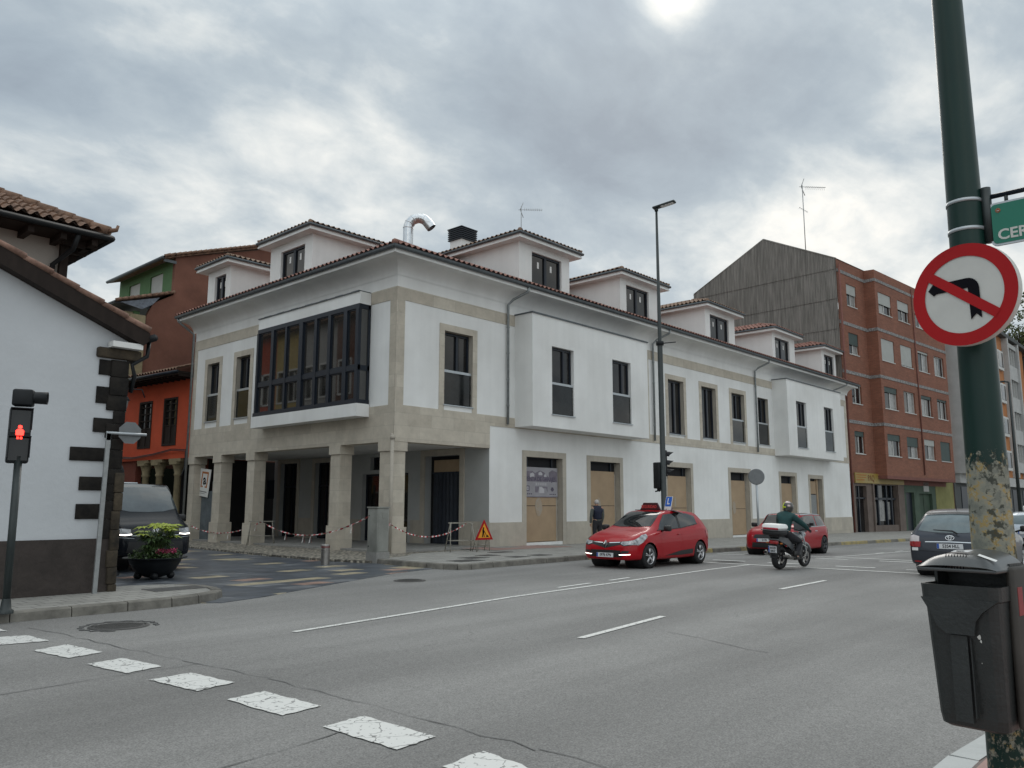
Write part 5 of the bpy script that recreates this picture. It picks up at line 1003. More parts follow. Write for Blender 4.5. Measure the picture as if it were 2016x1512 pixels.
# planter
pc = Vector((-8.72, -2.55, 0)); PL = thing('planter', 'black bowl-shaped planter on ball feet standing on the dark paving', 'planter', pc)
m = MB(T3(pc.x, pc.y)); m.lathe([(0, .03), (.12, .03), (.3, .09), (.43, .2), (.52, .36), (.545, .43), (.66, .455), (.66, .47), (.54, .455), (.5, .42), (0, .40)], 40); m.build('bowl', 'black', PL)
for k in range(4):
    q = R(45+90*k+20); m = MB(T3(pc.x+.33*math.cos(q), pc.y+.33*math.sin(q), .085)); m.lathe([(.085*math.sin(R(a)), -.085*math.cos(R(a))) for a in range(0, 181, 20)], 14); m.build('ball_foot', 'black', PL)
m = MB(T3(pc.x, pc.y)); m.lathe([(0, .44), (.5, .43)], 24); m.build('soil', mat('soil', (.03, .022, .015), .95, .3, 12), PL)
M['leafy'] = mat('bright_yellow_green_leaf', (.30, .40, .025), .45, .3, 6, c2=(.44, .50, .03)); M['leafd'] = mat('dark_green_leaf', (.025, .06, .014), .5, .4, 8, c2=(.06, .11, .025)); M['leafm'] = mat('mid_green_leaf', (.05, .10, .025), .5, .4, 8, c2=(.10, .15, .045)); M['petal'] = mat('pink_petals', (.62, .035, .13), .5, .4, 12, c2=(.75, .12, .28))
rnd = random.Random(21)
def fatsia(m, base, tip, size, mi, droop=.3):
    base, tip = Vector(base), Vector(tip); m.tube([base, base.lerp(tip, .6)+Vector((0, 0, .03)), tip], .006, 4, 2)
    d = Vector((tip.x-base.x, tip.y-base.y, 0)); d = d.normalized() if d.length > .01 else Vector((1, 0, 0)); up = Vector((0, 0, 1)); sd_ = d.cross(up); tl = rnd.uniform(-.25, .35); up = (up+d*tl).normalized(); d = (d-up*d.dot(up)).normalized()
    for k in range(7):
        a = R(-126+42*k); L_ = size*(1-.3*abs(k-3)/3); dr = (d*math.cos(a)+sd_*math.sin(a)); w = (dr.cross(up)).normalized()*size*.16
        p1 = tip+dr*L_*.55-up*droop*L_*.12; p2 = tip+dr*L_-up*droop*L_*.6
        m.add([tip, p1-w, p2, p1+w, tip+dr*L_*.5+up*.012], [(0, 1, 4), (1, 2, 4), (2, 3, 4), (3, 0, 4)], mi, False)
FT = thing('leafy_shrub', 'shrub with bright yellow-green lobed top leaves growing in the black bowl planter', 'plant', (pc.x, pc.y, .42))
m = MB(T3(pc.x, pc.y))
for k in range(22): q = rnd.uniform(0, 6.28); r_ = rnd.uniform(.08, .46); fatsia(m, (0.05*math.cos(q), .05*math.sin(q), .5), (r_*math.cos(q)*1.1, r_*math.sin(q), rnd.uniform(.92, 1.2)), rnd.uniform(.2, .28), 0)
for k in range(48): q = rnd.uniform(0, 6.28); r_ = rnd.uniform(.08, .36); fatsia(m, (0.05*math.cos(q), .05*math.sin(q), .45), (r_*math.cos(q), r_*math.sin(q), rnd.uniform(.6, 1.02)), rnd.uniform(.14, .22), 1, .7)
for k in range(8): q = rnd.uniform(0, 6.28); m.tube([(.03*math.cos(q), .03*math.sin(q), .42), (.15*math.cos(q), .15*math.sin(q), .9)], .012, 5, 2)
m.build('foliage', ['leafy', 'leafd', 'leafm'], FT)
def smallplant(m, c, R_, n, mi, s0, s1, zlo, zhi):
    for k in range(n):
        q = rnd.uniform(0, 6.28); rr_ = R_*math.sqrt(rnd.random()); p = Vector((c[0]+rr_*math.cos(q), c[1]+rr_*math.sin(q), rnd.uniform(zlo, zhi))); s_ = rnd.uniform(s0, s1); a = Vector((rnd.uniform(-1, 1), rnd.uniform(-1, 1), rnd.uniform(-.3, .8))).normalized(); b_ = a.cross(Vector((rnd.uniform(-1, 1), rnd.uniform(-1, 1), 1))).normalized()
        m.add([p, p+a*s_*.5+b_*s_*.4, p+a*s_, p+a*s_*.5-b_*s_*.4], [(0, 1, 2, 3)], mi)
rv = Vector((math.cos(R(-24)), math.sin(R(-24)), 0))
for i, off in enumerate((.12, .38)):
    f_ = thing('geranium', ('left geranium with pink flowers at the planter rim', 'right geranium with brighter pink flowers at the planter rim')[i], 'plant', pc+rv*off+Vector((0, 0, .44)), group='geraniums in the bowl planter'); c = pc+rv*off+Vector((-.12, -.22, 0)); m = MB(); smallplant(m, c, .14, 90, 0, .03, .06, .44, .56); f_leaf = m.build('leaves', 'leafd', f_)
    m = MB(); [smallplant(m, (c.x+rnd.uniform(-.1, .1), c.y+rnd.uniform(-.1, .1)), .055, 34, 0, .02, .04, .55+.02*i, .64+.02*i) for _ in range(4)]; m.build('flowers', 'petal', f_)
m = MB(); smallplant(m, (pc.x, pc.y), .54, 900, 0, .03, .07, .43, .56); smallplant(m, (pc.x-.35, pc.y-.15), .2, 160, 1, .02, .05, .46, .68); o = m.build('ground_cover', ['leafd', 'leafm']); tag(o, kind='stuff')
# manhole covers and drain covers
M['iron'] = mat('cast_iron', (.07, .068, .065), .6, .35, 20, .5, 60, metal=.3)
def manhole(p, r_, lab, ring=True):
    t = thing('manhole_cover', lab, 'manhole cover', (p.x, p.y, gz(p.x))); Tm = T3(p.x, p.y, gz(p.x)); m = MB(Tm); m.lathe([(0, .0075), (r_*.86, .0075), (r_*.9, .004)], 32); [m.box(-r_*.8*math.cos(math.asin(k/6)), r_*.8*math.cos(math.asin(k/6)), k/6*r_*.8-.008, k/6*r_*.8+.008, .0075, .0105) for k in range(-5, 6)]; m.build('cover', 'iron', t)
    m = MB(Tm); m.lathe([(r_*.92, .0105), (r_, .0105), (r_*1.05, .003)], 32); m.build('frame', 'iron', t)
    if ring: m = MB(Tm); n = 40; pts = [((r_*1.28+.05*math.sin(k*2.3))*math.cos(R(k*8-40)), (r_*1.28+.04*math.sin(k*1.7))*math.sin(R(k*8-40)), .003) for k in range(36)]; m.tube(pts, .008, 4); m.build('tar_joint', 'tar', t)
manhole(Vector((-12.12, -9.15, 0)), .36, 'round manhole cover ringed by a tar joint near the left crossing squares')
manhole(Vector((-5.15, -6.92, 0)), .33, 'round manhole cover on the road in front of the dark paving', False)
manhole(Vector((4.98, -9.1, 0)), .42, 'round manhole cover on the road behind the red driving-school car', False)
dc = [((-1.3, -4.7), .45, .3), ((-.3, -4.0), .35, .3), ((.9, -4.6), .3, .25), ((.8, -3.5), .3, .25), ((2.0, -4.5), .3, .25), ((2.3, -2.6), .4, .2), ((-9.95, -6.2), .5, .28)]
for i, ((x, y), a, b_) in enumerate(dc):
    lab = ['largest square drain cover in the pavement by the rounded kerb', 'drain cover just behind the largest one, towards the corner pillar', 'drain cover near the kerb in front of the roadworks sign', 'drain cover in the middle of the pavement before the roadworks sign', 'drain cover near the kerb before the poster opening', 'drain cover close to the wall under the poster', 'drain cover in the left pavement beside the dark paving'][i]
    m = MB(); m.box(x-a, x+a, y-b_, y+b_, .12, .1365); tag(m.build('drain_cover', 'iron'), lab, 'drain cover', 'drain covers in the pavements')
# trestles, tape, roadworks sign
def trestle(p, rz, w, h, lab):
    t = thing('trestle', lab, 'trestle', p, rz, 'steel trestles fencing off the arcade')
    m = MB(); m.box(-w/2, w/2, -.02, .02, h-.04, h); m.build('top_bar', 'brownm', t, False)
    for sx in (-1, 1):
        for sy in (-1, 1): m = MB(); m.tube([(sx*w*.42, sy*.02, h-.02), (sx*(w/2+.02), sy*.28, 0)], .018, 6); m.build('leg', 'brownm', t, False)
        m = MB(); m.tube([(sx*w*.47, -.17, .35), (sx*w*.47, .17, .35)], .011, 6); m.build('brace', 'brownm', t, False)
    for sy in (-1, 1): m = MB(); m.tube([(-w*.46, sy*.17, .35), (w*.46, sy*.17, .35)], .012, 6); m.build('rail', 'brownm', t, False)
    return t
t1 = at_z(513, 1073, .075); t2 = at_z(907, 1086, .131)
trestle(t1, R(-35), .95, .92, 'steel trestle between the third and fourth pillar holding the striped tape'); trestle(t2, R(-25), .85, .93, 'steel trestle beside the roadworks triangle holding the striped tape')
M['tapew'] = mat('white_tape', (.62, .6, .58), .5, 0); M['taper'] = mat('red_tape', (.42, .03, .04), .5, 0)
def tape(p, q, sag, lab, knots=()):
    p, q = Vector(p), Vector(q); n = 44; m = MB(); d = (q-p).normalized(); rnd = random.Random(int(p.x*7+3)); P = []
    for i in range(n+1): f_ = i/n; P.append(p.lerp(q, f_)-Vector((0, 0, 4*sag*f_*(1-f_))))
    for i in range(n):
        tw0, tw1 = (math.sin(i*.9)*1.2, math.sin((i+1)*.9)*1.2); w0 = Vector((0, 0, math.cos(tw0)))*.028+d.cross(Vector((0, 0, 1)))*math.sin(tw0)*.028; w1 = Vector((0, 0, math.cos(tw1)))*.028+d.cross(Vector((0, 0, 1)))*math.sin(tw1)*.028
        m.add([P[i]-w0, P[i+1]-w1, P[i+1]+w1, P[i]+w0], [(0, 1, 2, 3)], i % 2)
    for f_ in knots:
        c = P[int(f_*n)]; 
        for s_ in (-1, 1): m.add([c, c+Vector((.03*s_, .02, -.14)), c+Vector((.06*s_, .02, -.26)), c+Vector((.035*s_, .0, -.24))], [(0, 1, 2, 3)], (s_+1)//2)
    tag(m.build('barrier_tape', ['tapew', 'taper']), lab, 'barrier tape', 'red and white tape round the arcade')
a0 = at_x(368, 1031, -.15); tt = Vector((t1.x, t1.y, .97)); cbp = Vector((cx_-.01, cy_+.4, 1.28))
tape(a0, tt, .42, 'striped tape from the far left pillar to the first trestle', (.42, .6, .95)); tape(tt, cbp, .52, 'striped tape from the first trestle to the grey cabinet', (.3, .48, .55, .9))
tape(Vector((-.2, -.12, 1.02)), Vector((t2.x+.15, t2.y-.1, 1.03)), .42, 'striped tape from the corner pillar to the trestle by the roadworks sign', (.02,)); tape(cbp+Vector((.45, -.3, -.05)), Vector((-.2, -.12, 1.02)), .1, 'short striped tape between the grey cabinet and the corner pillar')
w_ = at_z(953, 1085, .131); RWk = thing('roadworks_sign', 'yellow roadworks triangle with red border standing on the pavement', 'road sign', w_); TT = T3(w_.x, w_.y, .131, -6)
m = MB(TT); tri = [(-.38, .36), (.38, .36), (0, 1.02)]; m.prism(tri, 0, .012, 0); m.prism([(-.265, .425), (.265, .425), (0, .885)], -.004, 0, 1)
m.build('triangle', ['redp', 'yellow'], RWk)
m = MB(TT); fig = lambda pts: m.prism(pts, -.008, -.004); m.lathe([(0, -.008), (.032, -.008), (.032, -.004)], 12, 0, Matrix.Translation((-.035, 0, .735)), axis='y', smooth=False)
fig([(-.08, .70), (-.02, .71), (.0, .60), (-.01, .56), (-.075, .57)]); fig([(-.075, .57), (-.04, .57), (-.06, .45), (-.10, .45)]); fig([(-.04, .57), (-.01, .56), (.02, .45), (-.015, .45)]); fig([(-.01, .67), (.06, .57), (.055, .55), (-.015, .64)]); fig([(.045, .60), (.12, .47), (.105, .465), (.035, .58)]); fig([(.07, .45), (.2, .45), (.13, .52)]); m.build('digging_figure', 'blackp', RWk)
for sx in (-1, 1):
    m = MB(TT); m.tube([(sx*.22, .02, .7), (sx*.25, .02, 0)], .014, 6); m.tube([(sx*.2, .02, .7), (sx*.25, .3, 0)], .014, 6); m.build('leg', 'brownm', RWk)
m = MB(TT); m.tube([(-.24, .02, .2), (.24, .02, .2)], .012, 6); m.build('cross_bar', 'brownm', RWk)
# site board 'a', leaning metal sheet
pS = at_x(400, 950, .35); SB = thing('site_board', 'tall white board with a black letter a in an orange bracket between pillars', 'sign board', (.35, pS.y, 0))
def P3(u, v): q = at_x(u, v, .35); return Vector((-q.y, q.z))
tl, tr, br_, bl_ = P3(396.5, 922), P3(417, 925), P3(409, 979.5), P3(389, 975); TSB = T3(.35, 0) @ RW
m = MB(TSB); m.prism([tuple(v) for v in (bl_, br_, tr, tl)], -.02, .0); m.build('board', 'wht', SB)
def bl2(s_, t_): a = bl_.lerp(br_, s_); b_ = tl.lerp(tr, s_); c = a.lerp(b_, t_); return (c.x, c.y)
m = MB(TSB); Q = lambda s0, s1, z0, z1: m.prism([bl2(s0, z0), bl2(s1, z0), bl2(s1, z1), bl2(s0, z1)], -.024, -.02)
Q(.2, .82, .83, .90); Q(.2, .29, .33, .83); Q(.73, .82, .33, .83); Q(.29, .42, .33, .38); Q(.6, .73, .33, .38); m.build('orange_bracket', mat('orange_brown_print', (.45, .16, .05), .6, .1), SB)
c = bl2(.51, .6); text('a', .62, 'blackp', TSB @ T3(c[0], -.025, c[1]) @ Matrix.Rotation(R(-4), 4, 'Y'), SB, bold=.012)
m = MB(TSB); Q(.2, .85, .16, .19); Q(.25, .7, .10, .115); m.build('small_print', 'rimgrey', SB)
MS = thing('metal_sheet', 'grey corrugated metal sheet closing the gap under the white site board', 'metal sheet', (.4, pS.y, .1)); s0, s1 = P3(384, 1058), P3(416, 980)
m = MB(TSB); vs = []; fs = []; a_, b_ = s0.x, s1.x
for k in range(41): x = a_+(b_-a_)*k/40; y = .06+.02*math.sin(k*1.3); vs += [(x, y, .12), (x+.06, y, 2.2)]
for k in range(40): fs.append((2*k, 2*k+2, 2*k+3, 2*k+1))
m.add(vs, fs, 0, True); m.build('sheet', mat('blue_grey_sheet', (.14, .165, .18), .5, .3, 2, metal=.4), MS); m = MB(TSB); m.box(b_+.05, b_+.12, .0, .1, .12, 2.6); m.build('post', 'steel', MS)
# poster on the first boarded opening
PO = thing('poster', 'purple-grey poster with a drawing of the building on the first boarded opening', 'poster', (7.6, .15, 2.5)); x0, x1, z0, z1 = 6.5, 8.6, 1.92, 3.08
M['pp'] = mat('poster_grey', (.30, .29, .31), .6, .12, 3); M['pv'] = mat('poster_purple', (.085, .07, .11), .6, .35, 8); M['pw'] = mat('poster_white', (.46, .45, .47), .6, .08); M['pm'] = mat('poster_mauve', (.17, .15, .185), .6, .25, 5)
m = MB(); m.box(x0, x1, .165, .172, z0, z1); m.build('sheet', 'pp', PO)
W_, H_ = x1-x0, z1-z0
def U(pts, y0, y1): m.prism([(x0+W_*a, z0+H_*b_) for a, b_ in pts], y0, y1)
m = MB(); U([(.02, .52), (.02, .78), (.1, .86), (.26, .88), (.34, .80), (.48, .9), (.6, .84), (.66, .76), (.72, .70), (.72, .52)], .163, .165); U([(.74, .52), (.74, .84), (.84, .93), (.98, .86), (.98, .52)], .163, .165); U([(.34, .16), (.34, .36), (.46, .36), (.42, .16)], .163, .165); U([(.54, .36), (.7, .36), (.7, .16), (.66, .30), (.56, .32)], .163, .165); U([(.0, .0), (.0, .02), (1, .03), (1, 0)], .163, .165); m.build('dark_print', 'pm', PO)
m = MB(); U([(.2, .66), (.2, .78), (.28, .82), (.32, .76), (.32, .66)], .161, .163); U([(.44, .74), (.44, .82), (.5, .86), (.55, .8), (.55, .74)], .161, .163); U([(.6, .68), (.6, .76), (.65, .78), (.68, .7)], .161, .163); U([(.46, .14), (.46, .34), (.54, .34), (.6, .26), (.6, .14)], .161, .163)
for k in range(6): U([(.36+.055*k, .40), (.36+.055*k, .48), (.385+.055*k, .48), (.385+.055*k, .40)], .161, .163)
m.build('light_print', 'pw', PO)
text('VENTA DE GARAJES', .235, 'pv', T3((x0+x1)/2, .160, z0+H_*.60), PO, bold=.004, sx=.88)
m = MB(); U([(.08, .2), (.08, .38), (.18, .38), (.18, .2)], .161, .163); m.build('small_badge', 'pv', PO); m = MB(); U([(.82, .2), (.79, .26), (.82, .34), (.86, .34), (.89, .26), (.86, .2)], .161, .163); m.build('small_badge', 'pv', PO); m = MB(); U([(.105, .23), (.105, .35), (.155, .35), (.155, .23)], .159, .161); m.build('badge_centre', 'pw', PO)
text('a', .14, 'pv', T3(x0+W_*.13, .158, z0+H_*.30), PO)
m = MB(); [U([(.02+.05*k, .09), (.02+.05*k, .13), (.05+.05*k, .13), (.05+.05*k, .09)], .161, .163) for k in range(5)]; [U([(.76+.05*k, .08), (.76+.05*k, .12), (.79+.05*k, .12), (.79+.05*k, .08)], .161, .163) for k in range(4)]; m.build('small_print', 'pv', PO)
# lantern and post at the left corner, far lamp, tree
LN = thing('wall_lantern', 'black iron lantern on a bracket beside the orange-red house', 'lantern', at_d(243, 815, 30)); c = at_d(244, 797, 30); m = MB(T3(c.x, c.y, c.z)); m.lathe([(0, -.3), (.09, -.28), (.17, .15), (.19, .16), (.12, .3), (.03, .36), (0, .4)], 6, smooth=False); m.build('lamp', mat('lantern_glass', (.25, .26, .26), .2, .1), LN); m = MB(T3(c.x, c.y, c.z)); m.lathe([(.2, .15), (.21, .19), (.13, .31), (.04, .4), (0, .42)], 6, smooth=False); m.tube([(0, 0, .4), (.1, -.05, .6), (.5, -.3, .6), (.6, -.35, .3)], .025, 6); m.tube([(0, 0, -.3), (0, 0, -.42)], .03, 6); m.build('bracket', 'black', LN)
c = at_z(222, 1133, .01); CP = thing('iron_post', 'dark cast-iron post standing just behind the rough corner stones', 'post', c); m = MB(T3(c.x, c.y)); m.lathe([(.13, 0), (.13, .05), (.1, .07), (.09, .12), (.065, .16), (.06, 2.3), (.09, 2.36), (.04, 2.5), (0, 2.52)], 14); m.build('column', 'black', CP)
c = at_d(2011, 1030, 62); FL = thing('street_lamp', 'distant thin street lamp in front of the orange panelled block', 'street lamp', c); t_ = at_d(1996, 752, 62); m = MB(); m.tube([(c.x, c.y, -.4), (c.x, c.y, t_.z)], [.14, .08], 10); m.tube([(c.x, c.y, t_.z), (c.x-.1, c.y+.3, t_.z+.05)], .06, 8); m.build('pole', 'tlgreen', FL); m = MB(); m.bbox(c.x-.2, c.x+.1, c.y+.2, c.y+1.0, t_.z, t_.z+.12, .03); m.build('luminaire', 'tlgreen', FL)
tc_ = at_d(2012, 668, 104); TR = thing('tree', 'pale green leafy tree top rising above the roofs at the right edge', 'tree', (tc_.x, tc_.y, -.5)); m = MB(); m.tube([(tc_.x, tc_.y, -.5), (tc_.x+.2, tc_.y, 10), (tc_.x, tc_.y+.3, tc_.z+2)], [.5, .35, .06], 8)
for k in range(10): q = R(36*k); m.tube([(tc_.x, tc_.y, tc_.z-6+k*.7), (tc_.x+3.5*math.cos(q), tc_.y+3.5*math.sin(q), tc_.z-2+k*.5)], [.15, .03], 5)
m.build('trunk', 'wood', TR)
m = MB(); rnd = random.Random(4); M['tree1'] = mat('spring_leaves', (.09, .13, .045), .6, .5, .7, c2=(.21, .24, .11))
cl = [(rnd.gauss(0, 2.1), rnd.gauss(0, 2.1), rnd.gauss(-.5, 2.4), rnd.uniform(.7, 1.4)) for _ in range(46)]
for cx2, cy2, cz2, r_ in cl:
    for _ in range(70):
        v = Vector((rnd.gauss(0, 1), rnd.gauss(0, 1), rnd.gauss(0, 1))); v = v.normalized()*r_*rnd.random()**.4; p = Vector((tc_.x+cx2, tc_.y+cy2, tc_.z+cz2))+v; a = Vector((rnd.uniform(-1, 1), rnd.uniform(-1, 1), rnd.uniform(-1, 1))).normalized(); b_ = a.cross(Vector((rnd.random(), rnd.random(), 1))).normalized(); s_ = rnd.uniform(.12, .26); m.add([p-a*s_, p-b_*s_*.6, p+a*s_, p+b_*s_*.6], [(0, 1, 2, 3)])
m.build('crown', 'tree1', TR)
# ------------------------------------------------------------------ vehicles
def carpaint(name, c, metal=.3): return mat(name, c, .3, .0, metal=metal, coat=.28, spec=.2)
M['cred'] = carpaint('red_car_paint', (.33, .003, .009), .0); M['cred2'] = carpaint('dark_red_car_paint', (.30, .003, .009), .0); M['cgrey'] = carpaint('dark_grey_car_paint', (.055, .06, .072), .5); M['cvan'] = mat('black_van_paint', (.010, .012, .016), .22, 0, coat=.12, spec=.15); M['csil'] = carpaint('silver_car_paint', (.42, .46, .50), .5)
M['cglass'] = mat('car_glass', (.012, .015, .016), .03, 0, spec=.9); M['cglassl'] = mat('car_windscreen', (.012, .015, .016), .03, .3, 1.5, spec=.35)
M['cglassv'] = mat('van_windscreen', (.045, .058, .062), .03, .4, 1.2, spec=.9); M['cglassr'] = mat('rear_glass_painted_sky_sheen', (.13, .165, .175), .04, .25, 2); M['trim'] = mat('black_plastic_trim', (.012, .012, .013), .5, 0); M['rimm'] = mat('alloy_rim', (.50, .50, .51), .3, 0, metal=.8); M['rimd'] = mat('dark_alloy_rim', (.07, .07, .075), .35, 0, metal=.6)  # van and rear glass: base colour lightened to stand in for sky reflection
M['hl'] = mat('headlight_glass', (.10, .105, .115), .08, .6, 9, spec=1, c2=(.55, .56, .58)); M['hlon'] = mat('lit_daylight_strip', (1, .93, .85), .3, 0, emit=2.2); M['tail'] = mat('red_tail_light', (.30, .006, .008), .12, .3, 20, spec=1); M['tailw'] = mat('clear_tail_light', (.55, .5, .5), .15, .1)
M['plate'] = mat('white_number_plate', (.62, .63, .64), .45, .03); M['plateb'] = mat('blue_plate_band', (.02, .08, .35), .5, 0)
def catmull(xs, ys, x):
    if x <= xs[0]: return ys[0]
    if x >= xs[-1]: return ys[-1]
    i = max(j for j in range(len(xs)-1) if xs[j] <= x); h = xs[i+1]-xs[i]; t = (x-xs[i])/h
    m0 = (ys[i+1]-ys[i-1])/(xs[i+1]-xs[i-1])*h if i > 0 else ys[i+1]-ys[i]; m1 = (ys[i+2]-ys[i])/(xs[i+2]-xs[i])*h if i+2 < len(xs) else ys[i+1]-ys[i]
    d = ys[i+1]-ys[i]
    if d == 0: m0 = m1 = 0
    else: m0 = max(0, min(m0/d, 3))*d; m1 = max(0, min(m1/d, 3))*d
    return (2*t**3-3*t*t+1)*ys[i]+(t**3-2*t*t+t)*m0+(-2*t**3+3*t*t)*ys[i+1]+(t**3-t*t)*m1
class Car:
    """x forward, y left; st: stations (x, z_bottom, z_shoulder, z_top, half width, half width at roof)"""
    def __init__(s, name, label, loc, rz, st, paint, wheels, wr, ww=.2, scale=.95, track=None, cat='car', rim='rimm', group=None, spokes=5, N=120, bulge=1.0):
        s.t = thing(name, label, cat, loc, rz, group, scale); xs = [q[0] for q in st]
        col_ = [[q[k] for q in st] for k in range(6)]; vs = []; fs = []; K = None; s.track = track
        X0, X1 = xs[0], xs[-1]; X = []
        for i in range(N+1): a = i/N; a = .5-.5*math.cos(math.pi*a) if True else a; X.append(X0+(X1-X0)*(.35*a+.65*i/N))
        for x in X:
            zb, zs_, zt, w, wt = [catmull(xs, col_[k], x) for k in range(1, 6)]
            zs_ = min(zs_, zt-.005); g = max(0, min(1, (zt-zs_-.03)/.3))
            ctrl = [(0, zb), (w*.75, zb), (w*.93, zb+.02), (w*.985, zb+.09), (w*1.0, zb+(zs_-zb)*.42), (w*.995, zb+(zs_-zb)*.7), (w*.965, zs_-.03), (w*(.93+.0*g), zs_+.0), (w*(1-g)*.88+g*(w*.93*.55+wt*.45), zs_+(zt-zs_)*(.5)), (w*(1-g)*.8+g*(wt+.02), zt-.045*g-.004), (w*(1-g)*.62+g*wt*.9, zt-.012*g), (w*(1-g)*.35+g*wt*.5, zt+.006), (0, zt+.012)]
            pts = []; nn = len(ctrl)
            for j in range(nn-1):
                p0, p1, p2, p3 = [Vector(ctrl[max(0, min(nn-1, j+d))]) for d in (-1, 0, 1, 2)]
                for t in (0, .33, .66):
                    pts.append(.5*((2*p1)+(-p0+p2)*t+(2*p0-5*p1+4*p2-p3)*t*t+(-p0+3*p1-3*p2+p3)*t**3))
            pts.append(Vector(ctrl[-1])); ring = [(x, p.x, p.y) for p in pts]+[(x, -p.x, p.y) for p in reversed(pts[1:-1])]; K = len(ring); vs += ring
        for i in range(N):
            for k in range(K): fs.append((i*K+k, i*K+(k+1) % K, (i+1)*K+(k+1) % K, (i+1)*K+k))
        fs += [tuple(range(K-1, -1, -1)), tuple(range(N*K, (N+1)*K))]
        bm = bmesh.new(); V = [bm.verts.new(v) for v in vs]
        for f in fs: 
            try: bm.faces.new([V[i] for i in f])
            except ValueError: pass
        bmesh.ops.recalc_face_normals(bm, faces=bm.faces); s.bvh = BVHTree.FromBMesh(bm)
        for wx in wheels:          # open the wheel arches
            R_ = wr*1.14; ins = {v for v in bm.verts if math.hypot(v.co.x-wx, v.co.z-wr) < R_ and abs(v.co.y) > .5}
            dead = [f for f in bm.faces if all(v in ins for v in f.verts)]; bmesh.ops.delete(bm, geom=dead, context='FACES')
            for v in [v for v in ins if v.is_valid and v.link_faces]:
                dx, dz = v.co.x-wx, v.co.z-wr; q = math.hypot(dx, dz) or 1; v.co.x = wx+dx/q*R_; v.co.z = wr+dz/q*R_
        me2 = bpy.data.meshes.new('body'); bm.to_mesh(me2); bm.free()
        me2.materials.clear(); me2.materials.append(M[paint]); me2.polygons.foreach_set('use_smooth', [True]*len(me2.polygons)); me2.polygons.foreach_set('material_index', [0]*len(me2.polygons))
        try: me2.set_sharp_from_angle(angle=R(40))
        except Exception: pass
        s.body = link('body', me2, s.t, False); s.paint = paint; s.wr = wr
        for wx in wheels:
            for sy in (-1, 1): s.wheel(wx, sy, wr, ww, rim, spokes)
            for sy in (-1, 1): m = MB(); m.lathe([(wr*1.15, sy*.80), (wr*1.15, sy*.28), (0, sy*.28)], 24, 0, Matrix.Translation((wx, 0, wr)), axis='y'); m.build('wheel_arch', 'trim', s.body, False)
    def wheel(s, wx, sy, r, w, rim, spokes):
        T = Matrix.Translation((wx, sy*(s.track or .74), r)); m = MB(T)
        m.lathe([(r*.66, -w/2), (r*.93, -w/2), (r, -w*.36), (r, w*.36), (r*.93, w/2), (r*.66, w/2)], 32, axis='y'); wo = m.build('wheel', 'blackrub', s.t, False)
        m = MB(T); f = sy*w*.46; m.lathe([(r*.67, sy*w*.5), (r*.62, f), (r*.60, sy*w*.1)], 32, axis='y'); m.lathe([(0, f*1.0), (r*.12, f), (r*.14, f*.8)], 16, axis='y')
        for k in range(spokes):
            for d in (-.13, .13):
                a = 2*math.pi*k/spokes+.3; p0 = Vector((math.cos(a)*r*.1, f*.9, math.sin(a)*r*.1)); p1 = Vector((math.cos(a+d)*r*.63, f*.95, math.sin(a+d)*r*.63)); m.tube([p0, p1], [r*.06, r*.045], 5)
        m.build('rim', rim, wo, False); m = MB(T); m.lathe([(0, sy*w*.05), (r*.62, sy*w*.05)], 24, axis='y'); m.build('brake', 'trim', wo, False)
    def patch(s, name, A, B, ax, m, off=.006, n=8, rows=6, parent=None, both=True, mirror=False):
        """A, B: polylines of 2-D points; ax: 'y' side (x,z), 'x' front/rear seen along x (y,z), 'z' from above (x,y)"""
        def ups(P): 
            o = []; 
            for p, q in zip(P[:-1], P[1:]):
                for k in range(n): o.append((p[0]+(q[0]-p[0])*k/n, p[1]+(q[1]-p[1])*k/n))
            return o+[P[-1]]
        A, B = ups(A), ups(B); vs = []; fs = []; W_ = len(A); bad = set()
        for j in range(rows+1):
            for i in range(W_):
                a = A[i][0]+(B[i][0]-A[i][0])*j/rows; b = A[i][1]+(B[i][1]-A[i][1])*j/rows
                if ax == 'y': o, d = Vector((a, 3, b)), Vector((0, -1, 0))
                elif ax == '-y': o, d = Vector((a, -3, b)), Vector((0, 1, 0))
                elif ax == 'x': o, d = Vector((5, a, b)), Vector((-1, 0, 0))
                elif ax == '-x': o, d = Vector((-5, a, b)), Vector((1, 0, 0))
                else: o, d = Vector((a, b, 4)), Vector((0, 0, -1))
                h, nrm, _, _ = s.bvh.ray_cast(o, d)
                if h is None: bad.add(len(vs)); h = o; nrm = -d
                if nrm.dot(d) > 0: nrm = -nrm
                vs.append(h+nrm*off)
        for j in range(rows):
            for i in range(W_-1):
                q = (j*W_+i, j*W_+i+1, (j+1)*W_+i+1, (j+1)*W_+i)
                if not bad & set(q): fs.append(q)
        mb = MB(); mb.add(vs, fs, 0, True); o = mb.build(name, m, parent or s.t, False); return o
    def side(s, name, A, B, m, off=.006, sides=(1, -1), **k):
        return [s.patch(name, A, B, 'y' if q == 1 else '-y', m, off, **k) for q in sides]
    def plate(s, txt, x, z, rz=0, w=.52, h=.11, y=0, fwd=1, tilt=0, lines=None):
        T = Matrix.Translation((x, y, z)) @ Matrix.Rotation(R(90*fwd), 4, 'Z') @ Matrix.Rotation(R(tilt), 4, 'X'); m = MB(T); m.box(-w/2, w/2, -.012, .0, -h/2, h/2, 0); m.box(-w/2+.003, -w/2+.045, -.014, -.012, -h/2+.003, h/2-.003, 1); o = m.build('number_plate', ['plate', 'plateb'], s.t, False)
        if lines: [text(l_, h*.46, 'blackp', T @ Matrix.Translation((.02, -.0135, h*.23-k*h*.47)), o, world=False, bold=.002) for k, l_ in enumerate(lines)]
        elif txt: text(txt, h*.9, 'blackp', T @ Matrix.Translation((.02, -.0135, 0)), o, world=False, bold=.0015, sx=.86)
        return o
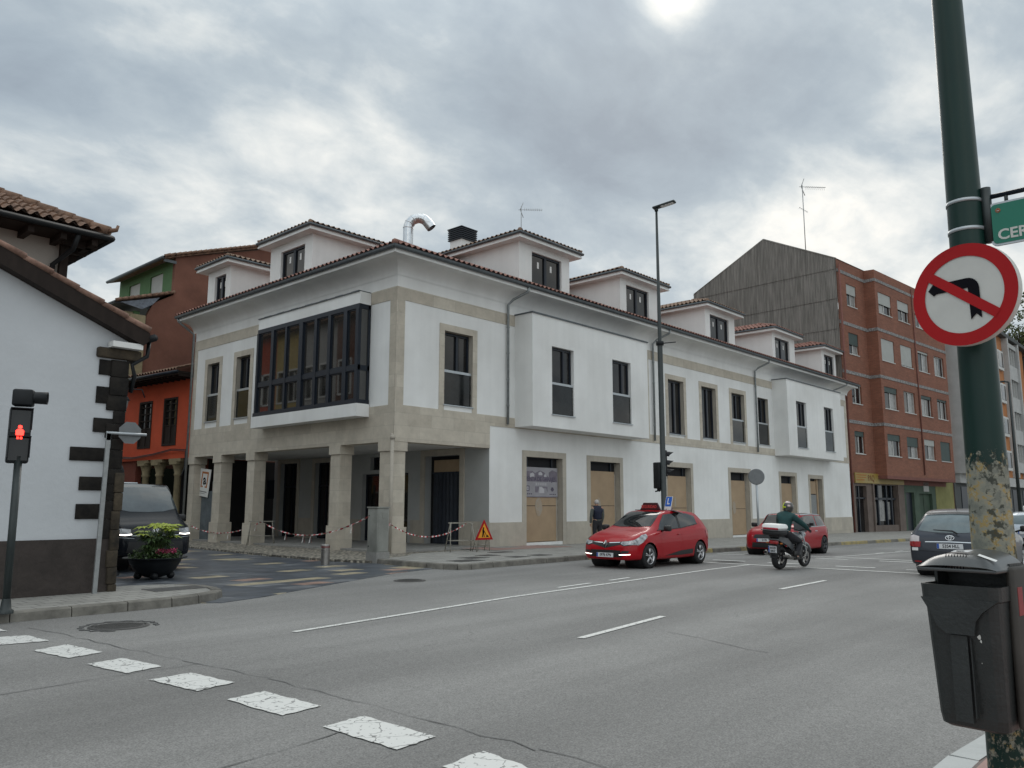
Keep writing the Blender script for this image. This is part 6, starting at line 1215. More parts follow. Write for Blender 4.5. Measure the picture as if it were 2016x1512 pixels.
    def mirror(s, x, z, w, m='trim', sides=(1, -1), yy=None):
        for sy in sides:
            mb = MB(); mb.bbox(x-.07, x+.10, sy*(w+.05) if sy > 0 else -(w+.23), sy*(w+.23) if sy > 0 else -(w+.05), z, z+.15, .04); mb.tube([(x, sy*(w-.06), z), (x+.02, sy*(w+.1), z+.05)], .025, 6); mb.build('wing_mirror', m, s.t, False)
    def strip(s, name, pts, r, m, axis, off=.003, parent=None):
        P = []
        for a, b in pts:
            o, d = {'y': (Vector((a, 3, b)), Vector((0, -1, 0))), '-y': (Vector((a, -3, b)), Vector((0, 1, 0))), 'x': (Vector((5, a, b)), Vector((-1, 0, 0))), '-x': (Vector((-5, a, b)), Vector((1, 0, 0))), 'z': (Vector((a, b, 4)), Vector((0, 0, -1)))}[axis]
            h = s.bvh.ray_cast(o, d)
            if h[0] is not None: P.append(h[0]-d*off)
        mb = MB(); mb.tube(P, r, 5); return mb.build(name, m, parent or s.t, False)
def lerpn(a, b, n): return [(a[0]+(b[0]-a[0])*k/n, a[1]+(b[1]-a[1])*k/n) for k in range(n+1)]
# --- red driving-school hatchback (front wheel x=1.28, rear wheel x=-1.30)
clio = [(-2.0, .52, .72, .76, .50, .40), (-1.97, .40, .86, .90, .66, .5), (-1.9, .34, .94, 1.02, .76, .55), (-1.75, .28, .99, 1.27, .835, .56), (-1.5, .23, 1.0, 1.40, .865, .58), (-1.0, .20, .985, 1.455, .868, .60), (-.4, .19, .96, 1.475, .865, .605), (.1, .19, .94, 1.44, .865, .585), (.5, .19, .925, 1.29, .865, .56), (.85, .20, .90, 1.08, .868, .56), (1.1, .20, .87, .985, .868, .58), (1.4, .21, .82, .925, .862, .58), (1.7, .22, .75, .83, .83, .56), (1.9, .22, .66, .73, .76, .52), (2.02, .24, .56, .62, .62, .45), (2.06, .32, .46, .5, .48, .38)]
def redcar(loc, rz):
    c = Car('hatchback_car', 'bright red driving school hatchback with a roof board, heading left', loc, rz, clio, 'cred', (1.28, -1.30), .31, scale=1.0, track=.755)
    c.side('front_side_window', [(.78, .955), (.35, .975), (-.28, 1.0)], [(.74, .96), (.22, 1.36), (-.28, 1.40)], 'cglass'); c.side('rear_side_window', [(-.36, 1.0), (-.9, 1.04), (-1.28, 1.10)], [(-.36, 1.40), (-.9, 1.385), (-1.30, 1.31)], 'cglass')
    c.side('window_trim', [(.8, .945), (.2, .968), (-.4, .992), (-1.3, 1.085)], [(.8, .962), (.2, .985), (-.4, 1.01), (-1.3, 1.11)], 'trim', off=.009); c.side('window_pillar', [(-.275, 1.0), (-.365, 1.0)], [(-.275, 1.405), (-.365, 1.4)], 'trim', off=.009)
    ws = c.patch('windscreen', [(.98, .0), (.97, .3), (.86, .62)], [(.16, 0), (.14, .3), (.12, .5)], 'z', 'cglassl'); c.patch('windscreen', [(.98, 0), (.97, -.3), (.86, -.62)], [(.16, 0), (.14, -.3), (.12, -.5)], 'z', 'cglassl')
    c.patch('rear_window', [(-.5, 1.03), (0, 1.03), (.5, 1.03)], [(-.46, 1.33), (0, 1.36), (.46, 1.33)], '-x', 'cglass')
    for q in (1, -1):
        d = c.side('front_door', [(.72, .30), (.1, .30), (-.30, .30)], [(.74, .93), (.1, .95), (-.30, .97)], 'cred', off=.0035, sides=(q,))[0]; c.strip('door_handle', [(-.22, .83), (-.08, .835)], .014, 'cred', 'y' if q == 1 else '-y', .012, d)
        d = c.side('rear_door', [(-.33, .30), (-.8, .30), (-.93, .52), (-1.1, .72)], [(-.33, .97), (-.8, .99), (-1.0, 1.0), (-1.15, 1.02)], 'cred', off=.0035, sides=(q,))[0]
        c.side('side_moulding', [(.55, .30), (-.2, .285), (-.85, .30)], [(.3, .33), (-.2, .40), (-.88, .43)], 'trim', off=.008, sides=(q,))
        c.patch('headlight', [(q*.44, .69), (q*.60, .70), (q*.78, .74), (q*.80, .8)], [(q*.42, .62), (q*.55, .575), (q*.72, .60), (q*.81, .68)], 'x', 'trim', .005)
        h = c.side('headlight', [(1.92, .69), (1.72, .76), (1.5, .845), (1.33, .87)], [(1.95, .61), (1.75, .60), (1.55, .68), (1.36, .80)], 'hl', off=.010, sides=(q,))[0]
        c.patch('headlight', [(q*.46, .68), (q*.60, .69), (q*.76, .735)], [(q*.45, .63), (q*.56, .59), (q*.72, .62)], 'x', 'hl', .011)
        c.patch('daylight_strip', [(q*.42, .365), (q*.55, .372), (q*.70, .38)], [(q*.43, .35), (q*.55, .353), (q*.70, .362)], 'x', 'hlon', .012); c.patch('fog_lamp_recess', [(q*.50, .46), (q*.68, .46)], [(q*.47, .385), (q*.66, .40)], 'x', 'trim', .007)
        c.side('tail_light', [(-1.62, .93), (-1.85, .93)], [(-1.72, .66), (-1.93, .66)], 'tail', off=.008, sides=(q,))
    c.patch('grille', [(-.46, .685), (0, .655), (.46, .685)], [(-.46, .615), (0, .52), (.46, .615)], 'x', 'trim', .007); c.patch('lower_grille', [(-.46, .47), (0, .475), (.46, .47)], [(-.52, .30), (0, .29), (.52, .30)], 'x', 'trim', .007)
    for q in (1, -1): c.patch('chrome_bar', [(q*.10, .655), (q*.42, .67)], [(q*.1, .637), (q*.42, .655)], 'x', 'chrome', .014)
    h = c.bvh.ray_cast(Vector((5, 0, .61)), Vector((-1, 0, 0)))[0]; T = Matrix.Translation((h.x+.02, 0, .615)) @ Matrix.Rotation(R(90), 4, 'Z') @ Matrix.Rotation(R(-8), 4, 'X')
    m = MB(T); m.ring(0, 0, 0, 0, 0, 0, 0); o_ = [(0, .105), (.066, 0), (0, -.105), (-.066, 0)]; i_ = [(0, .045), (.026, 0), (0, -.045), (-.026, 0)]; vs = [(x, -.012, z) for x, z in o_]+[(x, -.018, z) for x, z in i_]+[(x, .01, z) for x, z in o_]; m.add(vs, [(0, 1, 5, 4), (1, 2, 6, 5), (2, 3, 7, 6), (3, 0, 4, 7), (0, 8, 9, 1), (1, 9, 10, 2), (2, 10, 11, 3), (3, 11, 8, 0)]); m.build('badge', 'chrome', c.t, False)
    hx_ = c.bvh.ray_cast(Vector((5, 0, .36)), Vector((-1, 0, 0)))[0].x; c.plate('0978 KPN', hx_+.02, .345, y=.0, tilt=-4); c.mirror(.62, .93, .86)
    c.strip('bonnet_edge', [(.66, .66), (1.2, .68), (1.6, .62), (1.9, .42), (1.99, 0), (1.9, -.42), (1.6, -.62), (1.2, -.68), (.66, -.66)][1:-1], .004, 'trim', 'z', .0)
    # roof board with the learner plate
    b = thing('roof_board', 'red driving school roof board with a blue L plate on the red hatchback', 'roof sign', (0, 0, 0)); Tb = Matrix.Translation(loc) @ Matrix.Rotation(rz, 4, 'Z') @ Matrix.Scale(1.0, 4)
    m = MB(Tb); zr = 1.48; m.prism([(-.32, zr), (.34, zr), (.23, zr+.2), (-.16, zr+.2), (-.2, zr+.2)], -.03, .03, 0, T=T3(-.10, 0, 0, 90) @ T3(-.0, 0)); bo = m.build('board', mat('dark_red_board', (.055, .006, .009), .4, .1), b)
    m = MB(Tb); m.tube([(-.1, -.5, zr), (-.1, .5, zr)], .012, 6); m.build('roof_bar', 'trim', b)
    text('SEGURIDAD', .115, mat('red_board_lettering', (.50, .05, .05), .5, 0), Tb @ T3(-.065, -.02, zr+.09, 90), b, bold=.003, sx=.8)
    Tl = Tb @ T3(-.32, .42, zr, 68) @ Matrix.Rotation(R(-14), 4, 'X'); m = MB(Tl); m.box(-.15, .15, -.01, 0, .0, .38, 0); m.box(-.135, .135, -.013, -.01, .10, .37, 1); lp = m.build('learner_plate', ['wht', mat('learner_blue', (.01, .12, .55), .5, 0)], b)
    text('L', .24, 'wht', Tl @ T3(0, -.015, .235), lp, bold=.006); m = MB(Tl); m.prism([(-.11, 0), (.11, 0), (0, .2)], .12, .13, T=T3(.12, .0, 0, 60)); m.box(-.16, .3, -.02, .3, -.02, 0); m.build('plate_back', mat('grey_mauve_plastic', (.24, .17, .18), .5, .1), b)
    return c
redcar((2.58, -7.99, 0), R(180))
# --- red small car behind the motorcycle
mini = [(-1.84, .48, .74, .78, .5, .42), (-1.80, .36, .86, .92, .68, .5), (-1.7, .28, .92, 1.10, .78, .56), (-1.5, .22, .94, 1.33, .83, .60), (-1.2, .19, .94, 1.385, .84, .62), (-.6, .18, .93, 1.40, .842, .625), (0, .18, .92, 1.395, .842, .615), (.32, .18, .91, 1.35, .842, .6), (.62, .18, .90, 1.12, .842, .58), (.85, .19, .88, .99, .842, .6), (1.2, .2, .84, .95, .84, .60), (1.5, .21, .78, .89, .80, .58), (1.7, .22, .68, .80, .72, .52), (1.82, .25, .54, .62, .6, .45), (1.86, .32, .45, .5, .46, .36)]
c = Car('small_car', 'small red round-headlight car with a dark roof, half hidden behind the motorcycle', (11.35, -8.1, gz(11)), R(180), mini, 'cred2', (1.22, -1.25), .30, scale=1.0, track=.735, rim='rimd')
c.patch('roof_panel', [(.22, .0), (.2, .35), (.16, .6)], [(-1.5, 0), (-1.5, .3), (-1.44, .56)], 'z', 'trim', .008); c.patch('roof_panel', [(.22, 0), (.2, -.35), (.16, -.6)], [(-1.5, 0), (-1.5, -.3), (-1.44, -.56)], 'z', 'trim', .008)
for q in (1, -1):
    c.side('side_window', [(.6, .945), (0, .95), (-.68, .955)], [(.33, 1.27), (0, 1.33), (-.68, 1.33)], 'cglass', sides=(q,)); c.side('side_window', [(-.76, .955), (-1.15, .96), (-1.5, .97)], [(-.76, 1.33), (-1.15, 1.32), (-1.4, 1.29)], 'cglass', sides=(q,)); c.side('roof_rail', [(.36, 1.335), (-.6, 1.365), (-1.4, 1.33)], [(.36, 1.36), (-.6, 1.39), (-1.4, 1.35)], 'alu', off=.012, sides=(q,))
    c.side('chrome_line', [(.62, .925), (-.6, .935), (-1.55, .95)], [(.62, .943), (-.6, .953), (-1.55, .968)], 'alu', off=.008, sides=(q,))
    d = c.side('door', [(.58, .27), (0, .26), (-.72, .26)], [(.6, .91), (0, .915), (-.72, .92)], 'cred2', off=.004, sides=(q,))[0]; c.strip('door_handle', [(-.62, .80), (-.45, .80)], .016, 'alu', 'y' if q == 1 else '-y', .012, d)
    T = Matrix.Translation((1.56, q*.60, .73)) @ Matrix.Rotation(R(90+q*22), 4, 'Z') @ Matrix.Rotation(R(-30), 4, 'X'); m = MB(T); m.lathe([(0, -.06), (.07, -.055), (.11, -.03), (.125, 0), (.12, .1)], 20, axis='y'); m.build('headlight', 'hl', c.t, False)
    T = Matrix.Translation((1.76, q*.44, .60)) @ Matrix.Rotation(R(90), 4, 'Z'); m = MB(T); m.lathe([(0, -.05), (.06, -.04), (.075, 0), (.07, .06)], 16, axis='y'); m.build('fog_lamp', 'hl', c.t, False)
    c.side('tail_light', [(-1.66, .86), (-1.78, .86)], [(-1.68, .68), (-1.80, .68)], 'tail', off=.01, sides=(q,))
for s_ in (1, -1): c.patch('windscreen', [(.78, 0), (.76, s_*.35), (.70, s_*.60)], [(.34, 0), (.32, s_*.3), (.28, s_*.55)], 'z', 'cglassl')
c.patch('grille', [(-.36, .70), (0, .71), (.36, .70)], [(-.40, .58), (0, .57), (.4, .58)], 'x', 'trim', .008); c.patch('lower_grille', [(-.42, .44), (0, .44), (.42, .44)], [(-.45, .27), (0, .27), (.45, .27)], 'x', 'trim', .008); c.patch('rear_window', [(-.5, 1.0), (0, 1.0), (.5, 1.0)], [(-.46, 1.25), (0, 1.28), (.46, 1.25)], '-x', 'cglass')
hx_ = c.bvh.ray_cast(Vector((5, 0, .52)), Vector((-1, 0, 0)))[0].x; c.plate('5178', hx_+.02, .52); c.mirror(.5, .93, .84)
m = MB(Matrix.Translation((1.79, 0, .74)) @ Matrix.Rotation(R(90), 4, 'Z')); m.prism([(-.1, .02), (-.03, .0), (.03, 0), (.1, .02), (.03, -.02), (-.03, -.02)], -.02, 0); m.lathe([(0, -.03), (.03, -.025), (.03, 0)], 12, axis='y'); m.build('badge', 'chrome', c.t, False)
# --- dark grey hatchback seen from behind
toy = [(-2.1, .42, .62, .66, .66, .5), (-2.07, .32, .80, .84, .78, .55), (-1.98, .28, .93, 1.0, .84, .6), (-1.78, .25, 1.0, 1.26, .872, .585), (-1.5, .22, 1.0, 1.43, .88, .59), (-.9, .20, .98, 1.50, .88, .61), (-.2, .19, .96, 1.505, .88, .61), (.3, .19, .94, 1.44, .88, .6), (.8, .19, .92, 1.20, .88, .58), (1.15, .20, .88, 1.0, .88, .58), (1.6, .21, .80, .90, .86, .58), (1.95, .23, .66, .75, .78, .5), (2.12, .28, .5, .56, .6, .4)]
c = Car('hatchback_car', 'dark grey hatchback seen from behind, partly hidden by the green column', (5.75, -15.25, gz(5.5)), R(2), toy, 'cgrey', (1.33, -1.27), .315, scale=1.03, track=.76, N=130)
c.patch('rear_window', [(-.66, 1.03), (-.3, .99), (0, .985), (.3, .99), (.66, 1.03)], [(-.53, 1.36), (-.3, 1.385), (0, 1.39), (.3, 1.385), (.53, 1.36)], '-x', 'cglassr', rows=10); c.patch('roof_spoiler', [(-.56, 1.40), (0, 1.425), (.56, 1.40)], [(-.54, 1.365), (0, 1.39), (.54, 1.365)], '-x', 'trim', .03)
for q in (1, -1):
    c.patch('tail_light', [(q*.62, .90), (q*.74, .93), (q*.83, .90)], [(q*.62, .79), (q*.74, .79), (q*.85, .79)], '-x', 'tailw', .012); c.patch('tail_light', [(q*.59, .79), (q*.74, .79), (q*.86, .79)], [(q*.60, .67), (q*.74, .67), (q*.84, .69)], '-x', 'tail', .012)
    c.side('tail_light', [(-1.96, .89), (-1.78, .93)], [(-2.04, .70), (-1.86, .73)], 'tail', off=.01, sides=(q,)); c.patch('reflector', [(q*.6, .37), (q*.74, .37)], [(q*.6, .34), (q*.74, .34)], '-x', 'tail', .01)
    c.side('side_window', [(.9, .95), (.2, .98), (-.45, 1.0)], [(.6, 1.20), (.1, 1.40), (-.45, 1.42)], 'cglass', sides=(q,)); c.side('side_window', [(-.52, 1.0), (-1.0, 1.02), (-1.5, 1.08)], [(-.52, 1.42), (-1.0, 1.40), (-1.4, 1.33)], 'cglass', sides=(q,)); c.side('door', [(.75, .28), (.1, .27), (-.48, .27)], [(.8, .92), (.1, .95), (-.48, .965)], 'cgrey', off=.004, sides=(q,))
c.patch('chrome_strip', [(-.5, .795), (0, .805), (.5, .795)], [(-.5, .775), (0, .785), (.5, .775)], '-x', 'chrome', .014); c.patch('tailgate_seam', [(-.7, .60), (0, .575), (.7, .60)], [(-.7, .59), (0, .565), (.7, .59)], '-x', 'trim', .006); c.patch('bumper_insert', [(-.5, .38), (0, .37), (.5, .38)], [(-.5, .31), (0, .31), (.5, .31)], '-x', 'trim', .006)
c.patch('white_sticker', [(.65, .655), (.78, .655)], [(.65, .59), (.78, .59)], '-x', 'wht', .009)
hx_ = c.bvh.ray_cast(Vector((-5, 0, .70)), Vector((1, 0, 0)))[0].x; c.plate('5354 HLL', hx_-.015, .70, fwd=-1); hx_ = c.bvh.ray_cast(Vector((-5, 0, .89)), Vector((1, 0, 0)))[0]
T = Matrix.Translation((hx_.x-.012, 0, .88)) @ Matrix.Rotation(R(-90), 4, 'Z') @ Matrix.Rotation(R(-18), 4, 'X'); m = MB(T)
def oval(a, b_, x0, z0, r_): m.tube([(x0+a*math.cos(R(k*15)), -.005, z0+b_*math.sin(R(k*15))) for k in range(25)], r_, 5)
oval(.085, .055, 0, 0, .009); oval(.028, .05, 0, 0, .007); oval(.055, .02, 0, .022, .007); m.build('badge', 'chrome', c.t, False)
T = Matrix.Translation((hx_.x+.03, -.02, 1.0)) @ Matrix.Rotation(R(-90), 4, 'Z'); m = MB(T); m.tube([(.14, -.06, -.03), (.05, -.05, .03), (-.34, -.02, .05)], [.02, .02, .01], 6); m.build('rear_wiper', 'trim', c.t, False)
c.mirror(.78, .97, .87); m = MB(); m.tube([(-1.2, 0, 1.49), (-1.3, 0, 1.7)], .006, 4); m.build('roof_aerial', 'trim', c.t, False)
# --- silver car at the right edge
sil = [(q[0], q[1], q[2]+.03, q[3]+(.07 if q[3] > 1.2 else .02), q[4]*1.02, q[5]*1.05) for q in toy]; pS_ = at_z(2018, 1073, -.25)
c = Car('estate_car', 'silver car seen from behind at the far right beyond the green column', (24.3+1.4, -13.3, gz(24)), R(-4), sil, 'csil', (1.33, -1.27), .33, scale=.98, track=.78)
c.patch('rear_window', [(-.62, 1.06), (0, 1.03), (.62, 1.06)], [(-.54, 1.40), (0, 1.44), (.54, 1.40)], '-x', 'cglassr'); c.patch('lower_bumper', [(-.6, .48), (0, .46), (.6, .48)], [(-.6, .30), (0, .29), (.6, .30)], '-x', 'trim', .008); c.patch('chrome_strip', [(-.5, .80), (.5, .80)], [(-.5, .77), (.5, .77)], '-x', 'chrome', .012)
for q in (1, -1): c.patch('tail_light', [(q*.66, 1.0), (q*.82, .98)], [(q*.66, .8), (q*.84, .8)], '-x', 'tail', .012); c.side('side_window', [(.9, .98), (-.45, 1.03), (-1.5, 1.1)], [(.6, 1.22), (-.45, 1.46), (-1.4, 1.38)], 'cglass', sides=(q,)); m = MB(); m.tube([(.3, q*.55, 1.56), (-1.3, q*.55, 1.55)], .02, 6); m.build('roof_rail', 'alu', c.t, False)
m = MB(); m.bbox(-.6, .7, -.4, .4, 1.6, 1.85, .06); m.build('roof_box', 'wht', c.t, False)
hx_ = c.bvh.ray_cast(Vector((-5, 0, .68)), Vector((1, 0, 0)))[0].x; c.plate('', hx_-.015, .68, fwd=-1); m = MB(Matrix.Translation((hx_-.0, 0, .93)) @ Matrix.Rotation(R(-90), 4, 'Z')); m.tube([(-.07, -.04, -.03), (0, -.06, .03), (.07, -.04, -.03)], .01, 5); m.tube([(-.07, -.04, .01), (0, -.06, .06), (.07, -.04, .01)], .01, 5); m.build('badge', 'trim', c.t, False)
# --- dark van in the side street
van = [(-2.45, .45, 1.0, 1.85, .9, .8), (-2.4, .3, 1.05, 1.95, .94, .82), (-1.5, .26, 1.05, 1.99, .95, .82), (0, .25, 1.05, 1.99, .95, .82), (.8, .25, 1.05, 1.98, .95, .80), (1.15, .25, 1.05, 1.93, .95, .78), (1.55, .26, 1.05, 1.60, .95, .76), (1.9, .27, 1.03, 1.24, .945, .76), (2.15, .27, .98, 1.08, .93, .74), (2.35, .28, .88, .96, .86, .68), (2.45, .32, .74, .80, .76, .6), (2.49, .42, .60, .64, .64, .5)]
pv = at_d(366, 1050, 21.0); hd = R(-91); c = Car('van', 'dark van facing the camera in the side street behind the planter', (pv.x-.93, pv.y+2.1, .08), hd, van, 'cvan', (1.5, -1.5), .34, scale=1.04, track=.83, cat='van', N=130)
for s_ in (1, -1):
    c.patch('windscreen', [(1.86, 0), (1.84, s_*.4), (1.74, s_*.80)], [(1.0, 0), (.98, s_*.4), (.96, s_*.70)], 'z', 'cglassv')
    c.patch('headlight', [(s_*.56, .90), (s_*.72, .915), (s_*.84, .93)], [(s_*.56, .79), (s_*.72, .77), (s_*.86, .80)], 'x', 'hl', .012); c.patch('daylight_strip', [(s_*.55, .80), (s_*.7, .785), (s_*.84, .80)], [(s_*.55, .775), (s_*.7, .76), (s_*.845, .775)], 'x', 'hlon', .018)
    c.side('side_window', [(1.5, 1.1), (1.0, 1.1), (.3, 1.1)], [(1.3, 1.5), (.9, 1.8), (.3, 1.82)], 'cglass', sides=(s_,)); c.side('side_window', [(.2, 1.1), (-.9, 1.1)], [(.2, 1.82), (-.9, 1.82)], 'cglass', sides=(s_,)); c.side('side_window', [(-1.0, 1.1), (-2.2, 1.1)], [(-1.0, 1.82), (-2.15, 1.82)], 'cglass', sides=(s_,))
c.patch('grille', [(-.55, .90), (0, .90), (.55, .90)], [(-.55, .80), (0, .79), (.55, .80)], 'x', 'trim', .010); c.patch('lower_grille', [(-.62, .62), (0, .62), (.62, .62)], [(-.66, .38), (0, .36), (.66, .38)], 'x', 'trim', .008); c.patch('chrome_line', [(-.56, .765), (0, .76), (.56, .765)], [(-.56, .752), (0, .747), (.56, .752)], 'x', 'alu', .012)
for s_ in (1, -1): c.patch('bumper_line', [(s_*.5, .70), (s_*.82, .73)], [(s_*.5, .692), (s_*.82, .722)], 'x', 'alu', .012)
hx_ = c.bvh.ray_cast(Vector((5, 0, .85)), Vector((-1, 0, 0)))[0].x; T = Matrix.Translation((hx_+.02, 0, .85)) @ Matrix.Rotation(R(90), 4, 'Z'); m = MB(T); m.tube([(.075*math.cos(R(k*18)), 0, .075*math.sin(R(k*18))) for k in range(21)], .009, 5); m.tube([(-.05, 0, .05), (-.018, 0, -.055), (0, 0, -.01), (.018, 0, -.055), (.05, 0, .05)], .009, 5); m.tube([(-.022, 0, .06), (0, 0, .005), (.022, 0, .06)], .009, 5); m.build('badge', 'chrome', c.t, False)
c.mirror(1.35, 1.08, .94); m = MB(); m.bbox(-.2, .5, -.3, .3, 1.98, 2.03, .02); m.build('roof_rail', 'alu', c.t, False)
# ------------------------------------------------------------------ motorcycle, rider, pedestrian
M['skin'] = mat('skin', (.42, .24, .17), .6, .08, 20); M['navy'] = mat('navy_quilted_vest', (.006, .010, .028), .8, .3, 12, .4, 14, stretch=(1, 1, 4)); M['greysl'] = mat('grey_green_sleeve', (.10, .11, .10), .85, .15, 10); M['beltg'] = mat('grey_shirt_hem', (.14, .145, .14), .85, .1, 8); M['trous'] = mat('dark_trousers', (.02, .02, .024), .85, .2, 8); M['hairg'] = mat('grey_hair', (.40, .38, .36), .9, .2, 40); M['shoe'] = mat('black_shoe', (.012, .011, .01), .5, 0)
M['jack'] = mat('dark_green_jacket', (.004, .045, .045), .7, .3, 9, .5, 16, stretch=(1, 1, 4)); M['glove'] = mat('black_glove', (.012, .012, .013), .6, 0)
def skin(name, parent, J, edges, rad, m, T, sub=2, root=None):
    """one continuous body grown with the Skin modifier from joints J {name: point}"""
    ks = []; 
    for a, b in edges:
        for k in (a, b):
            if k not in ks: ks.append(k)
    if root and root in ks: ks.remove(root); ks.insert(0, root)
    me = bpy.data.meshes.new('sk'); me.from_pydata([Vector(J[k]) for k in ks], [(ks.index(a), ks.index(b)) for a, b in edges], []); o = bpy.data.objects.new('sk', me); col.objects.link(o)
    o.modifiers.new('s', 'SKIN'); sv = me.skin_vertices[0].data
    for i, k in enumerate(ks): r_ = rad[k]; sv[i].radius = r_ if isinstance(r_, tuple) else (r_, r_)
    sv[0].use_root = True; md = o.modifiers.new('u', 'SUBSURF'); md.levels = sub; md.render_levels = sub
    dg = bpy.context.evaluated_depsgraph_get(); me2 = bpy.data.meshes.new_from_object(o.evaluated_get(dg)); bpy.data.objects.remove(o); me2.transform(T); me2.materials.clear(); me2.materials.append(M[m]); me2.polygons.foreach_set('use_smooth', [True]*len(me2.polygons)); me2.polygons.foreach_set('material_index', [0]*len(me2.polygons)); return link(name, me2, parent)
def hand(parent, c, d, up, m, T, side, curl=.5, name='glove'):
    """palm plus five separately bent fingers; d: finger direction, up: back of the hand"""
    c, d, up = Vector(c), Vector(d).normalized(), Vector(up).normalized(); s_ = d.cross(up).normalized()*side; J = {'w': c, 'p': c+d*.05, 'q': c+d*.085}; E = [('w', 'p'), ('p', 'q')]; r_ = {'w': .026, 'p': (.038, .018), 'q': (.038, .015)}
    for i, (o, L_) in enumerate(((-.03, .062), (-.01, .072), (.01, .068), (.03, .054))):
        b0 = c+d*.08+s_*o; p1 = b0+(d*math.cos(curl)-up*math.sin(curl))*L_*.5; p2 = p1+(d*math.cos(curl*2.2)-up*math.sin(curl*2.2))*L_*.35; p3 = p2+(d*math.cos(curl*3.2)-up*math.sin(curl*3.2))*L_*.25
        for k, p in enumerate((b0, p1, p2, p3)): J[f'f{i}{k}'] = p; r_[f'f{i}{k}'] = .0095-.0008*k
        E += [('q', f'f{i}0')]+[(f'f{i}{k}', f'f{i}{k+1}') for k in range(3)]
    t0 = c+d*.03-s_*.03; J['t0'] = t0; J['t1'] = t0+(d*.5-s_*.7-up*.2)*.035; J['t2'] = J['t1']+(d*.8-s_*.2-up*.4)*.03; r_['t0'] = .014; r_['t1'] = .011; r_['t2'] = .009; E += [('w', 't0'), ('t0', 't1'), ('t1', 't2')]
    return skin(name, parent, J, E, r_, m, T, 1, 'w')
# pedestrian: elderly man walking away to the left, seen from behind; local +x = his facing
fx = at_y(1177, 1090, -3.5); px_, py_ = fx.x, -3.5; fz = R(62); s0 = .965
PT = Matrix.Translation((px_, py_, .13)) @ Matrix.Rotation(fz, 4, 'Z') @ Matrix.Scale(s0, 4)
PM = thing('person', 'grey-haired man in a navy vest standing beside the boarded opening, behind the red hatchback', 'person', (px_, py_, .13))
J = dict(pel=(0, 0, .93), wai=(.0, 0, 1.08), che=(.0, 0, 1.27), sho=(-.015, 0, 1.42), nek=(.02, 0, 1.50), hd0=(.05, 0, 1.57), hd1=(.07, 0, 1.66))
for n_, y in (('l', 1), ('r', -1)):
    J.update({n_+'sh': (-.01, y*.19, 1.40), n_+'el': (.02, y*.235, 1.13), n_+'wr': (.11, y*.215, .89), n_+'hp': (0, y*.1, .88), n_+'kn': (.03 if y > 0 else .06, y*.105, .49), n_+'an': (-.05 if y > 0 else .04, y*.10, .09), n_+'to': (.10 if y > 0 else .2, y*.115, .035)})
rad = dict(pel=(.155, .125), wai=(.155, .12), che=(.17, .125), sho=(.13, .095), nek=.056, hd0=(.075, .08), hd1=(.075, .085), lsh=.07, rsh=.07, lel=.048, rel=.048, lwr=.033, rwr=.033, lhp=.095, rhp=.095, lkn=.062, rkn=.062, lan=.043, ran=.043, lto=.04, rto=.04)
E0 = [('pel', 'wai'), ('wai', 'che'), ('che', 'sho'), ('sho', 'nek'), ('nek', 'hd0'), ('hd0', 'hd1')]+[(a+b, a+c) if b else ('sho', a+c) for a in 'lr' for b, c in (('', 'sh'), ('sh', 'el'), ('el', 'wr'))]+[('pel', a+'hp') for a in 'lr']+[(a+b, a+c) for a in 'lr' for b, c in (('hp', 'kn'), ('kn', 'an'), ('an', 'to'))]
skin('body', PM, J, E0, rad, 'skin', PT, 2, 'pel')
up_ = lambda ks, f: {k: (tuple(x*f+.008 for x in rad[k]) if isinstance(rad[k], tuple) else rad[k]*f+.008) for k in ks}
skin('trousers', PM, J, [('wai', 'pel')]+[('pel', a+'hp') for a in 'lr']+[(a+b, a+c) for a in 'lr' for b, c in (('hp', 'kn'), ('kn', 'an'))], {**up_(['wai', 'pel'], .95), **up_([a+b for a in 'lr' for b in ('hp', 'kn', 'an')], 1.12)}, 'trous', PT, 2, 'pel')
skin('shirt', PM, J, [('pel', 'wai'), ('wai', 'che'), ('che', 'sho')]+[(a+b, a+c) if b else ('sho', a+c) for a in 'lr' for b, c in (('', 'sh'), ('sh', 'el'), ('el', 'wr'))], {**up_(['pel', 'wai', 'che', 'sho'], 1.1), **up_([a+b for a in 'lr' for b in ('sh', 'el', 'wr')], 1.12)}, 'greysl', PT, 2, 'pel')
J2 = dict(J); J2['wai2'] = (0, 0, 1.0); skin('vest', PM, J2, [('wai2', 'wai'), ('wai', 'che'), ('che', 'sho'), ('sho', 'nek'), ('sho', 'lsh'), ('sho', 'rsh')], dict(nek=.07, wai2=(.20, .165), wai=(.20, .16), che=(.215, .165), sho=(.175, .135), lsh=.095, rsh=.095), 'navy', PT, 2, 'wai2')
for a, sd in (('l', 1), ('r', -1)): hand(PM, J[a+'wr'], (.35, 0, -1), (0, sd, .2), 'skin', PT, sd, .35, 'hand')
m = MB(PT @ Matrix.Translation((.055, 0, 1.625))); m.lathe([(.0, .105), (.05, .095), (.082, .06), (.09, .01), (.082, -.05), (.05, -.08)], 18); 
m2 = MB(PT); 
for y in (-1, 1): m2.bbox(.045, .075, y*.083-.01, y*.083+.01, 1.585, 1.645, .008)
m2.bbox(.148, .172, -.012, .012, 1.585, 1.63, .008); m2.build('ears_and_nose', 'skin', PM); hair = MB(PT @ T3(.035, 0, 1.645)); hair.lathe([(0, .098), (.045, .088), (.075, .05), (.086, 0), (.082, -.045), (.07, -.06)], 18); hair.build('hair', 'hairg', PM)
for y in (1, -1): m = MB(PT); a = J[('l' if y > 0 else 'r')+'an']; m.bbox(a[0]-.08, a[0]+.2, a[1]-.05, a[1]+.05, 0, .09, .035); m.build('shoe', 'shoe', PM)
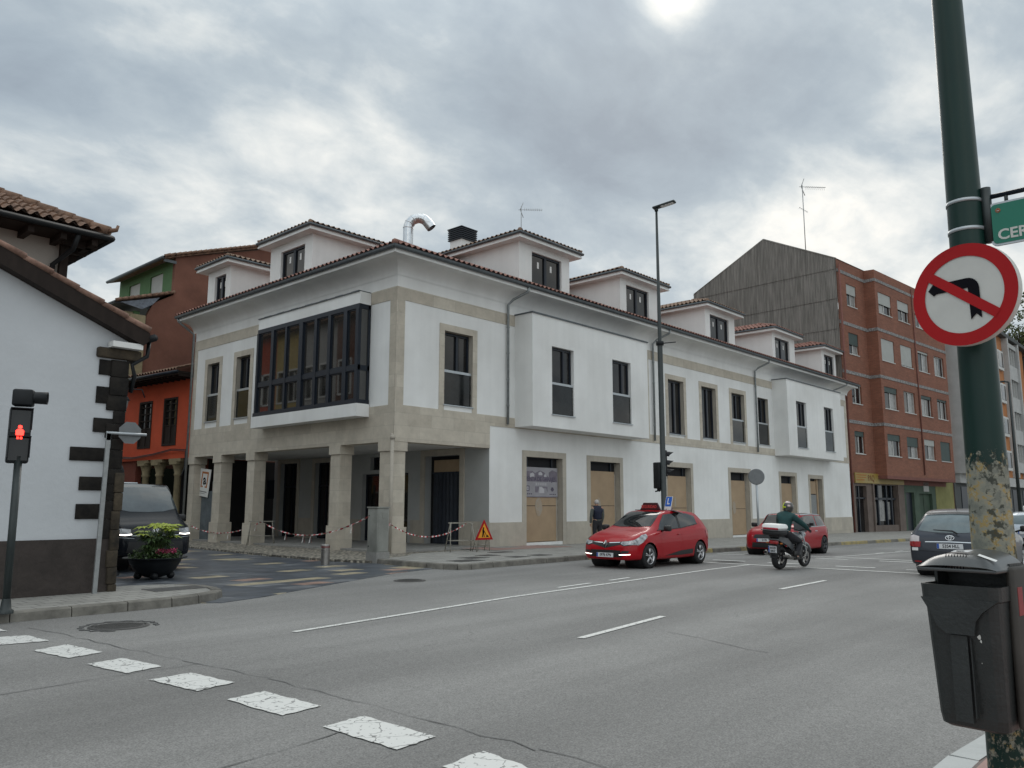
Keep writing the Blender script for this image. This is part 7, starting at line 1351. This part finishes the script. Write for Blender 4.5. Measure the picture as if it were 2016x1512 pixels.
# motorcycle: rear contact (3.28,-11.38), heads +x a little towards the right of the picture
mrz = R(-4); ML = Matrix.Translation((3.30, -11.40, 0)) @ Matrix.Rotation(mrz, 4, 'Z') @ Matrix.Rotation(R(3), 4, 'X') @ Matrix.Scale(.93, 4)
MO = thing('motorcycle', 'dark motorcycle with a white and red top box seen from behind, twin exhausts', 'motorcycle', (3.3, -11.4, 0))
M['mgrey'] = mat('grey_fairing', (.10, .105, .11), .35, .1, 5, coat=.5); M['boxred'] = mat('red_reflector', (.35, .02, .035), .2, .1); M['exh'] = mat('exhaust_steel', (.45, .43, .41), .22, .2, 8, metal=1)
def mwheel(x, r_, w, nm):
    T = ML @ Matrix.Translation((x, 0, r_)); m = MB(T); m.lathe([(r_*.72, -w*.42), (r_*.9, -w/2), (r_*.98, -w*.25), (r_, 0), (r_*.98, w*.25), (r_*.9, w/2), (r_*.72, w*.42), (r_*.72, -w*.42)], 36, axis='y'); wo = m.build('wheel', 'blackrub', MO)
    m = MB(T); m.lathe([(r_*.73, -w*.4), (r_*.66, -w*.35), (r_*.66, w*.35), (r_*.73, w*.4)], 36, axis='y'); m.tube([(0, -.06, 0), (0, .06, 0)], .04, 12)
    for k in range(5): a = 2*math.pi*k/5+.2; [m.tube([(0, 0, 0), (math.cos(a+d)*r_*.68, 0, math.sin(a+d)*r_*.68)], .012, 5) for d in (-.1, .1)]
    m.build('rim', 'rimd', wo); m = MB(T); [m.lathe([(r_*.3, s_*.07), (r_*.46, s_*.07), (r_*.46, s_*.075), (r_*.3, s_*.075)], 24, axis='y', smooth=False) for s_ in ((-1, 1) if x > .5 else (-1,))]; m.build('brake_disc', 'exh', wo)
mwheel(0, .315, .17, 'r'); mwheel(1.42, .31, .12, 'f')
def mp(name, m_, f, par=None): m = MB(ML); f(m); return m.build(name, m_, par or MO)
mp('swing_arm', 'trim', lambda m: [m.tube([(0, s_*.11, .31), (.5, s_*.11, .38)], .028, 6) for s_ in (-1, 1)])
mp('fork', 'alu', lambda m: [m.tube([(1.42, s_*.09, .31), (1.14, s_*.09, .98)], .024, 8) for s_ in (-1, 1)])
mp('front_mudguard', 'mgrey', lambda m: m.tube([(1.42+.34*math.cos(R(a)), 0, .31+.35*math.sin(R(a))) for a in range(20, 161, 20)], .06, 8))
mp('engine', 'trim', lambda m: (m.bbox(.45, .98, -.2, .2, .25, .58, .06), m.bbox(.5, .85, -.25, .25, .28, .45, .05), m.tube([(.7, -.26, .38), (.7, .26, .38)], .09, 12)))
mp('fuel_tank', 'mgrey', lambda m: m.lathe([(.0, -.33), (.1, -.3), (.16, -.15), (.175, .05), (.15, .25), (.06, .33), (0, .34)], 16, 0, Matrix.Translation((.80, 0, .82)), axis='x'))
mp('seat', 'trim', lambda m: (m.bbox(.02, .62, -.14, .14, .76, .85, .04), m.bbox(-.2, .15, -.12, .12, .80, .90, .04)))
mp('tail_fairing', 'mgrey', lambda m: (m.prism([(-.30, .80), (-.26, .90), (.2, .84), (.55, .62), (.45, .52), (.1, .68)], -.15, -.12), m.prism([(-.30, .80), (-.26, .90), (.2, .84), (.55, .62), (.45, .52), (.1, .68)], .12, .15)))
mp('frame', 'trim', lambda m: [m.tube([(-.1, s_*.1, .8), (.45, s_*.11, .62), (.5, s_*.11, .38)], .02, 6) for s_ in (-1, 1)]+[m.tube([(1.16, 0, .95), (.9, 0, .6), (.9, 0, .3)], .03, 6)])
mp('rear_mudguard', 'trim', lambda m: (m.prism([(-.34, .32), (-.28, .32), (-.18, .80), (-.30, .82)], -.09, .09), m.tube([(.32*math.cos(R(a)), 0, .32+.34*math.sin(R(a))) for a in range(80, 171, 18)], .075, 8)))
tl_ = mp('tail_light', 'tail', lambda m: m.bbox(-.36, -.26, -.13, .13, .69, .79, .03)); mp('tail_light_surround', 'mgrey', lambda m: m.bbox(-.34, -.22, -.15, .15, .79, .84, .02))
Tpl = ML @ Matrix.Translation((-.37, 0, .555)) @ Matrix.Rotation(R(-90), 4, 'Z') @ Matrix.Rotation(R(8), 4, 'X'); m = MB(Tpl); m.box(-.12, .12, -.008, 0, -.09, .09, 0); m.box(-.117, -.085, -.01, -.008, -.087, .087, 1); pl2 = m.build('number_plate', ['plate', 'plateb'], MO)
text('6028', .085, 'blackp', Tpl @ Matrix.Translation((.015, -.011, .04)), pl2, bold=.001); text('BBZ', .085, 'blackp', Tpl @ Matrix.Translation((.015, -.011, -.045)), pl2, bold=.001)
for s_ in (-1, 1):
    mp('exhaust', 'exh', lambda m: (m.tube([(.55, s_*.18, .28), (.35, s_*.22, .30), (.25, s_*.24, .34)], .028, 8), m.tube([(.27, s_*.24, .33), (-.22, s_*.27, .44)], [.055, .062], 14), m.tube([(-.22, s_*.27, .44), (-.25, s_*.27, .447)], [.066, .066], 14))); mp('exhaust_tip', 'dark', lambda m: m.lathe([(0, -.256), (.045, -.256)], 14, 0, Matrix.Translation((0, s_*.27, .447)), axis='x'))
    mp('handlebar', 'trim', lambda m: m.tube([(1.12, 0, 1.03), (1.08, s_*.18, 1.08), (.98, s_*.37, 1.05)], .014, 6)); mp('mirror', 'trim', lambda m: (m.tube([(1.05, s_*.25, 1.07), (1.12, s_*.38, 1.22)], .007, 5), m.bbox(1.09, 1.13, s_*.38-.065, s_*.38+.065, 1.19, 1.28, .02)))
    mp('indicator', mat('amber_lens', (.45, .13, .01), .3, 0), lambda m: m.bbox(-.30, -.24, s_*.2-.03, s_*.2+.03, .70, .74, .012)); mp('footrest', 'alu', lambda m: m.tube([(.45, s_*.15, .38), (.45, s_*.28, .36)], .015, 6))
    mp('crash_bar', 'exh', lambda m: m.tube([(.85, s_*.12, .72), (1.0, s_*.3, .6), (.95, s_*.28, .35), (.8, s_*.15, .28)], .014, 6))
mp('windshield', mat('smoked_screen', (.2, .22, .23), .1, 0, spec=.9), lambda m: m.add([(1.2, -.2, 1.0), (1.2, .2, 1.0), (1.08, .15, 1.3), (1.08, -.15, 1.3)], [(0, 1, 2, 3)])); mp('headlight', 'hl', lambda m: m.lathe([(0, .12), (.09, .1), (.1, .0), (.06, -.1)], 16, 0, Matrix.Translation((1.24, 0, .92)), axis='x'))
tb_ = mp('top_box', 'trim', lambda m: (m.bbox(-.48, -.02, -.27, .27, .93, 1.08, .06), m.box(-.35, .0, -.12, .12, .88, .94))); mp('lid', 'wht', lambda m: m.bbox(-.49, -.0, -.285, .285, 1.07, 1.24, .085, seg=4), tb_); mp('red_band', 'boxred', lambda m: m.bbox(-.502, -.4, -.22, .22, 1.085, 1.14, .02), tb_); mp('side_band', 'mgrey', lambda m: m.bbox(-.497, .002, -.288, .288, 1.055, 1.085, .012), tb_)
# rider, in motorcycle space
RD = thing('person', 'motorcycle rider in a dark green jacket and yellow-striped helmet, seen from behind', 'person', (3.8, -11.4, 0))
J = dict(pel=(.28, 0, .93), wai=(.27, 0, 1.08), che=(.32, 0, 1.30), sho=(.38, 0, 1.47), nek=(.44, 0, 1.56), hd0=(.47, 0, 1.63), hd1=(.48, 0, 1.70))
for n_, y in (('l', 1), ('r', -1)): J.update({n_+'sh': (.38, y*.19, 1.44), n_+'el': (.66, y*.38, 1.22), n_+'wr': (.93, y*.38, 1.08), n_+'hp': (.33, y*.12, .90), n_+'kn': (.76, y*.24, .74), n_+'an': (.42, y*.24, .36), n_+'to': (.60, y*.25, .33)})
rad = dict(pel=(.16, .14), wai=(.16, .13), che=(.18, .13), sho=(.13, .1), nek=.06, hd0=(.075, .08), hd1=(.08, .085), lsh=.08, rsh=.08, lel=.055, rel=.055, lwr=.035, rwr=.035, lhp=.105, rhp=.105, lkn=.07, rkn=.07, lan=.048, ran=.048, lto=.04, rto=.04)
skin('body', RD, J, E0, {k: (tuple(x*.93 for x in v) if isinstance(v, tuple) else v*.93) for k, v in rad.items()}, 'skin', ML, 2, 'pel')
skin('trousers', RD, J, [('wai', 'pel')]+[('pel', a+'hp') for a in 'lr']+[(a+b, a+c) for a in 'lr' for b, c in (('hp', 'kn'), ('kn', 'an'))], {**up_(['wai', 'pel'], .98), **up_([a+b for a in 'lr' for b in ('hp', 'kn', 'an')], 1.12)}, 'trous', ML, 2, 'pel')
skin('jacket', RD, J, [('pel', 'wai'), ('wai', 'che'), ('che', 'sho'), ('sho', 'nek')]+[(a+b, a+c) if b else ('sho', a+c) for a in 'lr' for b, c in (('', 'sh'), ('sh', 'el'), ('el', 'wr'))], {**up_(['pel', 'wai', 'che', 'sho', 'nek'], 1.12), **up_([a+b for a in 'lr' for b in ('sh', 'el', 'wr')], 1.22)}, 'jack', ML, 2, 'pel')
for a, sd in (('l', 1), ('r', -1)):
    hand(RD, J[a+'wr'], (.9, 0, -.25), (.2, 0, 1), 'glove', ML, sd, .75); m = MB(ML); q = J[a+'an']; m.bbox(q[0]-.07, q[0]+.22, q[1]-.05, q[1]+.05, q[2]-.1, q[2]+.0, .035); m.tube([(q[0], q[1], q[2]-.05), (q[0]-.0, q[1], q[2]+.14)], .06, 10); m.build('boot', 'shoe', RD)
m = MB(ML @ Matrix.Translation((.49, 0, 1.695)) @ Matrix.Diagonal((1.12, .98, 1.1, 1))); m.lathe([(.09, -.135), (.125, -.10), (.14, -.03), (.142, .02), (.125, .075), (.085, .12), (.04, .14), (0, .144)], 28)
for f_ in range(len(m.f)): pass
hm = m.build('helmet', mat('helmet_grey', (.05, .048, .045), .3, .4, 9, coat=.5), RD)
M['hiv'] = mat('fluorescent_yellow', (.62, .75, .03), .5, .1); M['hpk'] = mat('pinkish_white_patch', (.55, .42, .42), .4, .15)
def hpatch(m, a0, a1, e0, e1, r_=.146):
    vs = []; fs = []; nA, nE = 8, 6
    for i in range(nA+1):
        for j in range(nE+1): a = R(a0+(a1-a0)*i/nA); e = R(e0+(e1-e0)*j/nE); vs.append((r_*math.cos(a)*math.cos(e), r_*math.sin(a)*math.cos(e), r_*math.sin(e)))
    for i in range(nA):
        for j in range(nE): q = i*(nE+1)+j; fs.append((q, q+nE+1, q+nE+2, q+1))
    m.add(vs, fs, 0, True)
TH_ = ML @ Matrix.Translation((.49, 0, 1.697)) @ Matrix.Diagonal((1.12, .98, 1.1, 1)); m = MB(TH_); hpatch(m, 140, 155, -40, 50); hpatch(m, 120, 185, -8, 3); hpatch(m, 140, 180, -42, -34); hpatch(m, 110, 122, -30, 30); m.build('yellow_stripes', 'hiv', hm)
m = MB(TH_); hpatch(m, 165, 250, 42, 62); hpatch(m, 205, 235, 5, 22); m.build('pale_patch', 'hpk', hm)
